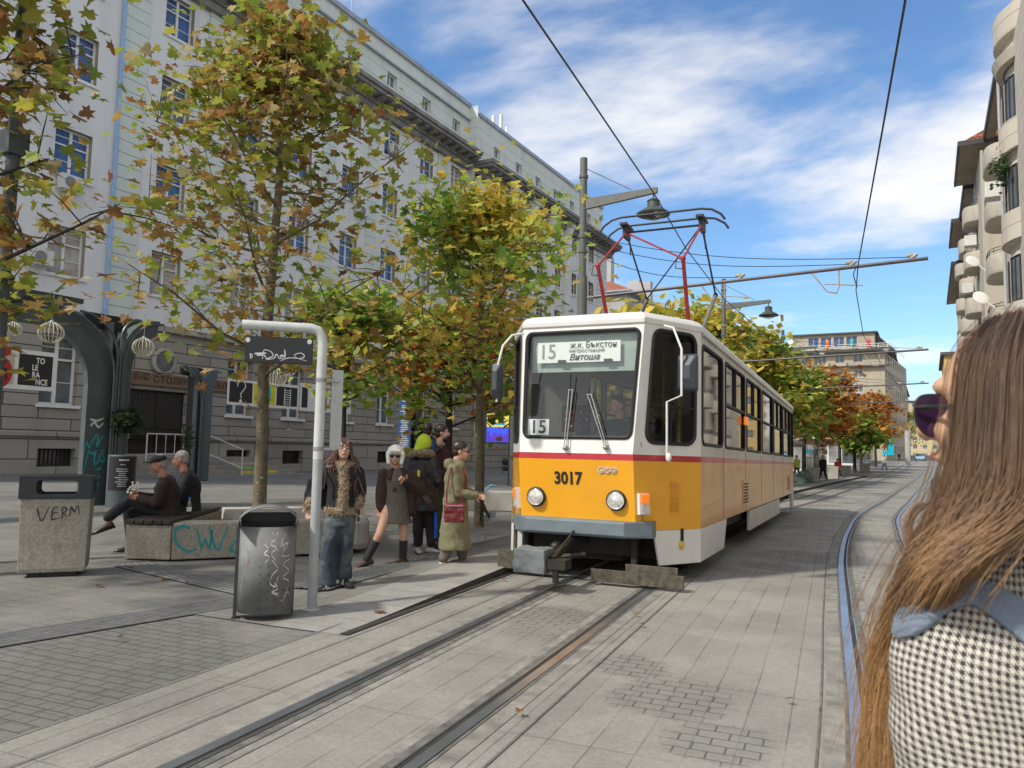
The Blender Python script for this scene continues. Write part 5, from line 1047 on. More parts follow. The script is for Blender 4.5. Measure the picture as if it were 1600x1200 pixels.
# climbing plants on the columns
def shrub(c, r, n, s, col, name, label, cat='plant', group=None, par=None):
    it = []
    for _ in range(n):
        d = Vector((random.gauss(0, 1), random.gauss(0, 1), random.gauss(0, 1))).normalized()*random.random()**.5
        v = random.uniform(.7, 1.3); it.append((Vector((c[0]+d.x*r[0], c[1]+d.y*r[1], c[2]+d.z*r[2])), rrot(), s*random.uniform(.7, 1.3), tuple(q_*v for q_ in col)))
    o = leaf_obj(name, it, simple=True); tag(o, label, cat, group); return o
shrub((-15.6, 10.75, 1.95), (.3, .45, .35), 420, .09, (.04, .075, .025), 'climbing_plant', 'green climber hanging on the nearest pergola column above the drum')
shrub((c1.x+.4, c1.y+.3, 1.7), (.35, .4, .85), 420, .13, (.035, .06, .025), 'climbing_plant', 'green climber on the pergola column beside the blue banner')
shrub((c0.x+.5, c0.y-.7, 1.6), (.2, .3, .7), 200, .1, (.05, .08, .03), 'climbing_plant', 'thin green climber on the pergola column by the library door')
# wire lanterns
M_lan = mat('lantern_wire', (.50, .47, .36), .7)
for i, (px, py, r, d, lb_) in enumerate(((80, 520, 18, 15, 'second hanging wire lantern from the left edge, the largest, left of the nearest pergola column'), (21, 515, 12, 18, 'small wire lantern hanging nearest the left picture edge'), (224, 543, 16, 17, 'wire lantern hanging between the pergola column and the round window'), (432, 590, 16, 19, 'wire lantern hanging over the ladder poster'), (450, 575, 14, 22, 'higher wire lantern partly behind the black board'))):
    c = onD(px, py, d); R = r*d/1190; e = empty('wire_lantern', c, 0, lb_, 'lantern', 'wire ball lanterns hung on cables'); q = MB()
    for k in range(9): a = pi*k/9; q.tube([(R*sin(t)*cos(a), R*sin(t)*sin(a), R*.9*cos(t)) for t in [2*pi*j/20 for j in range(21)]], .008, 4, caps=False)
    q.build('cage', M_lan, e); q = MB(); q.tube([(0, 0, R*.9), (0, 0, R*.9+.55)], .008, 4); q.lathe((0, 0, R*.9), [(.06, -.08), (.07, 0), (.02, .05)], 8); q.build('hanger', M_galv, e)
# banners and posters on the facade
def board(name, label, x, y0, y1, z0, z1, cat='banner', m=None, th=.04, sk=0, par=None):
    e = empty(name, (x, (y0+y1)/2, (z0+z1)/2), 0, label, cat); q = MB(); w = (y1-y0)/2; h = (z1-z0)/2; q.prism([(-th, -w, -h+sk), (-th, w, -h-sk), (-th, w, h-sk), (-th, -w, h+sk)], (th, 0, 0)); q.build('board', m or M_white, e); return e, w, h
def panel(e, y0, y1, z0, z1, m, name='poster', x=.004): q = MB(); q.box(.0, x, y0, y1, z0, z1); return q.build(name, m, e)
M_pk = mat('poster_black', (.02, .018, .02), .5); M_pr = mat('poster_red', (.42, .03, .02), .5); M_py = mat('poster_yellow', (.62, .56, .02), .5); M_cream = mat('poster_cream', (.5, .44, .34), .5); M_pkp = mat('poster_pink', (.55, .05, .22), .5); M_ptq = mat('poster_teal', (.02, .42, .38), .5)
XB = -22.0
a = onX(-40, 537, XB); b = onX(86, 612, XB); b2 = onX(86, 545, XB); e, w, h = board('banner', 'white framed banner with red figure and TOLERANCE posters hung by the left window', XB, a.y, b.y, b.z, a.z, 'banner')
pp = panel(e, .05, w-.12, -h+.12, h-.12, M_pk); 
for k, (t, dy) in enumerate((('TO', .06), ('LE', -.08), ('RA', -.05), ('NCE', .12))): text_mesh('lettering', t, .225, M_white, pp, frame((.012, w*.52+dy, h-.28-k*.2), (0, 1, 0)), bold=.006, sx=.75)
pp = panel(e, -w+.1, -.06, -h+.12, h-.12, M_cream); q = MB(); q.ell((.01, -.40, -.12), (.012, .30, .42), 16, 9); q.ell((.012, -.30, .45), (.012, .13, .14), 12, 7); q.build('red_figure', M_pr, pp); q = MB(); q.tube([(.024, -.5, -.4), (.024, -.42, .05), (.024, -.3, .2)], .025, 6); q.tube([(.024, -.26, -.3), (.024, -.3, .0)], .03, 6); q.build('figure_line', M_pk, pp)
XC = -26.5
a = onX(357, 592, XC); b = onX(466, 640, XC); e, w, h = board('banner', 'white framed banner of three posters: black question mark, yellow heads, black ladder', XC, a.y, b.y, b.z, a.z+.02, 'banner')
W3 = (2*w-.2)/3
pp = panel(e, -w+.08, -w+.02+W3, -h+.12, h-.1, M_pk); q = MB(); y0 = -w+.05+W3/2; R_q = .22; q.tube([(.012, y0+R_q*cos(t), .3+R_q*1.0*sin(t)) for t in [radians(190-20*k) for k in range(13)]]+[(.012, y0-.02, -.05), (.012, y0, -.25)], .022, 6); q.ell((.012, y0-.01, -.42), (.02, .085, .13), 12, 7); q.build('question_mark', M_white, pp)
pp = panel(e, -w+.1+W3, -w+.04+2*W3, -h+.12, h-.1, M_py); q = MB()
q.ell((.006, -.2, .02), (.012, .15, .48), 14, 8); q.build('pink_profile', M_pkp, pp); q = MB(); q.ell((.006, .2, .02), (.012, .15, .48), 14, 8); q.build('teal_profile', M_ptq, pp)
pp = panel(e, -w+.12+2*W3, w-.1, -h+.12, h-.1, M_pk); q = MB(); y0 = w-.1-W3/2+.03; q.box(.006, .012, y0-.21, y0-.17, -.5, .38); q.box(.006, .012, y0+.17, y0+.21, -.5, .38)
for k in range(8): q.box(.006, .012, y0-.17, y0+.17, -.46+k*.105, -.43+k*.105)
q.build('ladder', M_white, pp)
a = onX(470, 598, XC); b = onX(548, 647, XC); e, w, h = board('banner', 'white banner with a red panel and a black maze pattern behind the stop post', XC, a.y, b.y, b.z, a.z, 'banner')
q = MB(); fm = lambda u, v: (.008, u, v)
panel(e, -.35, 0.0, -h+.1, h-.08, M_pr); q.box(.004, .008, -w+.1, -w+.5, -h+.15, h-.2)
rr_ = random.Random(4)
for k in range(26):
    y = .12+rr_.random()*(w-.25); z = -h+.15+rr_.random()*(2*h-.3); 
    if rr_.random() < .5: q.box(.004, .007+k*1e-4, y, min(w-.06, y+.3), z, z+.045)
    else: q.box(.004, .007+k*1e-4, y, y+.045, z, min(h-.08, z+.3))
q.build('maze_print', M_pk, e)
# tall blue banner
p0 = onD(634, 607, 26.2); q = MB(); e = empty('tall_banner', (p0.x, p0.y, 0), YAW, 'tall narrow blue banner with lines of white print on a pergola column', 'banner'); zt = p0.z; q.box(-.21, .21, -.03, .0, zt-2.15, zt); q.build('cloth', mat('banner_blue', (.03, .10, .28), .7), e)
q = MB(); rr_ = random.Random(9)
for k in range(24): w = rr_.uniform(.08, .17); q.box(-w, w, -.034, -.03, zt-.62-k*.062, zt-.59-k*.062)
q.tube([(.14*cos(t), -.035, zt-.32+.14*sin(t)) for t in [2*pi*j/16 for j in range(17)]], .02, 5); q.build('print', M_wht, e)
# advertising screen
p0 = onD(779, 668, 36); e = empty('advertising_screen', (p0.x, p0.y, gz(p0.x, p0.y)), YAW, 'lit advertising screen showing a yellow and blue concert crowd picture', 'screen'); zc = p0.z-gz(p0.x, p0.y)
q = MB(); q.box(-.62, .62, 0, .2, zc-.78, zc+.76); q.box(-.72, -.62, .02, .14, 0, zc+.85); q.build('case', M_slate, e)
q = MB(); q.box(-.56, .56, -.012, -.002, zc-.68, zc+.68); q.box(-.545, .545, -.016, -.012, zc+.02, zc+.66)
sc_ = MB(); sc_.box(-.56, .56, -.012, -.002, zc-.68, zc+.02); scb = sc_.build('screen', mat('screen_blue', (.05, .08, .7), .3, var=.4, vs=5, emit=((.05, .10, .9), .7)), e)
q = MB(); q.box(-.56, .56, -.012, -.002, zc+.021, zc+.68); q.build('screen', mat('screen_yellow', (.7, .6, .1), .3, var=.25, vs=3, emit=((.8, .65, .12), .5)), e)
q = MB(); q.box(-.35, .3, -.018, -.0125, zc+.12, zc+.22); q.build('caption_bar', mat('screen_teal', (.02, .4, .6), .4, emit=((.0, .4, .6), .4)), e)
q = MB(); rr_ = random.Random(2)
for k in range(16): x = -.5+k*.066; hh = rr_.uniform(.1, .35); q.box(x-.03, x+.03, -.018-k*1e-4, -.0125, zc-.66, zc-.6+hh); q.ell((x, -.016, zc-.57+hh), (.04, .004, .045), 8, 5)
q.build('crowd_silhouette', mat('screen_violet', (.12, .06, .45), .4, emit=((.15, .05, .6), .4)), e)
# small signs by the door
for (px0, py0, px1, py1, c, nm, lb_) in ((311, 606, 325, 617, (.05, .3, .6), 'wall_plate', 'small blue plate right of the library door'), (187, 595, 196, 612, (.45, .5, .45), 'wall_plate', 'small white plate left of the library door'), (183, 640, 199, 652, (.2, .12, .07), 'wall_plate', 'small bronze plate left of the library door'), (309, 622, 322, 632, (.4, .36, .3), 'wall_plate', 'small cream plate under the blue one'), (307, 636, 314, 665, (.02, .02, .02), 'notice_case', 'narrow black notice case right of the door')):
    a = onX(px0, py0, -D+.2); b = onX(px1, py1, -D+.2); q = MB(); q.box(-D+.13, -D+.17, a.y, b.y, b.z, a.z); o = q.build(nm, mat(nm+str(px0), c, .5)); tag(o, lb_, 'sign')
    q = MB(); hh = a.z-b.z
    for k in range(3): q.box(-D+.17, -D+.174, a.y+.06, b.y-.08-.05*k, b.z+hh*(.2+.22*k), b.z+hh*(.28+.22*k))
    q.build('print', M_wht if c[0] < .3 else M_bt, o)
a = onX(180, 653, -26); b = onX(190, 698, -26); q = MB(); q.box(-26, -25.95, a.y, b.y+.2, b.z, a.z); tag(q.build('red_banner', M_pr), 'narrow red upright banner behind the poster drum', 'banner')
# stroller, bollards, planters, car, far shops
p = onG(790, 741); e = empty('stroller', (p.x, p.y, p.z), rzc(p), 'small black pushchair parked near the advertising screen', 'pushchair')
q = MB()
for x in (-.22, .22):
    for y in (-.3, .35): q.lathe((x, y, .12), [(.09, -.015), (.12, 0), (.09, .015)], 12, axis='X')
    q.tube([(x, -.3, .12), (x, .2, .6), (x, .55, 1.0)], .015, 5); q.tube([(x, .35, .12), (x, 0, .45)], .015, 5)
q.tube([(-.22, .55, 1.0), (.22, .55, 1.0)], .018, 5); q.build('chassis', M_blk, e); q = MB(); q.box(-.2, .2, -.15, .25, .42, .5); q.ell((0, .15, .75), (.24, .3, .22)); q.box(-.18, .18, .0, .3, .2, .38); q.build('seat', mat('stroller_fabric', (.03, .03, .035), .8), e, bevel=.03)
M_bol = mat('bollard_iron', (.05, .065, .07), .5, var=.2)
def bollard(x, y, h, label): z = gz(x, y); q = MB(); q.lathe((x, y, z), [(.12, 0), (.12, .1), (.08, .16), (.07, h*.55), (.1, h*.6), (.1, h*.66), (.08, h*.7), (.09, h*.88), (.05, h*.95), (.01, h)], 14); tag(q.build('bollard', M_bol, smooth=True), label, 'bollard', 'iron bollards')
for i, (x, y) in enumerate(((.12, 27), (.32, 31), (.5, 36), (.62, 41.5), (.75, 48), (.85, 56))): bollard(x, y, 1.15, ('nearest iron bollard on the right beside the woman in the check jacket', 'second iron bollard on the right', 'third iron bollard on the right', 'fourth iron bollard along the right kerb', 'fifth iron bollard along the right kerb', 'farthest iron bollard along the right kerb')[i])
p = onG(1258, 756); q = MB(); q.lathe((p.x, p.y, p.z), [(.5, 0), (.5, .3), (.4, .6), (.2, .85), (.05, .9)], 14); tag(q.build('utility_hood', mat('green_hood', (.06, .10, .09), .5), smooth=True), 'rounded dark green hood on the pavement by the far planters', 'cabinet')
for i, (px, py, w, lb_) in enumerate(((1270, 754, .75, 'square pale planter nearest behind the tram tail'), (1302, 749, .75, 'square pale planter second behind the tram'), (1322, 745, .75, 'square pale planter third, under the orange trees'), (1352, 739, .9, 'square pale planter farthest under the orange trees'), (1243, 752, .9, 'low white planter close to the tram tail'))):
    p = onG(px, py); q = MB(); hh = .95 if i < 4 else .5; q.loft([[(sx*w/2*k, sy*w/2*k, z) for sx, sy in ((-1, -1), (1, -1), (1, 1), (-1, 1))] for z, k in ((0, .9), (hh-.1, 1), (hh-.1, 1.03), (hh, 1.03))]); tag(q.build('planter', M_conc2, None, bevel=.03, loc=tuple(p)), lb_, 'planter', 'square planters along the far platform')
p = onG(1433, 721); p = Vector((-1.6, 175, gz(-1.6, 175))); car = empty('car', p, 0, 'small light blue car far down the street', 'car')
q = MB(); q.loft([[(sx*.85*k, y, z) for sx, z in ((-1, .3), (1, .3), (1, zt), (-1, zt))] for y, zt, k in ((-2, .6, .9), (-1.9, .8, 1), (-1, .95, 1), (1.9, .95, 1), (2, .7, .9))]); q.build('body', mat('car_blue', (.25, .45, .55), .3, coat=.5), car, bevel=.06)
q = MB(); q.loft([[(sx*k, y, z) for sx, z in ((-1, .94), (1, .94), (.85, zt), (-.85, zt))] for y, zt, k in ((-1.1, .96, .8), (-.5, 1.42, .8), (1.0, 1.45, .8), (1.7, .96, .8))]); q.build('cabin', pane_mat('grey'), car, bevel=.05)
for s in (-1, 1):
    q = MB(); q.ell((s*.6, -2.0, .68), (.14, .05, .09)); q.build('headlight', M_white, car)
    for y in (-1.3, 1.3): q = MB(); q.lathe((s*.8, y, .32), [(.1, -.1), (.32, -.1), (.32, .1), (.1, .1)], 14, axis='X'); q.build('wheel', M_blk, car)
# low shop fronts along the left pavement
def shop(x0, x1, y0, y1, h, label, fac, aw):
    e = empty('shop_pavilion', (0, 0, 0), 0, label, 'pavilion'); z = gz((x0+x1)/2, y0); q = MB(); q.box(x0, x1, y0, y1, z-.2, z+h); q.build('wall', fac, e); q = MB(); q.box(x0-.3, x1+.3, y0-.6, y1, z+h+.003, z+h+.2); q.build('roof', aw, e)
    n = max(1, int((x1-x0)/1.6))
    for k in range(n): a = x0+.2+k*(x1-x0-.2)/n; q = MB(); q.box(a, a+(x1-x0)/n-.3, y0-.03, y0-.003, z+.3, z+h-.4); q.build('window', pane_mat('grey') if k % 2 else pane_mat('curtain'), e)
    m_ = max(1, int((y1-y0)/2))
    for k in range(m_): a = y0+.2+k*(y1-y0-.2)/m_; q = MB(); q.box(x1+.003, x1+.03, a, a+(y1-y0)/m_-.4, z+.3, z+h-.4); q.build('window', pane_mat('grey') if k % 2 else pane_mat('curtain'), e)
shop(-16, -10.5, 78, 96, 3.0, 'white pavilion with glass front behind the trees past the tram', M_white, M_zinc)
shop(-22, -12.5, 54, 66, 3.0, 'white cafe pavilion glimpsed between the tree trunks', M_white, M_dkroof)
shop(-12.2, -8.6, 112, 150, 3.2, 'row of glazed shop fronts under the corner block', M_white, M_dkroof)
p0 = onY(1391, 682, 120); q = MB(); q.box(p0.x-.3, p0.x+.4, 120, 120.3, p0.z-2.6, p0.z-.4); q.box(p0.x-1.0, p0.x-.3, 120, 120.3, p0.z-2.6, p0.z-2.0); tag(q.build('shop_sign', mat('sign_cyan', (.0, .42, .55), .5)), 'bright cyan L shaped shop sign past the orange trees', 'sign')
q = MB(); q.tube([(p0.x+2.2, 118, 0), (p0.x+2.2, 118, 5)], .35, 8); tag(q.build('round_column', M_conc2), 'pale round column under the far corner building beside the cyan sign', 'column')
# ------------------------------------------------------------------ trees
M_bark = mat('plane_bark', (.17, .14, .085), .9, var=.5, vs=9, bump=.6, bs=30); M_barkd = mat('dark_bark', (.04, .033, .028), .9, var=.3, vs=9, bump=.5)
def plane_bark():
    m = M_bark; t = m.node_tree; r = [n for n in t.nodes if n.type == 'VALTORGB'][0]; r.color_ramp.interpolation = 'CONSTANT'; r.color_ramp.elements[0].position = 0; r.color_ramp.elements[0].color = (.15, .115, .075, 1); r.color_ramp.elements[1].position = .52; r.color_ramp.elements[1].color = (.09, .085, .05, 1); e = r.color_ramp.elements.new(.62); e.color = (.26, .25, .15, 1)
plane_bark()
GREEN = [(.23, .36, .055), (.34, .44, .075), (.16, .28, .045), (.44, .48, .09)]; OLIVE = [(.29, .31, .05), (.35, .33, .055), (.23, .28, .045), (.36, .23, .06), (.26, .13, .045), (.50, .42, .22), (.18, .25, .04), (.30, .33, .05)]
ORANGE = [(.56, .24, .05), (.64, .33, .07), (.44, .16, .04), (.52, .33, .06), (.35, .12, .035)]; YEL = [(.62, .50, .08), (.50, .48, .08), (.66, .46, .09), (.36, .42, .07)]
def tree(base, H, cb, crx, cry, n, ls, pal, label, seed=1, trunk_r=.1, bark=None, mode=0, lean=(0, 0), nb=22, taper=.9, twig=True, group='plane trees on the plaza', pal2=None, p2=0.0, top=None, inner=.45, name='plane_tree', cz=0):
    rr = random.Random(seed); e = empty(name, base, 0, label, 'tree', group); bark = bark or M_bark
    tr = MB(); top_ = Vector((lean[0], lean[1], H*.93)); TP = [Vector((0, 0, -.1)), Vector((lean[0]*.1, lean[1]*.1, cb*.5)), Vector((lean[0]*.3+rr.gauss(0, .04), lean[1]*.3, cb)), Vector((lean[0]*.55+rr.gauss(0, .08), lean[1]*.55+rr.gauss(0, .08), (cb+H)*.5)), Vector((lean[0]*.8+rr.gauss(0, .1), lean[1]*.8, H*.8)), top_]
    tr.tube(TP, [trunk_r*1.15, trunk_r, trunk_r*.9, trunk_r*.6, trunk_r*.3, .012], 10); tips = []
    def along(P, t):
        t = t*(len(P)-1); i = min(int(t), len(P)-2); return P[i].lerp(P[i+1], t-i)
    def crown_r(z):
        t = (z-cb)/(H-cb); t = max(0, min(1, t)); return (sin(pi*min(1, t*.82+.18))**.65)*(1-.25*t) if not mode else max(.1, (1-t)**taper)*(.55+.45*min(1, t*4))
    br = MB()
    for b in range(nb):
        t = .38+.6*(b+rr.random())/nb; s = along(TP, t); 
        if s.z < cb-.1: s = along(TP, .42); 
        az_ = b*2.4+rr.gauss(0, .4); L_ = crown_r(s.z+.25*(H-cb)*.6)*rr.uniform(.75, 1.12); up = .35+.5*t+rr.gauss(0, .12)
        d = Vector((cos(az_)*crx, sin(az_)*cry, up*(crx+cry)/2*.9))*L_; m1 = s+d*.35+Vector((0, 0, -.04*d.length)); m2 = s+d*.7+Vector((rr.gauss(0, .08), rr.gauss(0, .08), .03)); en = s+d
        if en.z > H: en.z = H*rr.uniform(.84, 1)
        P = [s, m1, m2, en]; r0 = trunk_r*.42*(1-t*.55); br.tube(P, [r0, r0*.7, r0*.4, .006], 6); tips.append(P)
        for k in range(8):
            u = rr.uniform(.25, .98); a = along(P, u); dv = Vector((rr.gauss(0, 1), rr.gauss(0, 1), rr.gauss(.25, .7))).normalized()*d.length*rr.uniform(.25, .5); Q = [a, a+dv*.5+Vector((0, 0, .03)), a+dv]; br.tube(Q, [r0*.35, .008, .003], 4, caps=False); tips.append(Q)
    bo = br.build('limb', bark, tr.build('trunk', bark, e, smooth=True), smooth=True)
    it = []
    cl = []
    for P in tips:
        for _ in range(3 if mode == 0 else 4): cl.append(along(P, rr.uniform(inner, 1.0)))
    for i in range(n):
        c = cl[rr.randrange(len(cl))]; sg = .16*(crx+cry)/2*rr.uniform(.5, 1.15); p = c+Vector((rr.gauss(0, sg), rr.gauss(0, sg), rr.gauss(-.03, sg*.8)))
        pp = pal2 if (pal2 and noise.noise(Vector((p.x, p.y, p.z))*.9+Vector((seed, 0, 0)))*.9+.5 < p2) else pal; col = pp[int(abs(noise.noise(p*1.6+Vector((0, seed, 0))))*9+rr.random()*2.2) % len(pp)]; v = rr.uniform(.75, 1.25)
        R_ = Matrix.Rotation(rr.uniform(0, 6.283), 3, 'Z') @ Matrix.Rotation(rr.gauss(.35, .65), 3, 'X') @ Matrix.Rotation(rr.uniform(0, 6.283), 3, 'Z')
        it.append((p, R_, ls*rr.uniform(.55, 1.2), tuple(q*v for q in col)))
    leaf_obj('crown', it, parent=e, simple=(False if ls < .3 and mode == 0 and n < 5300 and base[1] < 14 else 2))
    return e
b = onG(403, 835); b.z = gz(b.x, b.y)+.28
tree(tuple(b), 8.9, 2.35, 2.7, 2.7, 3500, .225, OLIVE, 'tall slender plane tree with olive and brown leaves growing out of the planter ring', 11, .10, nb=34, inner=.12)
b = onG(748, 823); tree(tuple(b), 6.9, 2.2, 3.0, 3.1, 3900, .21, GREEN, 'rounded green plane tree behind the waiting people, left of the tram', 5, .09, nb=30, pal2=YEL, p2=.55, inner=.2)
r0_ = Vector((cos(YAW), sin(YAW), 0)); f0_ = Vector((-sin(YAW), cos(YAW), 0)); b = r0_*-6.2+f0_*8.0
tree((b.x, b.y, 0), 8.4, 2.2, 1.9, 1.9, 2300, .22, OLIVE, 'plane tree rooted beyond the left edge whose leafy branches reach into the picture', 23, .11, nb=26, bark=M_barkd)
b = onD(700, 700, 22); tree((b.x, b.y, gz(b.x, b.y)), 5.4, 2.2, 2.6, 2.6, 4200, .24, ORANGE, 'orange leaved tree with a dark trunk behind the bearded man', 31, .12, bark=M_barkd, pal2=GREEN, p2=.45)
b = onD(535, 694, 19); tree((b.x, b.y, gz(b.x, b.y)), 5.3, 2.6, 2.0, 2.0, 2000, .22, GREEN, 'dark green plane tree between the stop post and the facade', 41, .09, bark=M_barkd, pal2=YEL, p2=.4)
rt_ = [(1030, 31, 7.6, YEL, .2, 'yellow green plane tree directly behind the pantograph'), (1112, 40, 9.6, YEL, .3, 'tall yellowing plane tree behind the tram roof'), (1188, 46, 9.6, GREEN, .5, 'green and yellow plane tree above the tail of the tram'), (1150, 56, 10.4, YEL, .4, 'tall yellow plane tree second row behind the tram'), (1224, 50, 6.8, GREEN, .1, 'dense green tree just right of the tram tail'), (985, 42, 9.0, GREEN, .4, 'green plane tree glimpsed left of the pantograph'), (1256, 62, 9.2, ORANGE, .12, 'orange tree nearest the tram tail'),
       (1275, 66, 9.8, ORANGE, .0, 'tall orange tree, first of the orange row'), (1312, 76, 10.3, ORANGE, .0, 'second orange tree in the row down the street'), (1345, 86, 8.0, ORANGE, .1, 'third orange tree in the row, lower and red brown'), (1335, 74, 5.2, GREEN, .0, 'small dark green tree among the orange ones'), (1368, 98, 9.6, ORANGE, .1, 'farthest orange tree, at the end of the row'), (1420, 230, 14, YEL, .3, 'pale thin tree far away before the yellow block')]
for i, (px, d, H, pal, p2, lb_) in enumerate(rt_):
    b = onD(px, 705, d); z = gz(b.x, b.y); cr = 3.4 if d < 100 else 5; cr = 2.6 if H < 6 else cr
    tree((b.x, b.y, z), H, 2.9 if H > 6 else 1.8, cr, cr, 3300 if d < 100 else 1500, .34 if d < 60 else .42, pal, lb_, 60+i, .16, M_barkd, nb=22, group='trees lining the street', pal2=GREEN if pal is not GREEN else YEL, p2=p2 if pal is not GREEN else p2)
# ------------------------------------------------------------------ people
def skinmat(n, c): return mat(n, c, .55, var=.08, vs=15, spec=.4)
SK = skinmat('skin_fair', (.50, .30, .22)); SK2 = skinmat('skin_tan', (.50, .29, .20)); SK3 = skinmat('skin_ruddy', (.42, .20, .14))
M_eyew = mat('eye_white', (.7, .68, .65), .3, var=0); M_eyed = mat('eye_dark', (.03, .02, .015), .2, var=0); M_lip = mat('lip', (.35, .10, .09), .5, var=0); M_dgl = mat('sunglass_lens', (.012, .01, .012), .08, var=0)
def hrot(f, tilt=0):
    f = Vector(f).normalized(); y = -f; x = y.cross(Vector((0, 0, 1))).normalized(); z = x.cross(y); return Matrix((x, y, z)).transposed()
def headmesh(mb, c, R, s=1, jaw=1, beard=False):
    P = lambda x, y, z: Vector(c)+R @ (Vector((x, y, z))*s)
    mb.ell(P(0, .012, .028), (.074*s, .094*s, .092*s), 18, 12, R=R); mb.ell(P(0, -.022, -.035), (.060*s, .070*s*jaw, .076*s), 16, 10, R=R); mb.ell(P(0, -.058, -.085), (.026*s, .024*s, .02*s), 10, 6, R=R)
    cap(mb, P(0, -.085, .012), P(0, -.108, -.022), .010*s, .0145*s, 8); cap(mb, P(-.03, -.078, .03), P(.03, -.078, .03), .012*s, .012*s, 8)
    for q in (-1, 1): mb.ell(P(q*.074, .01, -.005), (.010*s, .019*s, .031*s), 8, 6, R=R); mb.ell(P(q*.034, -.070, -.025), (.024*s, .018*s, .022*s), 8, 6, R=R)
    cap(mb, P(-.018, -.090, -.056), P(.018, -.090, -.056), .008*s, .008*s, 8)
    cap(mb, P(0, .028, -.05), P(0, .04, -.15), .052*s, .056*s, 12)
def face(par, c, R, s=1, eyes=True, brow=(.05, .03, .02), lip=True):
    P = lambda x, y, z: Vector(c)+R @ (Vector((x, y, z))*s)
    if eyes:
        for q in (-1, 1):
            m = MB(); m.ell(P(q*.031, -.080, .008), (.013*s, .010*s, .0075*s), 10, 6, R=R); e_ = m.build('eye', M_eyew, par, smooth=True); m = MB(); m.ell(P(q*.031, -.087, .008), (.006*s, .005*s, .006*s), 8, 6, R=R); m.build('iris', M_eyed, e_, smooth=True)
            m = MB(); m.tube([P(q*.012, -.093, .026), P(q*.03, -.092, .032), P(q*.05, -.080, .026)], .0035*s, 5); m.build('eyebrow', mat('brow%.2f' % brow[0], brow, .8), par)
    if lip: m = MB(); m.tube([P(-.022, -.094, -.055), P(0, -.1005, -.054), P(.022, -.094, -.055)], [.003*s, .0055*s, .003*s], 6); m.build('mouth', M_lip, par, smooth=True)
def hand(mb, w, d, side, s=1, curl=.5, pal=None):
    # w wrist, d direction of the hand; five separate fingers and a thumb leaving the side of the palm
    d = Vector(d).normalized(); n = Vector(pal).normalized() if pal else Vector((0, -1, 0)); t = d.cross(n).normalized()*side; n = t.cross(d).normalized()*side
    c = Vector(w)+d*.045*s; R = Matrix((t, n, d)).transposed(); mb.ell(c, (.040*s, .017*s, .050*s), 12, 8, R=R)
    for k, (o, L_) in enumerate(((-.03, .062), (-.010, .078), (.010, .073), (.029, .055))):
        a = c+d*.038*s+t*o*s; b = a+(d*cos(curl*.5)+n*sin(curl*.5))*L_*.5*s; e_ = b+(d*cos(curl*1.6)+n*sin(curl*1.6))*L_*.55*s; cap(mb, a, b, .0095*s, .0088*s, 8); cap(mb, b, e_, .0088*s, .0075*s, 8)
    a = c-d*.015*s-t*.034*s; b = a+(-t*.7+d*.6+n*.3)*.035*s; e_ = b+(d*.9+n*.4)*.03*s; cap(mb, a, b, .011*s, .010*s, 8); cap(mb, b, e_, .010*s, .0085*s, 8)
def tor(mb, rings, f):
    f = Vector(f).normalized(); a0 = atan2(f.y, f.x)
    L = []
    for c, w, d in rings: L.append([(c[0]+(-sin(a0))*w*cos(t)+cos(a0)*d*sin(t), c[1]+cos(a0)*w*cos(t)+sin(a0)*d*sin(t), c[2]) for t in [2*pi*k/18 for k in range(18)]])
    mb.loft(L)
def shoe(par, an, f, m, sole, L_=.25, h=.075, s=1, pitch=0, stripes=False):
    f = Vector(f).normalized(); t = Vector((-f.y, f.x, 0)).normalized(); u = t.cross(f)*-1; u = f.cross(t) if f.cross(t).z > 0 else t.cross(f); A = Vector(an); rings = []
    for x, w, z0, z1 in ((-.075, .025, .0, .05), (-.06, .034, 0, .075), (-.01, .037, 0, .085), (.05, .038, 0, .066), (.11, .044, 0, .045), (.155, .036, 0, .034), (.178, .016, .004, .022)):
        rings.append([A+f*x*s+t*w*s*cos(a)+u*((z0+z1)/2+(z1-z0)/2*sin(a)-.075)*s for a in [2*pi*k/12 for k in range(12)]])
    q = MB(); q.loft(rings); o = q.build('shoe', m, par, smooth=True)
    q = MB(); n_ = len(rings); R2 = []
    for x, w in ((-.08, .02), (-.065, .036), (.0, .036), (.11, .046), (.16, .037), (.184, .014)): R2.append([A+f*x*s+t*w*s*cx__+u*(z-.08)*s for cx__, z in ((-1, 0), (1, 0), (1, .018), (-1, .018))])
    q.loft(R2); q.build('sole', sole, o)
    if stripes:
        q = MB()
        for sd in (-1, 1):
            for k in range(3):
                a = A+f*(.0+k*.024)*s+t*sd*.042*s+u*(-.062)*s; q.prism([a, a+f*.010*s, a+f*(-.010)*s+u*.05*s-t*sd*.012*s, a+f*(-.02)*s+u*.05*s-t*sd*.012*s], t*sd*.004)
        q.build('side_stripes', M_white, o)
    return o
def hairstrands(name, par, m, roots, r0, seed=1, r=.0035, n=5):
    rr = random.Random(seed); q = MB()
    for P in roots: q.tube(P, [r*1.2]*(len(P)-1)+[r*.3], n, caps=False)
    return q.build(name, m, par, smooth=True)
def hairmat(n, c, c2=None):
    if n in MATS: return MATS[n]
    m = mat(n, c, .42, var=.35, vs=60, spec=.5); return m
M_black = mat('black_cloth', (.012, .012, .014), .9, var=.25, vs=20); M_dkgrey = mat('charcoal_cloth', (.025, .025, .03), .85, var=.25, vs=15)
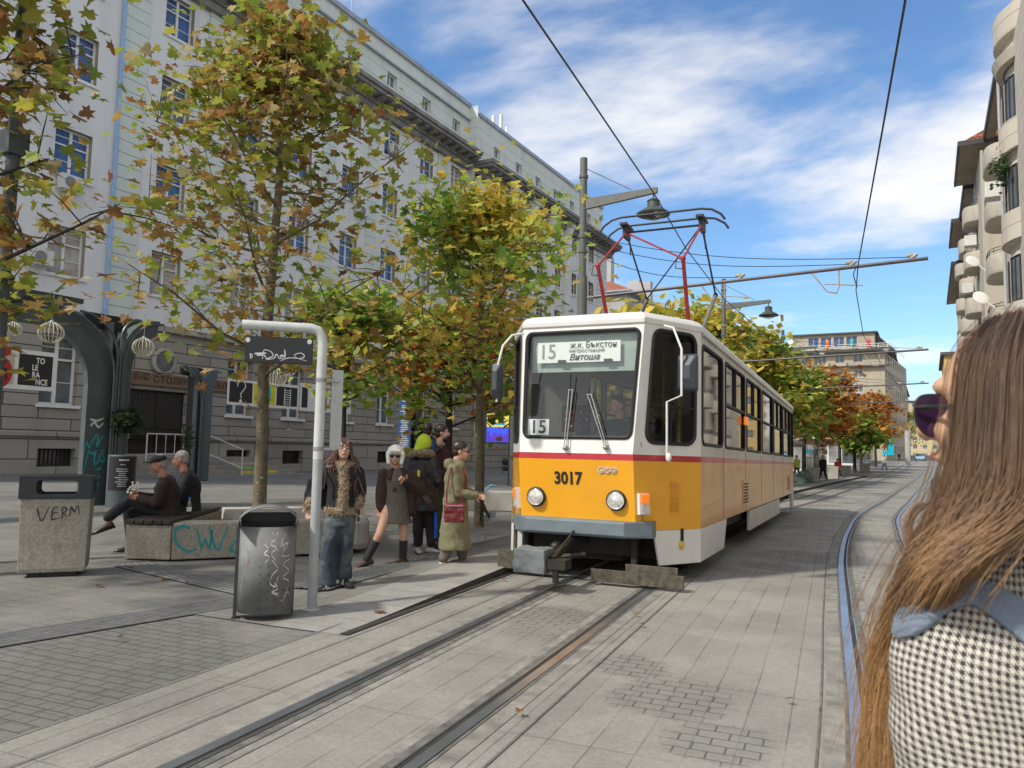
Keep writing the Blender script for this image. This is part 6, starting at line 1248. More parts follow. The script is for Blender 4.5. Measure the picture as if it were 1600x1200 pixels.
# ---- waiting woman with long hair and fur trim
p = onG(520, 922); sc = proj_s = (p-CP).dot(_f)/1190; P1 = empty('person', p, rzc(p), 'young woman with long brown hair, glasses, fur trimmed black jacket and wide jeans', 'person')
S = lambda px, py, y=0: Vector(((px-520)*sc, y, (923-py)*sc))
HC = S(528, 704, -.02); R = hrot((.12, -1, .18)); b = MB(); headmesh(b, HC, R, 1.02)
tor(b, [(S(528, 810), .15, .10), (S(528, 790), .14, .095), (S(528, 770), .12, .085), (S(528, 748), .14, .095), (S(528, 735), .15, .085), (S(528, 728), .09, .06)], (0, -1, 0))
shl, shr = S(505, 738), S(553, 739); ell_, elr = S(488, 768, .04), S(560, 768, .03); wl, wr = S(479, 792, -.02), S(555, 787, -.05)
for a, e_, w_, sd in ((shl, ell_, wl, -1), (shr, elr, wr, 1)): cap(b, a, e_, .045, .036); cap(b, e_, w_, .034, .024); hand(b, w_, (0, -.15, -1), sd, 1, .6)
hl, hr = S(517, 805), S(539, 805); kl, kr = S(511, 862, -.02), S(537, 860, .03); al, ar = S(510, 914), S(535, 908, .12)
for h_, k_, a_ in ((hl, kl, al), (hr, kr, ar)): cap(b, h_, k_, .075, .05); cap(b, k_, a_, .05, .032)
bd = blob('body', b, SK, P1, .008, 3); face(P1, HC, R, 1.02, brow=(.10, .05, .03))
j = MB(); tor(j, [(S(529, 803), .175, .125), (S(529, 785), .165, .12), (S(529, 765), .155, .115), (S(529, 748), .175, .125), (S(529, 737), .185, .11), (S(529, 727), .10, .08)], (0, -1, 0))
for a, e_, w_ in ((shl, ell_, wl), (shr, elr, wr)): cap(j, a, e_, .062, .052); cap(j, e_, w_, .052, .044)
blob('jacket', j, M_black, P1, .012, 4, .012, .08)
M_fur = mat('fur_trim', (.25, .19, .125), .95, var=.55, vs=28, bump=1, bs=60)
f_ = MB(); tor(f_, [(S(530, 806), .195, .145), (S(530, 794), .19, .14)], (0, -1, 0))
cap(f_, S(529, 799, -.12), S(531, 760, -.125), .055, .05); cap(f_, S(531, 760, -.125), S(528, 730, -.10), .05, .05); cap(f_, S(515, 726, -.03), S(528, 732, -.085), .045, .045); cap(f_, S(541, 727, -.03), S(528, 732, -.085), .042, .045); cap(f_, S(515, 726, -.03), S(528, 722, .06), .04, .04); cap(f_, S(541, 727, -.03), S(528, 722, .06), .04, .04)
for e_, w_ in ((ell_, wl), (elr, wr)): cap(f_, w_+(e_-w_)*.28, w_, .055, .058)
fo = blob('fur_trim', f_, M_fur, P1, .012, 2, .03, .03)
q = MB(); rr = random.Random(1); V_ = fo.data.vertices
for _ in range(2600):
    v = V_[rr.randrange(len(V_))]; d = (v.normal+Vector((rr.gauss(0, .4), rr.gauss(0, .4), rr.gauss(-.3, .4)))).normalized(); a = v.co; t_ = d.cross(Vector((rr.random(), rr.random(), .3))).normalized()*.0035; q.add([a-t_, a+t_, a+d*rr.uniform(.015, .035)], [(0, 1, 2)])
q.build('fur_hairs', mat('fur_hair', (.34, .27, .18), .9, var=.7, vs=30), fo)
M_jean = mat('washed_denim', (.055, .085, .12), .9, var=.3, vs=6, bump=.4, bs=200)
def denim():
    t = M_jean.node_tree; r = [n for n in t.nodes if n.type == 'VALTORGB'][0]; n = [n for n in t.nodes if n.type == 'TEX_NOISE'][0]; n.inputs['Scale'].default_value = 3.2; n.inputs['Detail'].default_value = 3; r.color_ramp.elements[0].position = .46; r.color_ramp.elements[1].position = .8; r.color_ramp.elements[0].color = (.035, .05, .07, 1); r.color_ramp.elements[1].color = (.22, .25, .23, 1)
denim()
t_ = MB(); tor(t_, [(S(528, 797), .15, .11), (S(528, 812), .16, .12), (S(528, 824), .155, .12)], (0, -1, 0))
for h_, k_, a_ in ((hl, kl, al), (hr, kr, ar)):
    tor(t_, [(h_, .095, .10), (h_.lerp(k_, .5), .092, .10), (k_, .082, .095), (k_.lerp(a_, .5), .082, .095), (a_+Vector((0, 0, .07)), .094, .105), (a_+Vector((0, 0, .0)), .097, .115)], (0, -1, 0))
blob('jeans', t_, M_jean, P1, .012, 3, .035, .12)
for a_, f__ in ((S(508, 911, -.07), (-.55, -1, 0)), (S(538, 906, .05), (.45, -1, 0))): shoe(P1, a_, f__, M_black, M_blk, stripes=True)
M_hb = hairmat('brown_hair', (.085, .038, .022))
h = MB(); Pp = lambda x, y, z: HC+R @ Vector((x, y, z)); h.ell(Pp(0, .025, .035), (.084, .10, .10), 18, 10, R=R); ho = blob('hair', h, M_hb, P1, .008, 2) if 0 else None
h = MB(); rr = random.Random(5)
A0_ = []
for k in range(420):
    a = rr.uniform(-2.35, 2.35)+pi/2; yy = rr.uniform(0, 1)
    root = Pp(.02*cos(a)*yy, .03+.02*sin(a), .118+rr.uniform(-.004, .004)); side = cos(a); back = sin(a)
    m1 = Pp(.088*side, .015+.10*back, .06+rr.gauss(0, .01)); m2 = Pp(.098*side+rr.gauss(0, .004), .02+.10*back, -.05); 
    sx = 1 if side > -.1 else -.6
    ln = rr.uniform(.2, .48) if side > 0 else rr.uniform(.12, .25)
    m3 = m2+Vector((.055*sx+rr.gauss(0, .02), .02, -ln*.45)); en = m2+Vector((.07*sx+rr.gauss(0, .025), .02+rr.gauss(0, .03), -ln))
    A0_.append([root, m1, m2, m3, m2+(en-m2)*.75+Vector((rr.gauss(0, .012), rr.gauss(0, .012), 0)), en])
for k in range(36):
    x = rr.uniform(-.05, .05); A0_.append([Pp(x*.3, .0, .122), Pp(x*.9, -.07, .095), Pp(x*1.05, -.098, .052+rr.gauss(0, .005))])
hairstrands('hair', P1, M_hb, A0_, 1, r=.006)
q = MB()
for sd in (-1, 1): q.tube([Pp(sd*.033+.026*cos(a), -.101, .006+.019*sin(a)) for a in [2*pi*k/12 for k in range(13)]], .0022, 5, caps=False); q.tube([Pp(sd*.058, -.1, .01), Pp(sd*.08, .01, .012)], .002, 4)
q.tube([Pp(-.008, -.103, .01), Pp(.008, -.103, .01)], .002, 4); q.build('glasses', M_blk, P1)
tb_ = MB(); tb_.loft([[Vector((c[0], c[1], c[2]))+Vector((x, y, 0)) for x, y in ((-.12*k, -.04), (.1*k, -.05), (.1*k, .05), (-.12*k, .05))] for c, k in ((S(497, 741, .13), .25), (S(491, 752, .13), .9), (S(490, 775, .13), 1.1), (S(489, 798, .13), 1.0))]); bg1 = empty('tote_bag', p, P1.rotation_euler.z, 'dark navy tote bag on the shoulder of the long haired woman', 'bag'); blob('cloth', tb_, mat('navy_cloth', (.012, .014, .025), .85), bg1, .015, 3, .02, .1)
q = MB(); q.tube([S(497, 742, .1), S(501, 732, .0), S(503, 745, -.12), S(500, 765, -.13)], .012, 6); q.build('strap', M_blk, bg1)
q = MB(); c = wr+Vector((.0, -.03, -.10)); q.box(c.x-.012, c.x+.012, c.y-.03, c.y+.03, c.z-.09, c.z+.03); ph = q.build('phone', M_blk, None, bevel=.006, loc=p, rz=P1.rotation_euler.z); tag(ph, 'black phone held low by the long haired woman', 'phone')
# ---- generic clothed figure used for the others
def figure(px, gy, label, J, head, f, clothes, depth_p=None, skin=SK, hs=1.0, feet=None, soles=None, body_r=1.0, fold=.012, up=0):
    p = depth_p or onG(px, gy); s = (p-CP).dot(_f)/1190; e = empty('person', p, rzc(p), label, 'person')
    T = {k: Vector(((v[0]-px)*s, v[2] if len(v) > 2 else 0, (gy-v[1])*s)) for k, v in J.items()}
    for q in 'lr': T['a'+q].z = max(T['a'+q].z, .085) if hs > .9 else T['a'+q].z
    R = hrot(head); b = MB(); headmesh(b, T['head'], R, hs)
    T['neck'] = T['head']+R @ Vector((0, .045, -.15))*hs
    ch = (T['sl']+T['sr'])/2; hp = (T['hl']+T['hr'])/2; f = Vector(f).normalized(); w = abs((T['sr']-T['sl']).dot(Vector((-f.y, f.x, 0))))/2+.03; w = max(w, .15)
    tor(b, [(hp-Vector((0, 0, .06)), .13, .09), (hp+(ch-hp)*.2, .14*body_r, .10*body_r), (hp+(ch-hp)*.5, .13*body_r, .095*body_r), (hp+(ch-hp)*.8, w*.85, .105), (ch, w*.82, .08), (ch+Vector((0, 0, .05)), .07, .055)], f)
    for q in 'lr':
        cap(b, T['s'+q], T['e'+q], .045, .037); cap(b, T['e'+q], T['w'+q], .035, .025); d = T['w'+q]-T['e'+q]; hand(b, T['w'+q], T.get('d'+q, d), -1 if q == 'l' else 1, 1, .9)
        cap(b, T['h'+q], T['k'+q], .078, .052); cap(b, T['k'+q], T['a'+q], .053, .034)
    blob('body', b, skin, e, .009, 3)
    for nm, fn, m, vox, disp in clothes: q = MB(); fn(q, T, f, ch, hp, w); blob(nm, q, m, e, vox, 3, disp, .09)
    if feet:
        for q, fd in zip('lr', feet[1]): shoe(e, T['a'+q]-Vector((0, 0, 0)), fd, feet[0], feet[2])
    return e, T, R, s, p
def jacket(L_=.0, r=.03, hem=1.0, arms=True, col=.02):
    def fn(q, T, f, ch, hp, w):
        bot = hp-Vector((0, 0, L_)); tor(q, [(bot, (.15+r)*hem, (.10+r)*hem), (hp+(ch-hp)*.1, .145+r, .10+r), (hp+(ch-hp)*.5, .145+r, .10+r), (hp+(ch-hp)*.8, w*.9+r, .11+r), (ch+Vector((0, 0, .015)), w*.85+r*.5, .085+r*.5), (ch+Vector((0, 0, .055)), .075+col, .07+col)], f)
        if arms:
            for k in 'lr': cap(q, T['s'+k], T['e'+k], .05+r*.7, .043+r*.6); cap(q, T['e'+k], T['w'+k], .043+r*.6, .032+r*.5)
    return fn
def trousers(r=.018, full=1.0):
    def fn(q, T, f, ch, hp, w):
        tor(q, [(hp+Vector((0, 0, .06)), .135+r, .095+r), (hp-Vector((0, 0, .06)), .145+r, .105+r)], f)
        for k in 'lr': cap(q, T['h'+k], T['k'+k], .08+r, .058+r); cap(q, T['k'+k], T['a'+k]+Vector((0, 0, .06)), .058+r, .045+r)
    return fn
def hairstyle(e, T, R, m, s=1.0, kind='short', seed=1, name='hair'):
    P = lambda x, y, z: T['head']+R @ (Vector((x, y, z))*s); q = MB()
    if kind == 'short': q.ell(P(0, .026, .046), (.081*s, .098*s, .089*s), 16, 10, R=R); q.ell(P(0, .055, -.01), (.072*s, .06*s, .07*s), 14, 9, R=R)
    if kind == 'bob':
        q.ell(P(0, .022, .045), (.098*s, .108*s, .092*s), 18, 10, R=R)
        for sd in (-1, 1): cap(q, P(sd*.082, -.03, .03), P(sd*.074, -.055, -.075), .03*s, .026*s); cap(q, P(sd*.07, .05, .0), P(sd*.06, .05, -.085), .045*s, .035*s)
        cap(q, P(0, .07, 0), P(0, .06, -.08), .06*s, .045*s); cap(q, P(-.05, -.085, .062), P(.05, -.085, .062), .02*s, .02*s)
    o = blob(name, q, m, e, .008*s, 2, .010, .02); return o
# white haired woman, mid stride
J = dict(head=(612, 713, -.02), sl=(594, 741), sr=(637, 742), el=(590, 770, .03), er=(655, 769, .0), wl=(590, 793, .0), wr=(629, 752, -.15), dl=(0, 0), hl=(605, 792), hr=(627, 792), kl=(591, 834, -.14), kr=(629, 836, .0), al=(573, 874, -.10), ar=(629, 876, .06)); J.pop('dl')
M_brc = mat('brown_wool', (.035, .018, .014), .95, var=.25, vs=18); M_dress = mat('taupe_dress', (.085, .075, .062), .9, var=.12, vs=20)
def dress(q, T, f, ch, hp, w): tor(q, [(hp-Vector((-.03, 0, .21)), .185, .15), (hp-Vector((0, 0, .1)), .175, .14), (hp, .165, .125), (hp+(ch-hp)*.45, .14, .11), (hp+(ch-hp)*.8, .155, .125), (ch, .14, .09), (ch+Vector((0, 0, .07)), .065, .06)], f)
def opencoat(q, T, f, ch, hp, w):
    for sd, o_ in ((-1, .03), (1, .0)):
        cap(q, T['sl' if sd < 0 else 'sr'], hp+Vector((sd*.175+.01, .02-.03*sd*0, -.05+o_)), .07, .085)
    cap(q, ch+Vector((0, .06, 0)), hp+Vector((0, .07, -.05)), .10, .13, fl=.6); cap(q, T['sl'], T['sr'], .055, .055)
    for k in 'lr': cap(q, T['s'+k], T['e'+k], .068, .06); cap(q, T['e'+k], T['w'+k], .06, .046)
    for sd in (-1, 1): cap(q, ch+Vector((sd*.06, -.03, .06)), ch+Vector((sd*.09, -.09, -.06)), .03, .028)
e2, T, R, s, p2 = figure(602, 883, 'striding white haired woman in sunglasses, short taupe dress and open brown coat', J, (-.05, -1, -.03), (-.1, -1, 0), [('dress', dress, M_dress, .011, .012), ('coat', opencoat, M_brc, .012, .015)], skin=SK2)
hairstyle(e2, T, R, mat('white_hair', (.66, .63, .56), .5, var=.12, vs=50), 1.08, 'bob'); face(e2, T['head'], R, 1, eyes=False)
q = MB(); Pq = lambda x, y, z: T['head']+R @ Vector((x, y, z))
for sd in (-1, 1): q.ell(Pq(sd*.036, -.098, .006), (.033, .010, .023), 12, 6, R=R); q.tube([Pq(sd*.065, -.09, .012), Pq(sd*.083, .0, .012)], .004, 4)
q.tube([Pq(-.012, -.102, .012), Pq(.012, -.102, .012)], .005, 5); q.build('sunglasses', M_dgl, e2, smooth=True)
q = MB(); q.tube([T['neck']+Vector((.06*cos(a), -.01-.07*abs(sin(a)), .0-.04*sin(a))) for a in [pi*k/8 for k in range(9)]], .009, 6); q.build('necklace', M_galv, e2)
q = MB(); q.tube([ch_ for ch_ in [T['neck']+Vector((-.05, -.08, -.03)), T['neck']+Vector((-.03, -.13, -.18)), T['neck']+Vector((.0, -.14, -.26)), T['neck']+Vector((.03, -.13, -.18)), T['neck']+Vector((.05, -.08, -.03))]], .006, 5); q.ell(T['neck']+Vector((0, -.145, -.27)), (.022, .01, .025)); q.build('pendant_chain', M_blk, e2)
q = MB()
for k in 'lr': cap(q, T['k'+k].lerp(T['a'+k], .28), T['a'+k]+Vector((0, 0, -.01)), .056, .048)
for k in 'lr': sk_ = MB(); cap(sk_, T['k'+k].lerp(T['a'+k], .30), T['a'+k], .056, .048); blob('sock_boot', sk_, M_dkgrey, e2, .01, 2)
M_shb = mat('brown_leather', (.10, .05, .035), .45, var=.2)
shoe(e2, T['al']+Vector((-.0, 0, .01)), (-1, -.35, -.25), M_shb, M_blk); shoe(e2, T['ar'], (-.75, -.8, 0), M_shb, M_blk)
bgm = empty('shoulder_bag', p2, e2.rotation_euler.z, 'small dark brown bag at the hip of the white haired woman', 'bag'); q = MB(); c = Vector(((659-602)*s, .05, (883-776)*s)); cap(q, c+Vector((-.04, 0, .03)), c+Vector((.05, 0, -.08)), .07, .085, fl=.6); blob('leather', q, mat('dark_leather', (.05, .03, .025), .35), bgm, .012, 3, .015, .06); q = MB(); q.tube([c+Vector((-.05, 0, .08)), T['sr']+Vector((-.03, -.07, .03)), T['sr']+Vector((0, .05, .06)), c+Vector((.03, .08, .1))], .01, 5); q.build('strap', M_shb, bgm)
# hooded boy seen from behind
J = dict(head=(657, 694, -.0), sl=(638, 722, .02), sr=(671, 722, -.02), el=(633, 752, -.06), er=(679, 752, -.08), wl=(645, 770, .22), wr=(672, 768, .22), hl=(652, 788), hr=(669, 788), kl=(652, 825, .0), kr=(672, 825, .02), al=(653, 858, .02), ar=(673, 860, -.02))
M_puf = mat('puffer_black', (.016, .017, .02), .55, var=.2, vs=12)
e3, T, R, s, p3 = figure(664, 865, 'boy in a lime green hood, black fur collared parka and blue striped trousers, from behind', J, (.55, .8, 0), (.35, .9, 0), [('parka', jacket(.10, .06, 1.05), M_puf, .014, .03), ('trousers', trousers(.02), M_black, .012, .015)])
q = MB(); q.ell(T['head']+Vector((.0, .0, .015)), (.112, .118, .128), 18, 12); cap(q, T['head']+Vector((-.03, -.04, -.02)), T['head']+Vector((-.06, -.07, -.09)), .09, .08); blob('hood', q, mat('lime_fleece', (.42, .55, .03), .85, var=.12, vs=12), e3, .012, 3, .015, .06)
q = MB(); q.tube([T['head']+Vector((.135*cos(a)-.02, .12*sin(a)-.02, -.155-.03*sin(a))) for a in [2*pi*k/16 for k in range(18)]], .05, 10); fo = blob('fur_collar', q, M_fur, e3, .012, 1, .03, .03)
q = MB(); V_ = fo.data.vertices; rr = random.Random(2)
for _ in range(900):
    v = V_[rr.randrange(len(V_))]; d = (v.normal+Vector((rr.gauss(0, .4), rr.gauss(0, .4), rr.gauss(0, .4)))).normalized(); a = v.co; t_ = d.cross(Vector((rr.random(), rr.random(), .3))).normalized()*.004; q.add([a-t_, a+t_, a+d*rr.uniform(.015, .035)], [(0, 1, 2)])
q.build('fur_hairs', MATS['fur_hair'], fo)
bk = empty('backpack', p3, e3.rotation_euler.z, 'black backpack with a yellow tag on the hooded boy', 'backpack'); q = MB(); c = (T['sl']+T['sr'])/2+Vector((-.05, -.21, -.20)); q.box(c.x-.13, c.x+.12, c.y-.07, c.y+.1, c.z-.2, c.z+.18); cap(q, c+Vector((0, -.06, -.1)), c+Vector((.02, -.06, .02)), .09, .08); blob('pack', q, M_dkgrey, bk, .014, 5, .02, .07); q = MB(); q.box(c.x+.0, c.x+.035, c.y-.165, c.y-.15, c.z+.0, c.z+.09); q.build('yellow_tag', M_py, bk)
q = MB(); P = [T['hr']+Vector((.085, -.05, .06)), T['kr']+Vector((.078, -.03, 0)), T['kr'].lerp(T['ar'], .5)+Vector((.066, -.025, 0))]; q.prism([P[0]+Vector((-.03, -.045, 0)), P[0]+Vector((.015, -.02, 0)), P[1]+Vector((.012, -.02, 0)), P[2]+Vector((.01, -.02, 0)), P[2]+Vector((-.03, -.045, 0)), P[1]+Vector((-.03, -.045, 0))], (0, -.012, 0)); q.build('blue_stripe', mat('blue_stripe', (.01, .12, .7), .7), e3)
for a_, f__ in ((T['al'], (.2, -.9, 0)), (T['ar'], (.95, -.35, 0))): shoe(e3, a_, f__, mat('trainer_grey', (.36, .36, .36), .6, var=.2), M_bplas)
# bearded man with backpack, carrying a child
p4 = onD(692, 700, 11.5); p4.z = gz(p4.x, p4.y); gy4 = 700+(1.52-p4.z)*1190/11.5
J = dict(head=(692, 677, 0), sl=(686, 708, -.14), sr=(697, 706, .14), el=(683, 738, -.2), er=(700, 735, .2), wl=(703, 745, -.2), wr=(676, 722, .2), hl=(693, 762, -.07), hr=(698, 762, .08), kl=(692, 808, -.08), kr=(699, 808, .08), al=(692, 850, -.08), ar=(697, 850, .08))
M_mar = mat('maroon_knit', (.045, .012, .018), .9, var=.2, vs=25)
e4, T, R, s, _p = figure(693, gy4, 'tall bearded man in a maroon sweater facing right, with a child on his arm', J, (1, -.15, .02), (1, -.1, 0), [('sweater', jacket(.04, .04, 1.0), M_mar, .012, .018), ('trousers', trousers(.025), mat('olive_trousers', (.05, .055, .035), .9), .012, .015)], depth_p=p4, feet=(M_dkgrey, ((1, -.1, 0), (1, 0, 0)), M_blk))
M_dh = hairmat('dark_hair', (.022, .014, .01)); hairstyle(e4, T, R, M_dh, 1.05); face(e4, T['head'], R)
q = MB(); Pq = lambda x, y, z: T['head']+R @ Vector((x, y, z)); q.ell(Pq(0, -.05, -.085), (.062, .058, .058), 14, 8, R=R); blob('beard', q, M_dh, e4, .008, 2, .012, .02)
q = MB()
for zz_ in (0,): q.tube([T['sl']+Vector((.07, -.06, .05)), T['sl']+Vector((.02, -.09, .06)), T['sl']+Vector((-.08, -.08, -.05)), T['sl']+Vector((-.05, -.08, -.3)), T['sl']+Vector((.05, -.06, -.34))], .02, 6)
tag(q.build('backpack_strap', M_blk, None, loc=p4, rz=e4.rotation_euler.z), 'black backpack strap over the shoulder of the bearded man', 'strap')
J2 = dict(head=(669, 674, .1), sl=(661, 693, .08), sr=(677, 693, .12), el=(659, 706, .0), er=(683, 700, .1), wl=(668, 708, -.05), wr=(688, 705, .02), hl=(664, 716, .1), hr=(673, 716, .12), kl=(660, 730, .0), kr=(680, 728, .0), al=(664, 745, -.0), ar=(684, 742, .0))
p4b = p4+Vector((0, 0, 0)); e5, T5, R5, s5, _ = figure(693, gy4, 'small child with dark hair and blue jacket carried by the bearded man', J2, (.3, .9, 0), (.3, .9, 0), [('jacket', jacket(.02, .01, .8), mat('child_blue', (.03, .07, .16), .8), .012, .012), ('trousers', trousers(.0), M_dkgrey, .012, .01)], depth_p=p4b, hs=.88, feet=(M_black, ((.3, -.5, -.6), (.3, -.5, -.6)), M_blk)); hairstyle(e5, T5, R5, M_dh, .92)
# woman in the khaki coat
J = dict(head=(716, 706, 0), sl=(704, 735, -.15), sr=(714, 733, .14), el=(712, 770, -.2), er=(722, 768, .18), wl=(738, 774, -.16), wr=(742, 775, .12), hl=(706, 800, -.07), hr=(712, 800, .08), kl=(703, 845, -.07), kr=(718, 843, .1), al=(693, 882, -.06), ar=(722, 878, .12))
M_khaki = mat('khaki_cotton', (.165, .155, .09), .85, var=.12, vs=6, dirt=.1)
def longcoat(q, T, f, ch, hp, w):
    jacket(.0, .045)(q, T, f, ch, hp, w); tor(q, [(hp+Vector((.01, 0, -.47)), .215, .21), (hp+Vector((.0, 0, -.25)), .20, .19), (hp, .19, .16), (hp+(ch-hp)*.3, .185, .15)], f)
    cap(q, ch+Vector((-.09, -.08, .06)), ch+Vector((-.09, .08, .06)), .07, .07); cap(q, ch+Vector((.05, -.07, .05)), ch+Vector((-.1, 0, .08)), .06, .06)
e6, T, R, s, p6 = figure(709, 889, 'woman in a long khaki hooded coat and cream shoes facing the tram', J, (1, -.1, -.12), (1, -.12, 0), [('trousers', trousers(.02), mat('grey_beige_trousers', (.13, .115, .095), .9), .012, .015), ('coat', longcoat, M_khaki, .013, .03)], skin=SK2, feet=(mat('cream_shoe', (.6, .55, .46), .6), ((.95, -.4, 0), (.97, -.25, 0)), M_white))
hairstyle(e6, T, R, M_dh, 1.03); face(e6, T['head'], R); q = MB(); Pq = lambda x, y, z: T['head']+R @ Vector((x, y, z))
for sd in (-1, 1): q.ell(Pq(sd*.034, -.097, .006), (.028, .008, .02), 12, 6, R=R); q.tube([Pq(sd*.06, -.09, .012), Pq(sd*.08, .02, .012)], .003, 4)
q.build('sunglasses', M_dgl, e6, smooth=True)
q = MB(); q.tube([T['neck']+Vector((.08, -.1, -.02)), T['neck']+Vector((.14, -.12, -.2)), T['neck']+Vector((.15, -.12, -.45))], .022, 6, flat=.4); q.build('red_lining', M_pr, e6)
M_redl = mat('red_patent_leather', (.16, .012, .018), .22, var=.25, vs=8, coat=.5)
hb = empty('handbag', p6, e6.rotation_euler.z, 'shiny dark red handbag hanging at the side of the khaki coat', 'handbag'); c = Vector(((708-709)*s, -.30, (889-797)*s)); q = MB(); q.box(c.x-.12, c.x+.12, c.y-.035, c.y+.04, c.z-.13, c.z+.10); q.box(c.x-.13, c.x+.12, c.y-.045, c.y-.02, c.z+.0, c.z+.08); blob('leather', q, M_redl, hb, .012, 4, .03, .06)
q = MB(); q.tube([c+Vector((-.1, 0, .1)), c+Vector((-.1, 0, .24)), T['sl']+Vector((-.03, -.09, .02)), T['sl']+Vector((.03, .02, .07))], .01, 5); q.tube([c+Vector((.09, 0, .1)), c+Vector((.10, -.02, .2)), c+Vector((.02, 0, .25))], .01, 5); q.build('strap', M_redl, hb)
q = MB(); q.tube([c+Vector((-.11, -.05, .07)), c+Vector((.1, -.05, .07))], .006, 5); q.build('zip', M_galv, hb)
sc_e = empty('folded_scooter', p6, e6.rotation_euler.z, 'small folded blue and black child scooter held by the woman in khaki', 'scooter'); H_ = T['wr']+Vector((.06, -.06, -.03))
q = MB(); q.tube([H_+Vector((-.02, 0, -.02)), H_+Vector((.06, -.02, .10)), H_+Vector((.12, -.02, .16)), H_+Vector((.19, -.02, .15))], [.02, .025, .03, .02], 8, flat=.5); q.build('blue_deck', mat('scooter_blue', (.12, .32, .48), .4), sc_e, smooth=True)
q = MB(); q.tube([H_+Vector((-.02, 0, .02)), H_+Vector((.06, 0, -.16)), H_+Vector((.12, 0, -.24))], .022, 8); q.tube([H_+Vector((.02, 0, -.02)), H_+Vector((.0, 0, -.3))], .018, 6); q.build('black_frame', M_blk, sc_e, smooth=True)
for d_ in ((.15, -.02, -.2), (.08, .03, -.26)): q = MB(); a = H_+Vector(d_); q.lathe(a, [(.01, -.018), (.042, -.016), (.046, 0), (.042, .016), (.01, .018)], 16, axis='Y'); q.build('wheel', mat('scooter_wheel', (.10, .13, .14), .5), sc_e, smooth=True)
# two men on the bench
def seated(px, d, label, J, head, clothes, **k):
    p = onD(px, 690, d); p.z = gz(p.x, p.y); hz_ = 600+100-(800-px)*.02; gy = hz_+(1.52-p.z)*1190/d*1.0
    return figure(px, gy, label, J, head, (-1, -.15, 0), clothes, depth_p=p, **k)
J = dict(head=(250, 724, 0), sl=(262, 752, -.17), sr=(266, 750, .17), el=(252, 783, -.2), er=(252, 780, .2), wl=(228, 776, -.14), wr=(224, 772, .02), hl=(268, 803, -.09), hr=(270, 803, .09), kl=(215, 778, -.05), kr=(213, 797, .10), al=(186, 811, -.06), ar=(218, 852, .1))
e7, T, R, s, p7 = seated(262, 10.3, 'old man in a black cap and dark brown jacket on the bench with crossed legs', J, (-1, -.25, -.15), [('jacket', jacket(.06, .05, 1.1), mat('dark_brown_jacket', (.022, .013, .012), .9, var=.3), .013, .025), ('trousers', trousers(.02), mat('dark_blue_trousers', (.012, .014, .02), .85), .012, .015)], skin=SK3, body_r=1.25)
hairstyle(e7, T, R, mat('grey_hair', (.25, .24, .22), .7, var=.3, vs=50), 1.0); face(e7, T['head'], R); q = MB(); Pq = lambda x, y, z: T['head']+R @ Vector((x, y, z)); q.ell(Pq(0, .012, .068), (.092, .112, .062), 16, 9, R=R); q.ell(Pq(0, -.12, .048), (.07, .075, .012), 14, 7, R=R); blob('cap', q, M_black, e7, .008, 2)
shoe(e7, T['al']+Vector((-.02, 0, -.02)), (-1, -.1, -.35), mat('black_leather', (.03, .022, .018), .35), M_blk, s=1.1); shoe(e7, T['ar'], (-1, -.1, 0), MATS['black_leather'], M_blk, s=1.05)
fb = empty('flower_bunch', p7, e7.rotation_euler.z, 'small bunch of white flowers in the hand of the old man with the cap', 'flowers'); c = T['wr']+Vector((-.06, -.04, .07)); q = MB(); rr = random.Random(3)
for k in range(26): a = c+Vector((rr.gauss(0, .03), rr.gauss(0, .03), rr.gauss(.02, .05))); q.ell(a, (.017, .017, .013), 7, 5)
q.build('blossoms', mat('blossom_white', (.66, .68, .56), .8), fb, smooth=True); q = MB()
for k in range(9): q.tube([c+Vector((rr.gauss(0, .02), rr.gauss(0, .02), .02)), T['wr']+Vector((-.05, -.02, -.06))], .003, 4)
q.build('stems', mat('stem_green', (.05, .12, .03), .7), fb)
J = dict(head=(284, 717, 0), sl=(296, 745, -.18), sr=(299, 743, .18), el=(284, 777, -.22), er=(284, 775, .2), wl=(262, 790, -.1), wr=(262, 785, .1), hl=(300, 795, -.09), hr=(302, 795, .09), kl=(255, 795, -.1), kr=(255, 795, .12), al=(252, 842, -.1), ar=(250, 842, .12))
e8, T, R, s, p8 = seated(293, 10.95, 'old man with grey hair and black coat sitting behind the man with the cap', J, (-1, .12, -.12), [('coat', jacket(.08, .055, 1.1), M_black, .013, .025), ('trousers', trousers(.02), M_dkgrey, .012, .015)], skin=SK3, body_r=1.2, feet=(M_blk, ((-1, 0, 0), (-1, 0, 0)), M_blk))
hairstyle(e8, T, R, MATS['grey_hair'], 1.02); face(e8, T['head'], R)
# tram driver
drv = empty('person', (0, 0, 0), 0, 'tram driver in a black polo shirt seated behind the windscreen', 'person'); drv.matrix_world = TM @ Matrix.Translation(Vector((.22, -.05, 0)))
b = MB(); HC = Vector((0, -.05, 2.08)); R = hrot((-.5, -1, -.1)); headmesh(b, HC, R); tor(b, [((0, 0, 1.35), .17, .13), ((0, 0, 1.6), .18, .13), ((0, -.02, 1.82), .19, .12), ((0, -.03, 1.90), .09, .07)], (0, -1, 0))
for sd in (-1, 1): cap(b, (sd*.19, -.02, 1.82), (sd*.26, -.2, 1.58), .05, .04); cap(b, (sd*.26, -.2, 1.58), (sd*.2, -.42, 1.66), .038, .028); hand(b, (sd*.2, -.42, 1.66), (0, -1, 0), sd, 1, .8); cap(b, (sd*.1, 0, 1.38), (sd*.14, -.42, 1.4), .08, .06); cap(b, (sd*.14, -.42, 1.4), (sd*.14, -.5, 1.0), .055, .035)
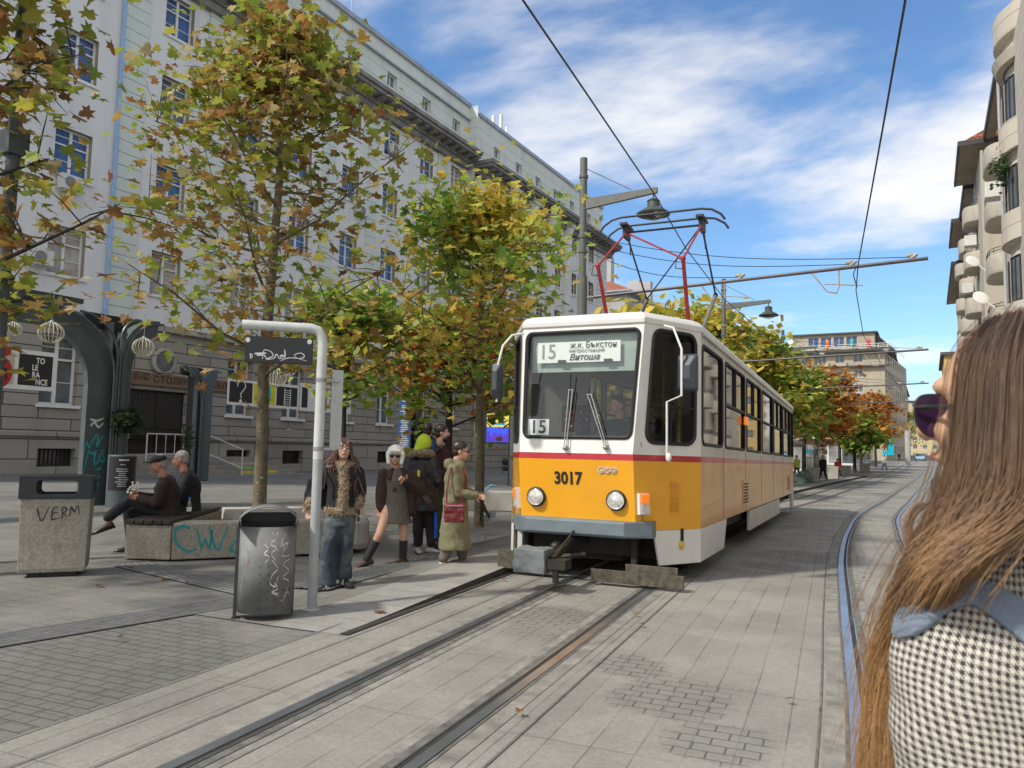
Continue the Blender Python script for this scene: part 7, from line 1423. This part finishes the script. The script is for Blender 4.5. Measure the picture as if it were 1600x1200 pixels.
blob('body', b, SK, drv, .01, 3); q = MB(); tor(q, [((0, 0, 1.33), .20, .16), ((0, 0, 1.6), .21, .16), ((0, -.02, 1.83), .215, .14), ((0, -.03, 1.91), .09, .08)], (0, -1, 0))
for sd in (-1, 1): cap(q, (sd*.19, -.02, 1.82), (sd*.25, -.16, 1.62), .07, .062)
blob('polo_shirt', q, M_black, drv, .014, 3, .015, .08); T = dict(head=HC); hairstyle(drv, T, R, M_dh)
# far pedestrians
def walker(px, py, label, top, leg, h=1.72, st=.3, d=None, hc=(.03, .02, .015)):
    p = onG(px, py) if not d else onD(px, 700, d); p.z = gz(p.x, p.y); e = empty('person', p, rzc(p), label, 'person'); k = h/1.72; b = MB(); headmesh(b, Vector((0, 0, 1.6*k)), hrot((-1, -.4, 0)), k)
    tor(b, [((0, 0, .88*k), .15, .1), ((0, 0, 1.1*k), .14, .1), ((0, 0, 1.38*k), .17, .1), ((0, 0, 1.45*k), .07, .06)], (0, -1, 0))
    for sd in (-1, 1): cap(b, (sd*.17, 0, 1.38*k), (sd*.2, sd*.08, 1.1*k), .05, .04, 8); cap(b, (sd*.2, sd*.08, 1.1*k), (sd*.2, -.05, .86*k), .04, .03, 8); hand(b, (sd*.2, -.05, .86*k), (0, 0, -1), sd); cap(b, (sd*.06, 0, .86*k), (sd*st*.5, 0, .46*k), .085, .06, 8); cap(b, (sd*st*.5, 0, .46*k), (sd*st*.9, 0, .08*k), .06, .04, 8)
    blob('body', b, SK2, e, .014, 2); q = MB(); tor(q, [((0, 0, .8*k), .18, .13), ((0, 0, 1.1*k), .17, .13), ((0, 0, 1.4*k), .19, .12), ((0, 0, 1.47*k), .08, .07)], (0, -1, 0))
    for sd in (-1, 1): cap(q, (sd*.17, 0, 1.38*k), (sd*.2, sd*.08, 1.1*k), .065, .055, 8); cap(q, (sd*.2, sd*.08, 1.1*k), (sd*.2, -.05, .9*k), .055, .045, 8)
    blob('coat', q, top, e, .02, 2); q = MB()
    for sd in (-1, 1): cap(q, (sd*.06, 0, .86*k), (sd*st*.5, 0, .46*k), .10, .075, 8); cap(q, (sd*st*.5, 0, .46*k), (sd*st*.9, 0, .1*k), .07, .055, 8)
    blob('trousers', q, leg, e, .02, 2); q = MB(); q.ell((0, .02, 1.66*k), (.09, .1, .08)); q.build('hair', mat('hair%.2f' % hc[0], hc, .7), e, smooth=True)
    for sd in (-1, 1): shoe(e, (sd*st*.9, 0, .08), (-1, -.2, 0), M_white, M_white)
    return e
walker(1286, 752, 'pedestrian all in black with white shoes walking between the far planters', M_black, M_black, 1.78)
walker(808, 742, 'pedestrian in light blue by the pushchair, just left of the tram', mat('light_blue_cloth', (.2, .42, .62), .8), mat('denim_light', (.10, .2, .38), .8))
walker(1309, 746, 'person in a red jacket half hidden behind a far planter', M_pr, M_black, 1.5)
walker(1382, 736, 'far pedestrian in white top and blue trousers past the orange trees', M_white, MATS['denim_light'])
walker(1245, 748, 'person in a yellow green top under the trees by the tram tail', mat('limetop', (.45, .5, .1), .8), M_dkgrey, 1.7)
walker(1476, 752, 'person in pale clothes and black hat behind the right hand bollards', mat('pale_cloth', (.45, .42, .42), .8), M_dkgrey, 1.75, hc=(.01, .01, .012))
walker(1405, 722, 'dark clothed person on the far shop pavement', M_black, M_dkgrey, 1.75)
# ------------------------------------------------------------------ woman in the foreground
fw = empty('person', (0, 0, 0), YAW, 'woman with long brown hair, sunglasses and houndstooth jacket, close to the camera at right', 'person')
DW = .92; kx = DW/1190
def F(px, py, y=0):
    # photo position to local metres at distance DW+y
    d = DW+y; return Vector(((px-800)/1190*d, d, 1.52+(700+.02*(px-800)-py)/1190*d))
HC = F(1603, 640, .02); fdir = Vector((-.66, .75, -.02)).normalized(); R = hrot(fdir); P = lambda x, y, z: HC+R @ Vector((x, y, z))
b = MB(); headmesh(b, HC, R, 1.06); sh = F(1560, 1000, .0)
tor(b, [((.68, .97, .86), .17, .11), ((.68, .97, 1.05), .14, .10), ((.66, .97, 1.20), .17, .11), ((.65, .97, 1.33), .17, .10), ((.64, .96, 1.395), .07, .06)], fdir)
cap(b, (.54, .86, 1.30), (.52, .84, 1.02), .05, .04); cap(b, (.52, .84, 1.02), (.46, .98, .86), .038, .028); hand(b, (.46, .98, .86), (-.5, .7, -.2), 1)
cap(b, (.76, 1.12, 1.32), (.86, 1.16, 1.02), .05, .04); cap(b, (.86, 1.16, 1.02), (.8, 1.3, .88), .038, .028); hand(b, (.8, 1.3, .88), (-.2, .8, 0), 1)
for s in (-1, 1): cap(b, (.66, .97+s*.09, .88), (.66, .98+s*.1, .48), .08, .055); cap(b, (.66, .98+s*.1, .48), (.66, .97+s*.1, .07), .055, .035)
blob('body', b, skinmat('skin_warm', (.46, .27, .17)), fw, .007, 4); face(fw, HC, R, 1.06, eyes=False)
# houndstooth jacket
mh = bpy.data.materials.new('houndstooth'); mh.use_nodes = True; t = mh.node_tree; bs = t.nodes['Principled BSDF']; bs.inputs['Roughness'].default_value = .95; Nn = t.nodes.new; Ln = t.links.new
tcn = Nn('ShaderNodeTexCoord'); sepn = Nn('ShaderNodeSeparateXYZ')
wn = Nn('ShaderNodeTexNoise'); wn.inputs['Scale'].default_value = 7; wn.inputs['Detail'].default_value = 1; Ln(tcn.outputs['UV'], wn.inputs['Vector'])
wv = Nn('ShaderNodeVectorMath'); wv.operation = 'MULTIPLY_ADD'; Ln(wn.outputs['Color'], wv.inputs[0]); wv.inputs[1].default_value = (.03, .03, 0); Ln(tcn.outputs['UV'], wv.inputs[2]); Ln(wv.outputs[0], sepn.inputs[0])
def mth(op, a, b=None):
    n = Nn('ShaderNodeMath'); n.operation = op
    for i, v in enumerate((a, b)):
        if v is None: continue
        if isinstance(v, (int, float)): n.inputs[i].default_value = v
        else: Ln(v, n.inputs[i])
    return n.outputs[0]
SCL = 1/.0082
u_ = mth('MULTIPLY', sepn.outputs[0], SCL); v_ = mth('MULTIPLY', sepn.outputs[1], SCL)
fu = mth('FRACT', u_); fv = mth('FRACT', v_); su = mth('LESS_THAN', fu, .5); sv = mth('LESS_THAN', fv, .5)
dg_ = mth('LESS_THAN', mth('FRACT', mth('MULTIPLY', mth('ADD', u_, v_), 2)), .5)
both = mth('MULTIPLY', su, sv); xor = mth('ABSOLUTE', mth('SUBTRACT', su, sv)); fac = mth('ADD', both, mth('MULTIPLY', xor, dg_))
mxn = Nn('ShaderNodeMixRGB'); Ln(fac, mxn.inputs[0]); mxn.inputs[1].default_value = (.54, .51, .44, 1); mxn.inputs[2].default_value = (.035, .033, .036, 1)
fz = Nn('ShaderNodeTexNoise'); fz.inputs['Scale'].default_value = 900; Ln(tcn.outputs['UV'], fz.inputs['Vector']); bpn = Nn('ShaderNodeBump'); bpn.inputs['Strength'].default_value = .5; bpn.inputs['Distance'].default_value = .002; Ln(fz.outputs[0], bpn.inputs['Height']); Ln(bpn.outputs[0], bs.inputs['Normal']); Ln(mxn.outputs[0], bs.inputs['Base Color'])
j = MB(); cap(j, (.52, .865, 1.29), (.62, .92, 1.34), .085, .07); tor(j, [((.69, .97, .84), .23, .18), ((.69, .97, 1.0), .215, .165), ((.67, .97, 1.2), .215, .165), ((.66, .97, 1.31), .205, .15), ((.65, .965, 1.375), .12, .10)], fdir)
cap(j, (.52, .865, 1.29), (.505, .85, 1.02), .088, .078); cap(j, (.535, .84, 1.02), (.47, .96, .88), .075, .055); cap(j, (.76, 1.12, 1.30), (.86, 1.16, 1.02), .085, .07); cap(j, (.86, 1.16, 1.02), (.8, 1.28, .9), .07, .055)
cap(j, (.60, .90, 1.345), (.68, .87, 1.36), .06, .055); cap(j, (.62, 1.0, 1.385), (.70, .93, 1.395), .055, .055)
jo = blob('jacket', j, mh, fw, .01, 5, .034, .11)
uv = jo.data.uv_layers.new(name='UVMap')
for pl__ in jo.data.polygons:
    for li in pl__.loop_indices:
        c = jo.data.vertices[jo.data.loops[li].vertex_index].co; dx, dy = c.x-.66, c.y-.98
        uv.data[li].uv = (atan2(dx, -dy)*.20+c.x*.25, c.z+.10*c.x)
M_strap = mat('blue_grey_canvas', (.17, .21, .27), .75, var=.1, vs=30, bump=.4, bs=300)
dgr = bpy.context.evaluated_depsgraph_get(); dgr.update()
# backpack with a wide strap over the shoulder
bp = empty('backpack', (0, 0, 0), YAW, 'blue grey backpack whose wide strap lies over the check jacket', 'backpack')
CP_L = Vector((0, 0, 1.52))
def onsurf(x, z, yguess=.5):
    hit, loc, nr, _ = jo.ray_cast(Vector((x, yguess, z)), Vector((0, 1, 0))); return (loc, nr) if hit else (Vector((x, .87, z)), Vector((0, -1, 0)))
SP = []
for px, py in ((1432, 965), (1440, 950), (1455, 936), (1475, 926), (1500, 922), (1528, 928), (1555, 942), (1580, 960), (1605, 985), (1640, 1020)):
    v_s = F(px, py, -.08); hit, loc, nr, _i = jo.ray_cast(CP_L, (v_s-CP_L).normalized())
    if hit: SP.append((loc, nr))
SP.insert(0, (SP[0][0]+Vector((-.004, .05, -.012)), (SP[0][1]+Vector((-.6, 0, .3))).normalized()))
q = MB(); V = []
for i, (c, n_) in enumerate(SP):
    a = SP[max(i-1, 0)][0]; d = (SP[min(i+1, len(SP)-1)][0]-a).normalized(); s_ = d.cross(n_).normalized(); w_ = .024
    V += [c+n_*.006+s_*w_, c+n_*.011+s_*w_*.8, c+n_*.011-s_*w_*.8, c+n_*.006-s_*w_, c-n_*.004-s_*w_, c-n_*.004+s_*w_]
q.loft([V[i*6:i*6+6] for i in range(len(SP))]); st_ = q.build('strap', M_strap, bp, smooth=True); sb2 = st_.modifiers.new('sub', 'SUBSURF'); sb2.levels = 1; sb2.render_levels = 1
q = MB(); q.box(.78, .98, .70, .95, .98, 1.34); blob('pack', q, M_strap, bp, .02, 8, .02, .1)
# sunglasses
LC = F(1458, 649, .06); M_l = mat('purple_lens', (.035, .012, .05), .04, var=0, spec=.8); gx = R @ Vector((1, 0, 0))
q = MB(); L1 = [];
tdir = Vector((-.72, .55, .0)).normalized(); # lens plane direction as seen from behind
uL = Vector((-1, .12, 0)).normalized(); shp = [(-.022, .024), (.0, .0265), (.014, .024), (.0205, .014), (.021, .0), (.018, -.013), (.009, -.024), (-.004, -.0275), (-.017, -.0225), (-.022, -.008), (-.0235, .01)]
pts = [LC+uL*a*1.0+Vector((0, 0, c_)) for a, c_ in shp]; pts = [.5*(2*pts[i]+(pts[(i+1) % 11]-pts[i-1])*t+(2*pts[i-1]-5*pts[i]+4*pts[(i+1) % 11]-pts[(i+2) % 11])*t*t+(3*pts[i]-pts[i-1]-3*pts[(i+1) % 11]+pts[(i+2) % 11])*t**3) for i in range(11) for t in (0, .33, .67)]; nl = uL.cross(Vector((0, 0, 1))).normalized()
q.prism([p_-nl*.001 for p_ in pts], nl*.0025); sg_ = empty('sunglasses_group', (0, 0, 0)) if 0 else None
ln = q.build('sunglass_lens', M_l, fw, bevel=.0006)
q = MB(); q.tube(pts+[pts[0]], .0016, 6, caps=False); a = F(1434, 637, .055); q.tube([a+Vector((-.002, 0, .0)), a+Vector((.012, -.006, .0005)), F(1500, 635, -.02), F(1600, 628, -.08)], [.003, .0038, .0036, .003], 6, flat=1); q.build('sunglass_frame', M_blk, fw, smooth=True)
# hair: a solid under-mass and thousands of strands combed over it
M_h1 = hairmat('long_brown_hair', (.075, .042, .028)); M_h2 = hairmat('golden_ends', (.22, .115, .045)); 
def combed():
    t = M_h1.node_tree; b = t.nodes['Principled BSDF']; b.inputs['Roughness'].default_value = .45; b.inputs['Specular IOR Level'].default_value = .35; N_ = t.nodes.new; L_ = t.links.new
    tc_ = N_('ShaderNodeTexCoord'); mp_ = N_('ShaderNodeMapping'); mp_.inputs['Scale'].default_value = (1, 1, .12); L_(tc_.outputs['Object'], mp_.inputs[0]); n = N_('ShaderNodeTexNoise'); n.inputs['Scale'].default_value = 26; n.inputs['Detail'].default_value = 5; L_(mp_.outputs[0], n.inputs['Vector'])
    s_ = N_('ShaderNodeSeparateXYZ'); L_(tc_.outputs['Object'], s_.inputs[0]); z = N_('ShaderNodeMapRange'); z.inputs[1].default_value = 1.56; z.inputs[2].default_value = 1.24; z.inputs[3].default_value = 0; z.inputs[4].default_value = .75; L_(s_.outputs[2], z.inputs[0])
    a = N_('ShaderNodeMath'); a.operation = 'MULTIPLY_ADD'; L_(n.outputs[0], a.inputs[0]); a.inputs[1].default_value = .7; L_(z.outputs[0], a.inputs[2]); r = N_('ShaderNodeValToRGB'); L_(a.outputs[0], r.inputs[0])
    e = r.color_ramp.elements; e[0].position = .2; e[0].color = (.10, .068, .050, 1); e[1].position = 1.0; e[1].color = (.48, .29, .135, 1); m_ = e.new(.6); m_.color = (.205, .122, .072, 1)
    L_(r.outputs[0], b.inputs['Base Color'])
combed()
b = MB(); b.ell(HC+Vector((.022, -.012, .022)), (.094, .108, .112), 20, 12)
cap(b, F(1605, 640, -.03), F(1580, 750, -.05), .078, .064); cap(b, F(1580, 750, -.05), F(1520, 825, -.05), .064, .044); cap(b, F(1520, 825, -.05), F(1445, 915, .0), .040, .028); cap(b, F(1445, 925, .0), F(1395, 1040, .08), .030, .020); cap(b, F(1395, 1040, .08), F(1378, 1230, .09), .020, .016); cap(b, F(1620, 690, -.06), F(1612, 770, -.07), .08, .055)
base = blob('hair', b, M_h1, fw, .007, 6, .012, .05)
rr = random.Random(12); q1 = MB(); q2 = MB()
# comb paths: pixel outline controlled bundles (photo px, depth offset)
PATHS = [
 [(1560, 502, -0.010), (1520, 548, -0.030), (1511, 620, -0.050), (1499, 700, -0.060), (1474, 790, -0.060), (1450, 860, -0.050), (1415, 930, -0.000), (1385, 1010, 0.100), (1372, 1100, 0.100), (1352, 1215, 0.100)],
 [(1580, 496, -0.030), (1535, 560, -0.080), (1525, 650, -0.090), (1512, 740, -0.090), (1488, 820, -0.090), (1455, 880, -0.085), (1415, 950, 0.003), (1388, 1040, 0.080), (1375, 1130, 0.080), (1362, 1220, 0.090)],
 [(1600, 492, -0.050), (1570, 560, -0.110), (1560, 660, -0.130), (1548, 760, -0.130), (1515, 830, -0.120), (1475, 875, -0.110), (1428, 945, -0.025), (1395, 1020, 0.065), (1380, 1110, 0.070), (1368, 1210, 0.080)],
 [(1620, 492, -0.060), (1605, 570, -0.130), (1598, 680, -0.150), (1590, 765, -0.150), (1550, 815, -0.140), (1507, 850, -0.120), (1456, 900, -0.085), (1420, 985, 0.042), (1394, 1060, 0.060), (1380, 1190, 0.070)],
 [(1650, 500, -0.060), (1640, 600, -0.130), (1635, 700, -0.160), (1625, 770, -0.160), (1582, 815, -0.150), (1532, 845, -0.140), (1480, 885, -0.130), (1435, 960, -0.010), (1400, 1040, 0.055), (1386, 1170, 0.065)],
 [(1545, 515, 0.010), (1513, 560, 0.000), (1508, 640, -0.010), (1492, 730, -0.020), (1460, 800, -0.020), (1436, 850, -0.020), (1405, 915, -0.005), (1375, 1000, 0.120), (1362, 1090, 0.120), (1348, 1190, 0.120)]]
def cr(Pts, n=5):
    R_ = []
    for i in range(len(Pts)-1):
        p0 = Pts[max(i-1, 0)]; p1 = Pts[i]; p2_ = Pts[i+1]; p3_ = Pts[min(i+2, len(Pts)-1)]
        for k in range(n):
            t = k/n; R_.append(.5*((2*p1)+(p2_-p0)*t+(2*p0-5*p1+4*p2_-p3_)*t*t+(3*p1-p0-3*p2_+p3_)*t**3))
    return R_+[Pts[-1]]
PF = [[F(a, b_, c) for a, b_, c in pth] for pth in PATHS]
CLP = [(rr.uniform(0, 6.28), rr.uniform(.6, 1.6)) for _ in range(90)]
for k in range(15000):
    u = rr.random()*(len(PF)-1); u = u*.8 if rr.random() < .3 else u; i = min(int(u), len(PF)-2); t = u-i; if_ = [PF[i][m].lerp(PF[i+1][m], t) for m in range(10)]
    cl_ = CLP[int(u/(len(PF)-1)*89)]; ph = cl_[0]+rr.gauss(0, .25); am = .0019*cl_[1]*rr.uniform(.6, 1.3); J_ = Vector((rr.gauss(0, .003), rr.gauss(0, .0035), rr.gauss(0, .003)))*(3.5 if k % 90 == 0 else 1); stop = rr.choice([10, 10, 10, 9, 8, 7, 6]); pts = []
    for m in range(stop):
        g = m/9; w_ = am*(g*3)**1.5; pts.append(if_[m]+J_*(1+2*g)+Vector((sin(ph+m*1.5)*w_, cos(ph+m*1.1)*w_*.6, sin(ph*2+m)*w_*.4)))
    C_ = cr(pts, 3); cut = int(len(C_)*(.52+rr.gauss(0, .06))); r_ = rr.uniform(.00025, .00045)
    q1.tube(C_, [r_]*(len(C_)-1)+[r_*.3], 3, caps=False)
for bnd in range(4):
    c0_ = F(1442+bnd*9, 815+bnd*24, -.045); ph0 = rr.uniform(0, 1)
    for k in range(60):
        c = c0_+Vector((rr.gauss(0, .0025), rr.gauss(0, .003), rr.gauss(0, .0025))); pts = [c+Vector((.014*cos(t_*.75+ph0+1.2)-.001*t_, .008*sin(t_), .020*sin(t_*.75+ph0+1.2)-.008*t_)) for t_ in [x_*.5 for x_ in range(9)]]; q1.tube(cr(pts, 3), rr.uniform(.0003, .0005), 3, caps=False)
q1.build('brown_strands', M_h1, base, smooth=True)
q = MB(); q.lathe((0, 0, 0), [(.1, 0)], 4) if 0 else None
q = MB()
for s in (-1, 1): cap(q, (.66, .97+s*.09, .90), (.66, .98+s*.1, .48), .11, .08); cap(q, (.66, .98+s*.1, .48), (.66, .97+s*.1, .1), .08, .06)
tor(q, [((.66, .97, 1.0), .16, .13), ((.66, .97, .85), .18, .14)], fdir); blob('trousers', q, M_dkgrey, fw, .02, 3)
for s in (-1, 1): shoe(fw, (.66, .97+s*.1, .08), fdir, M_black, M_blk)
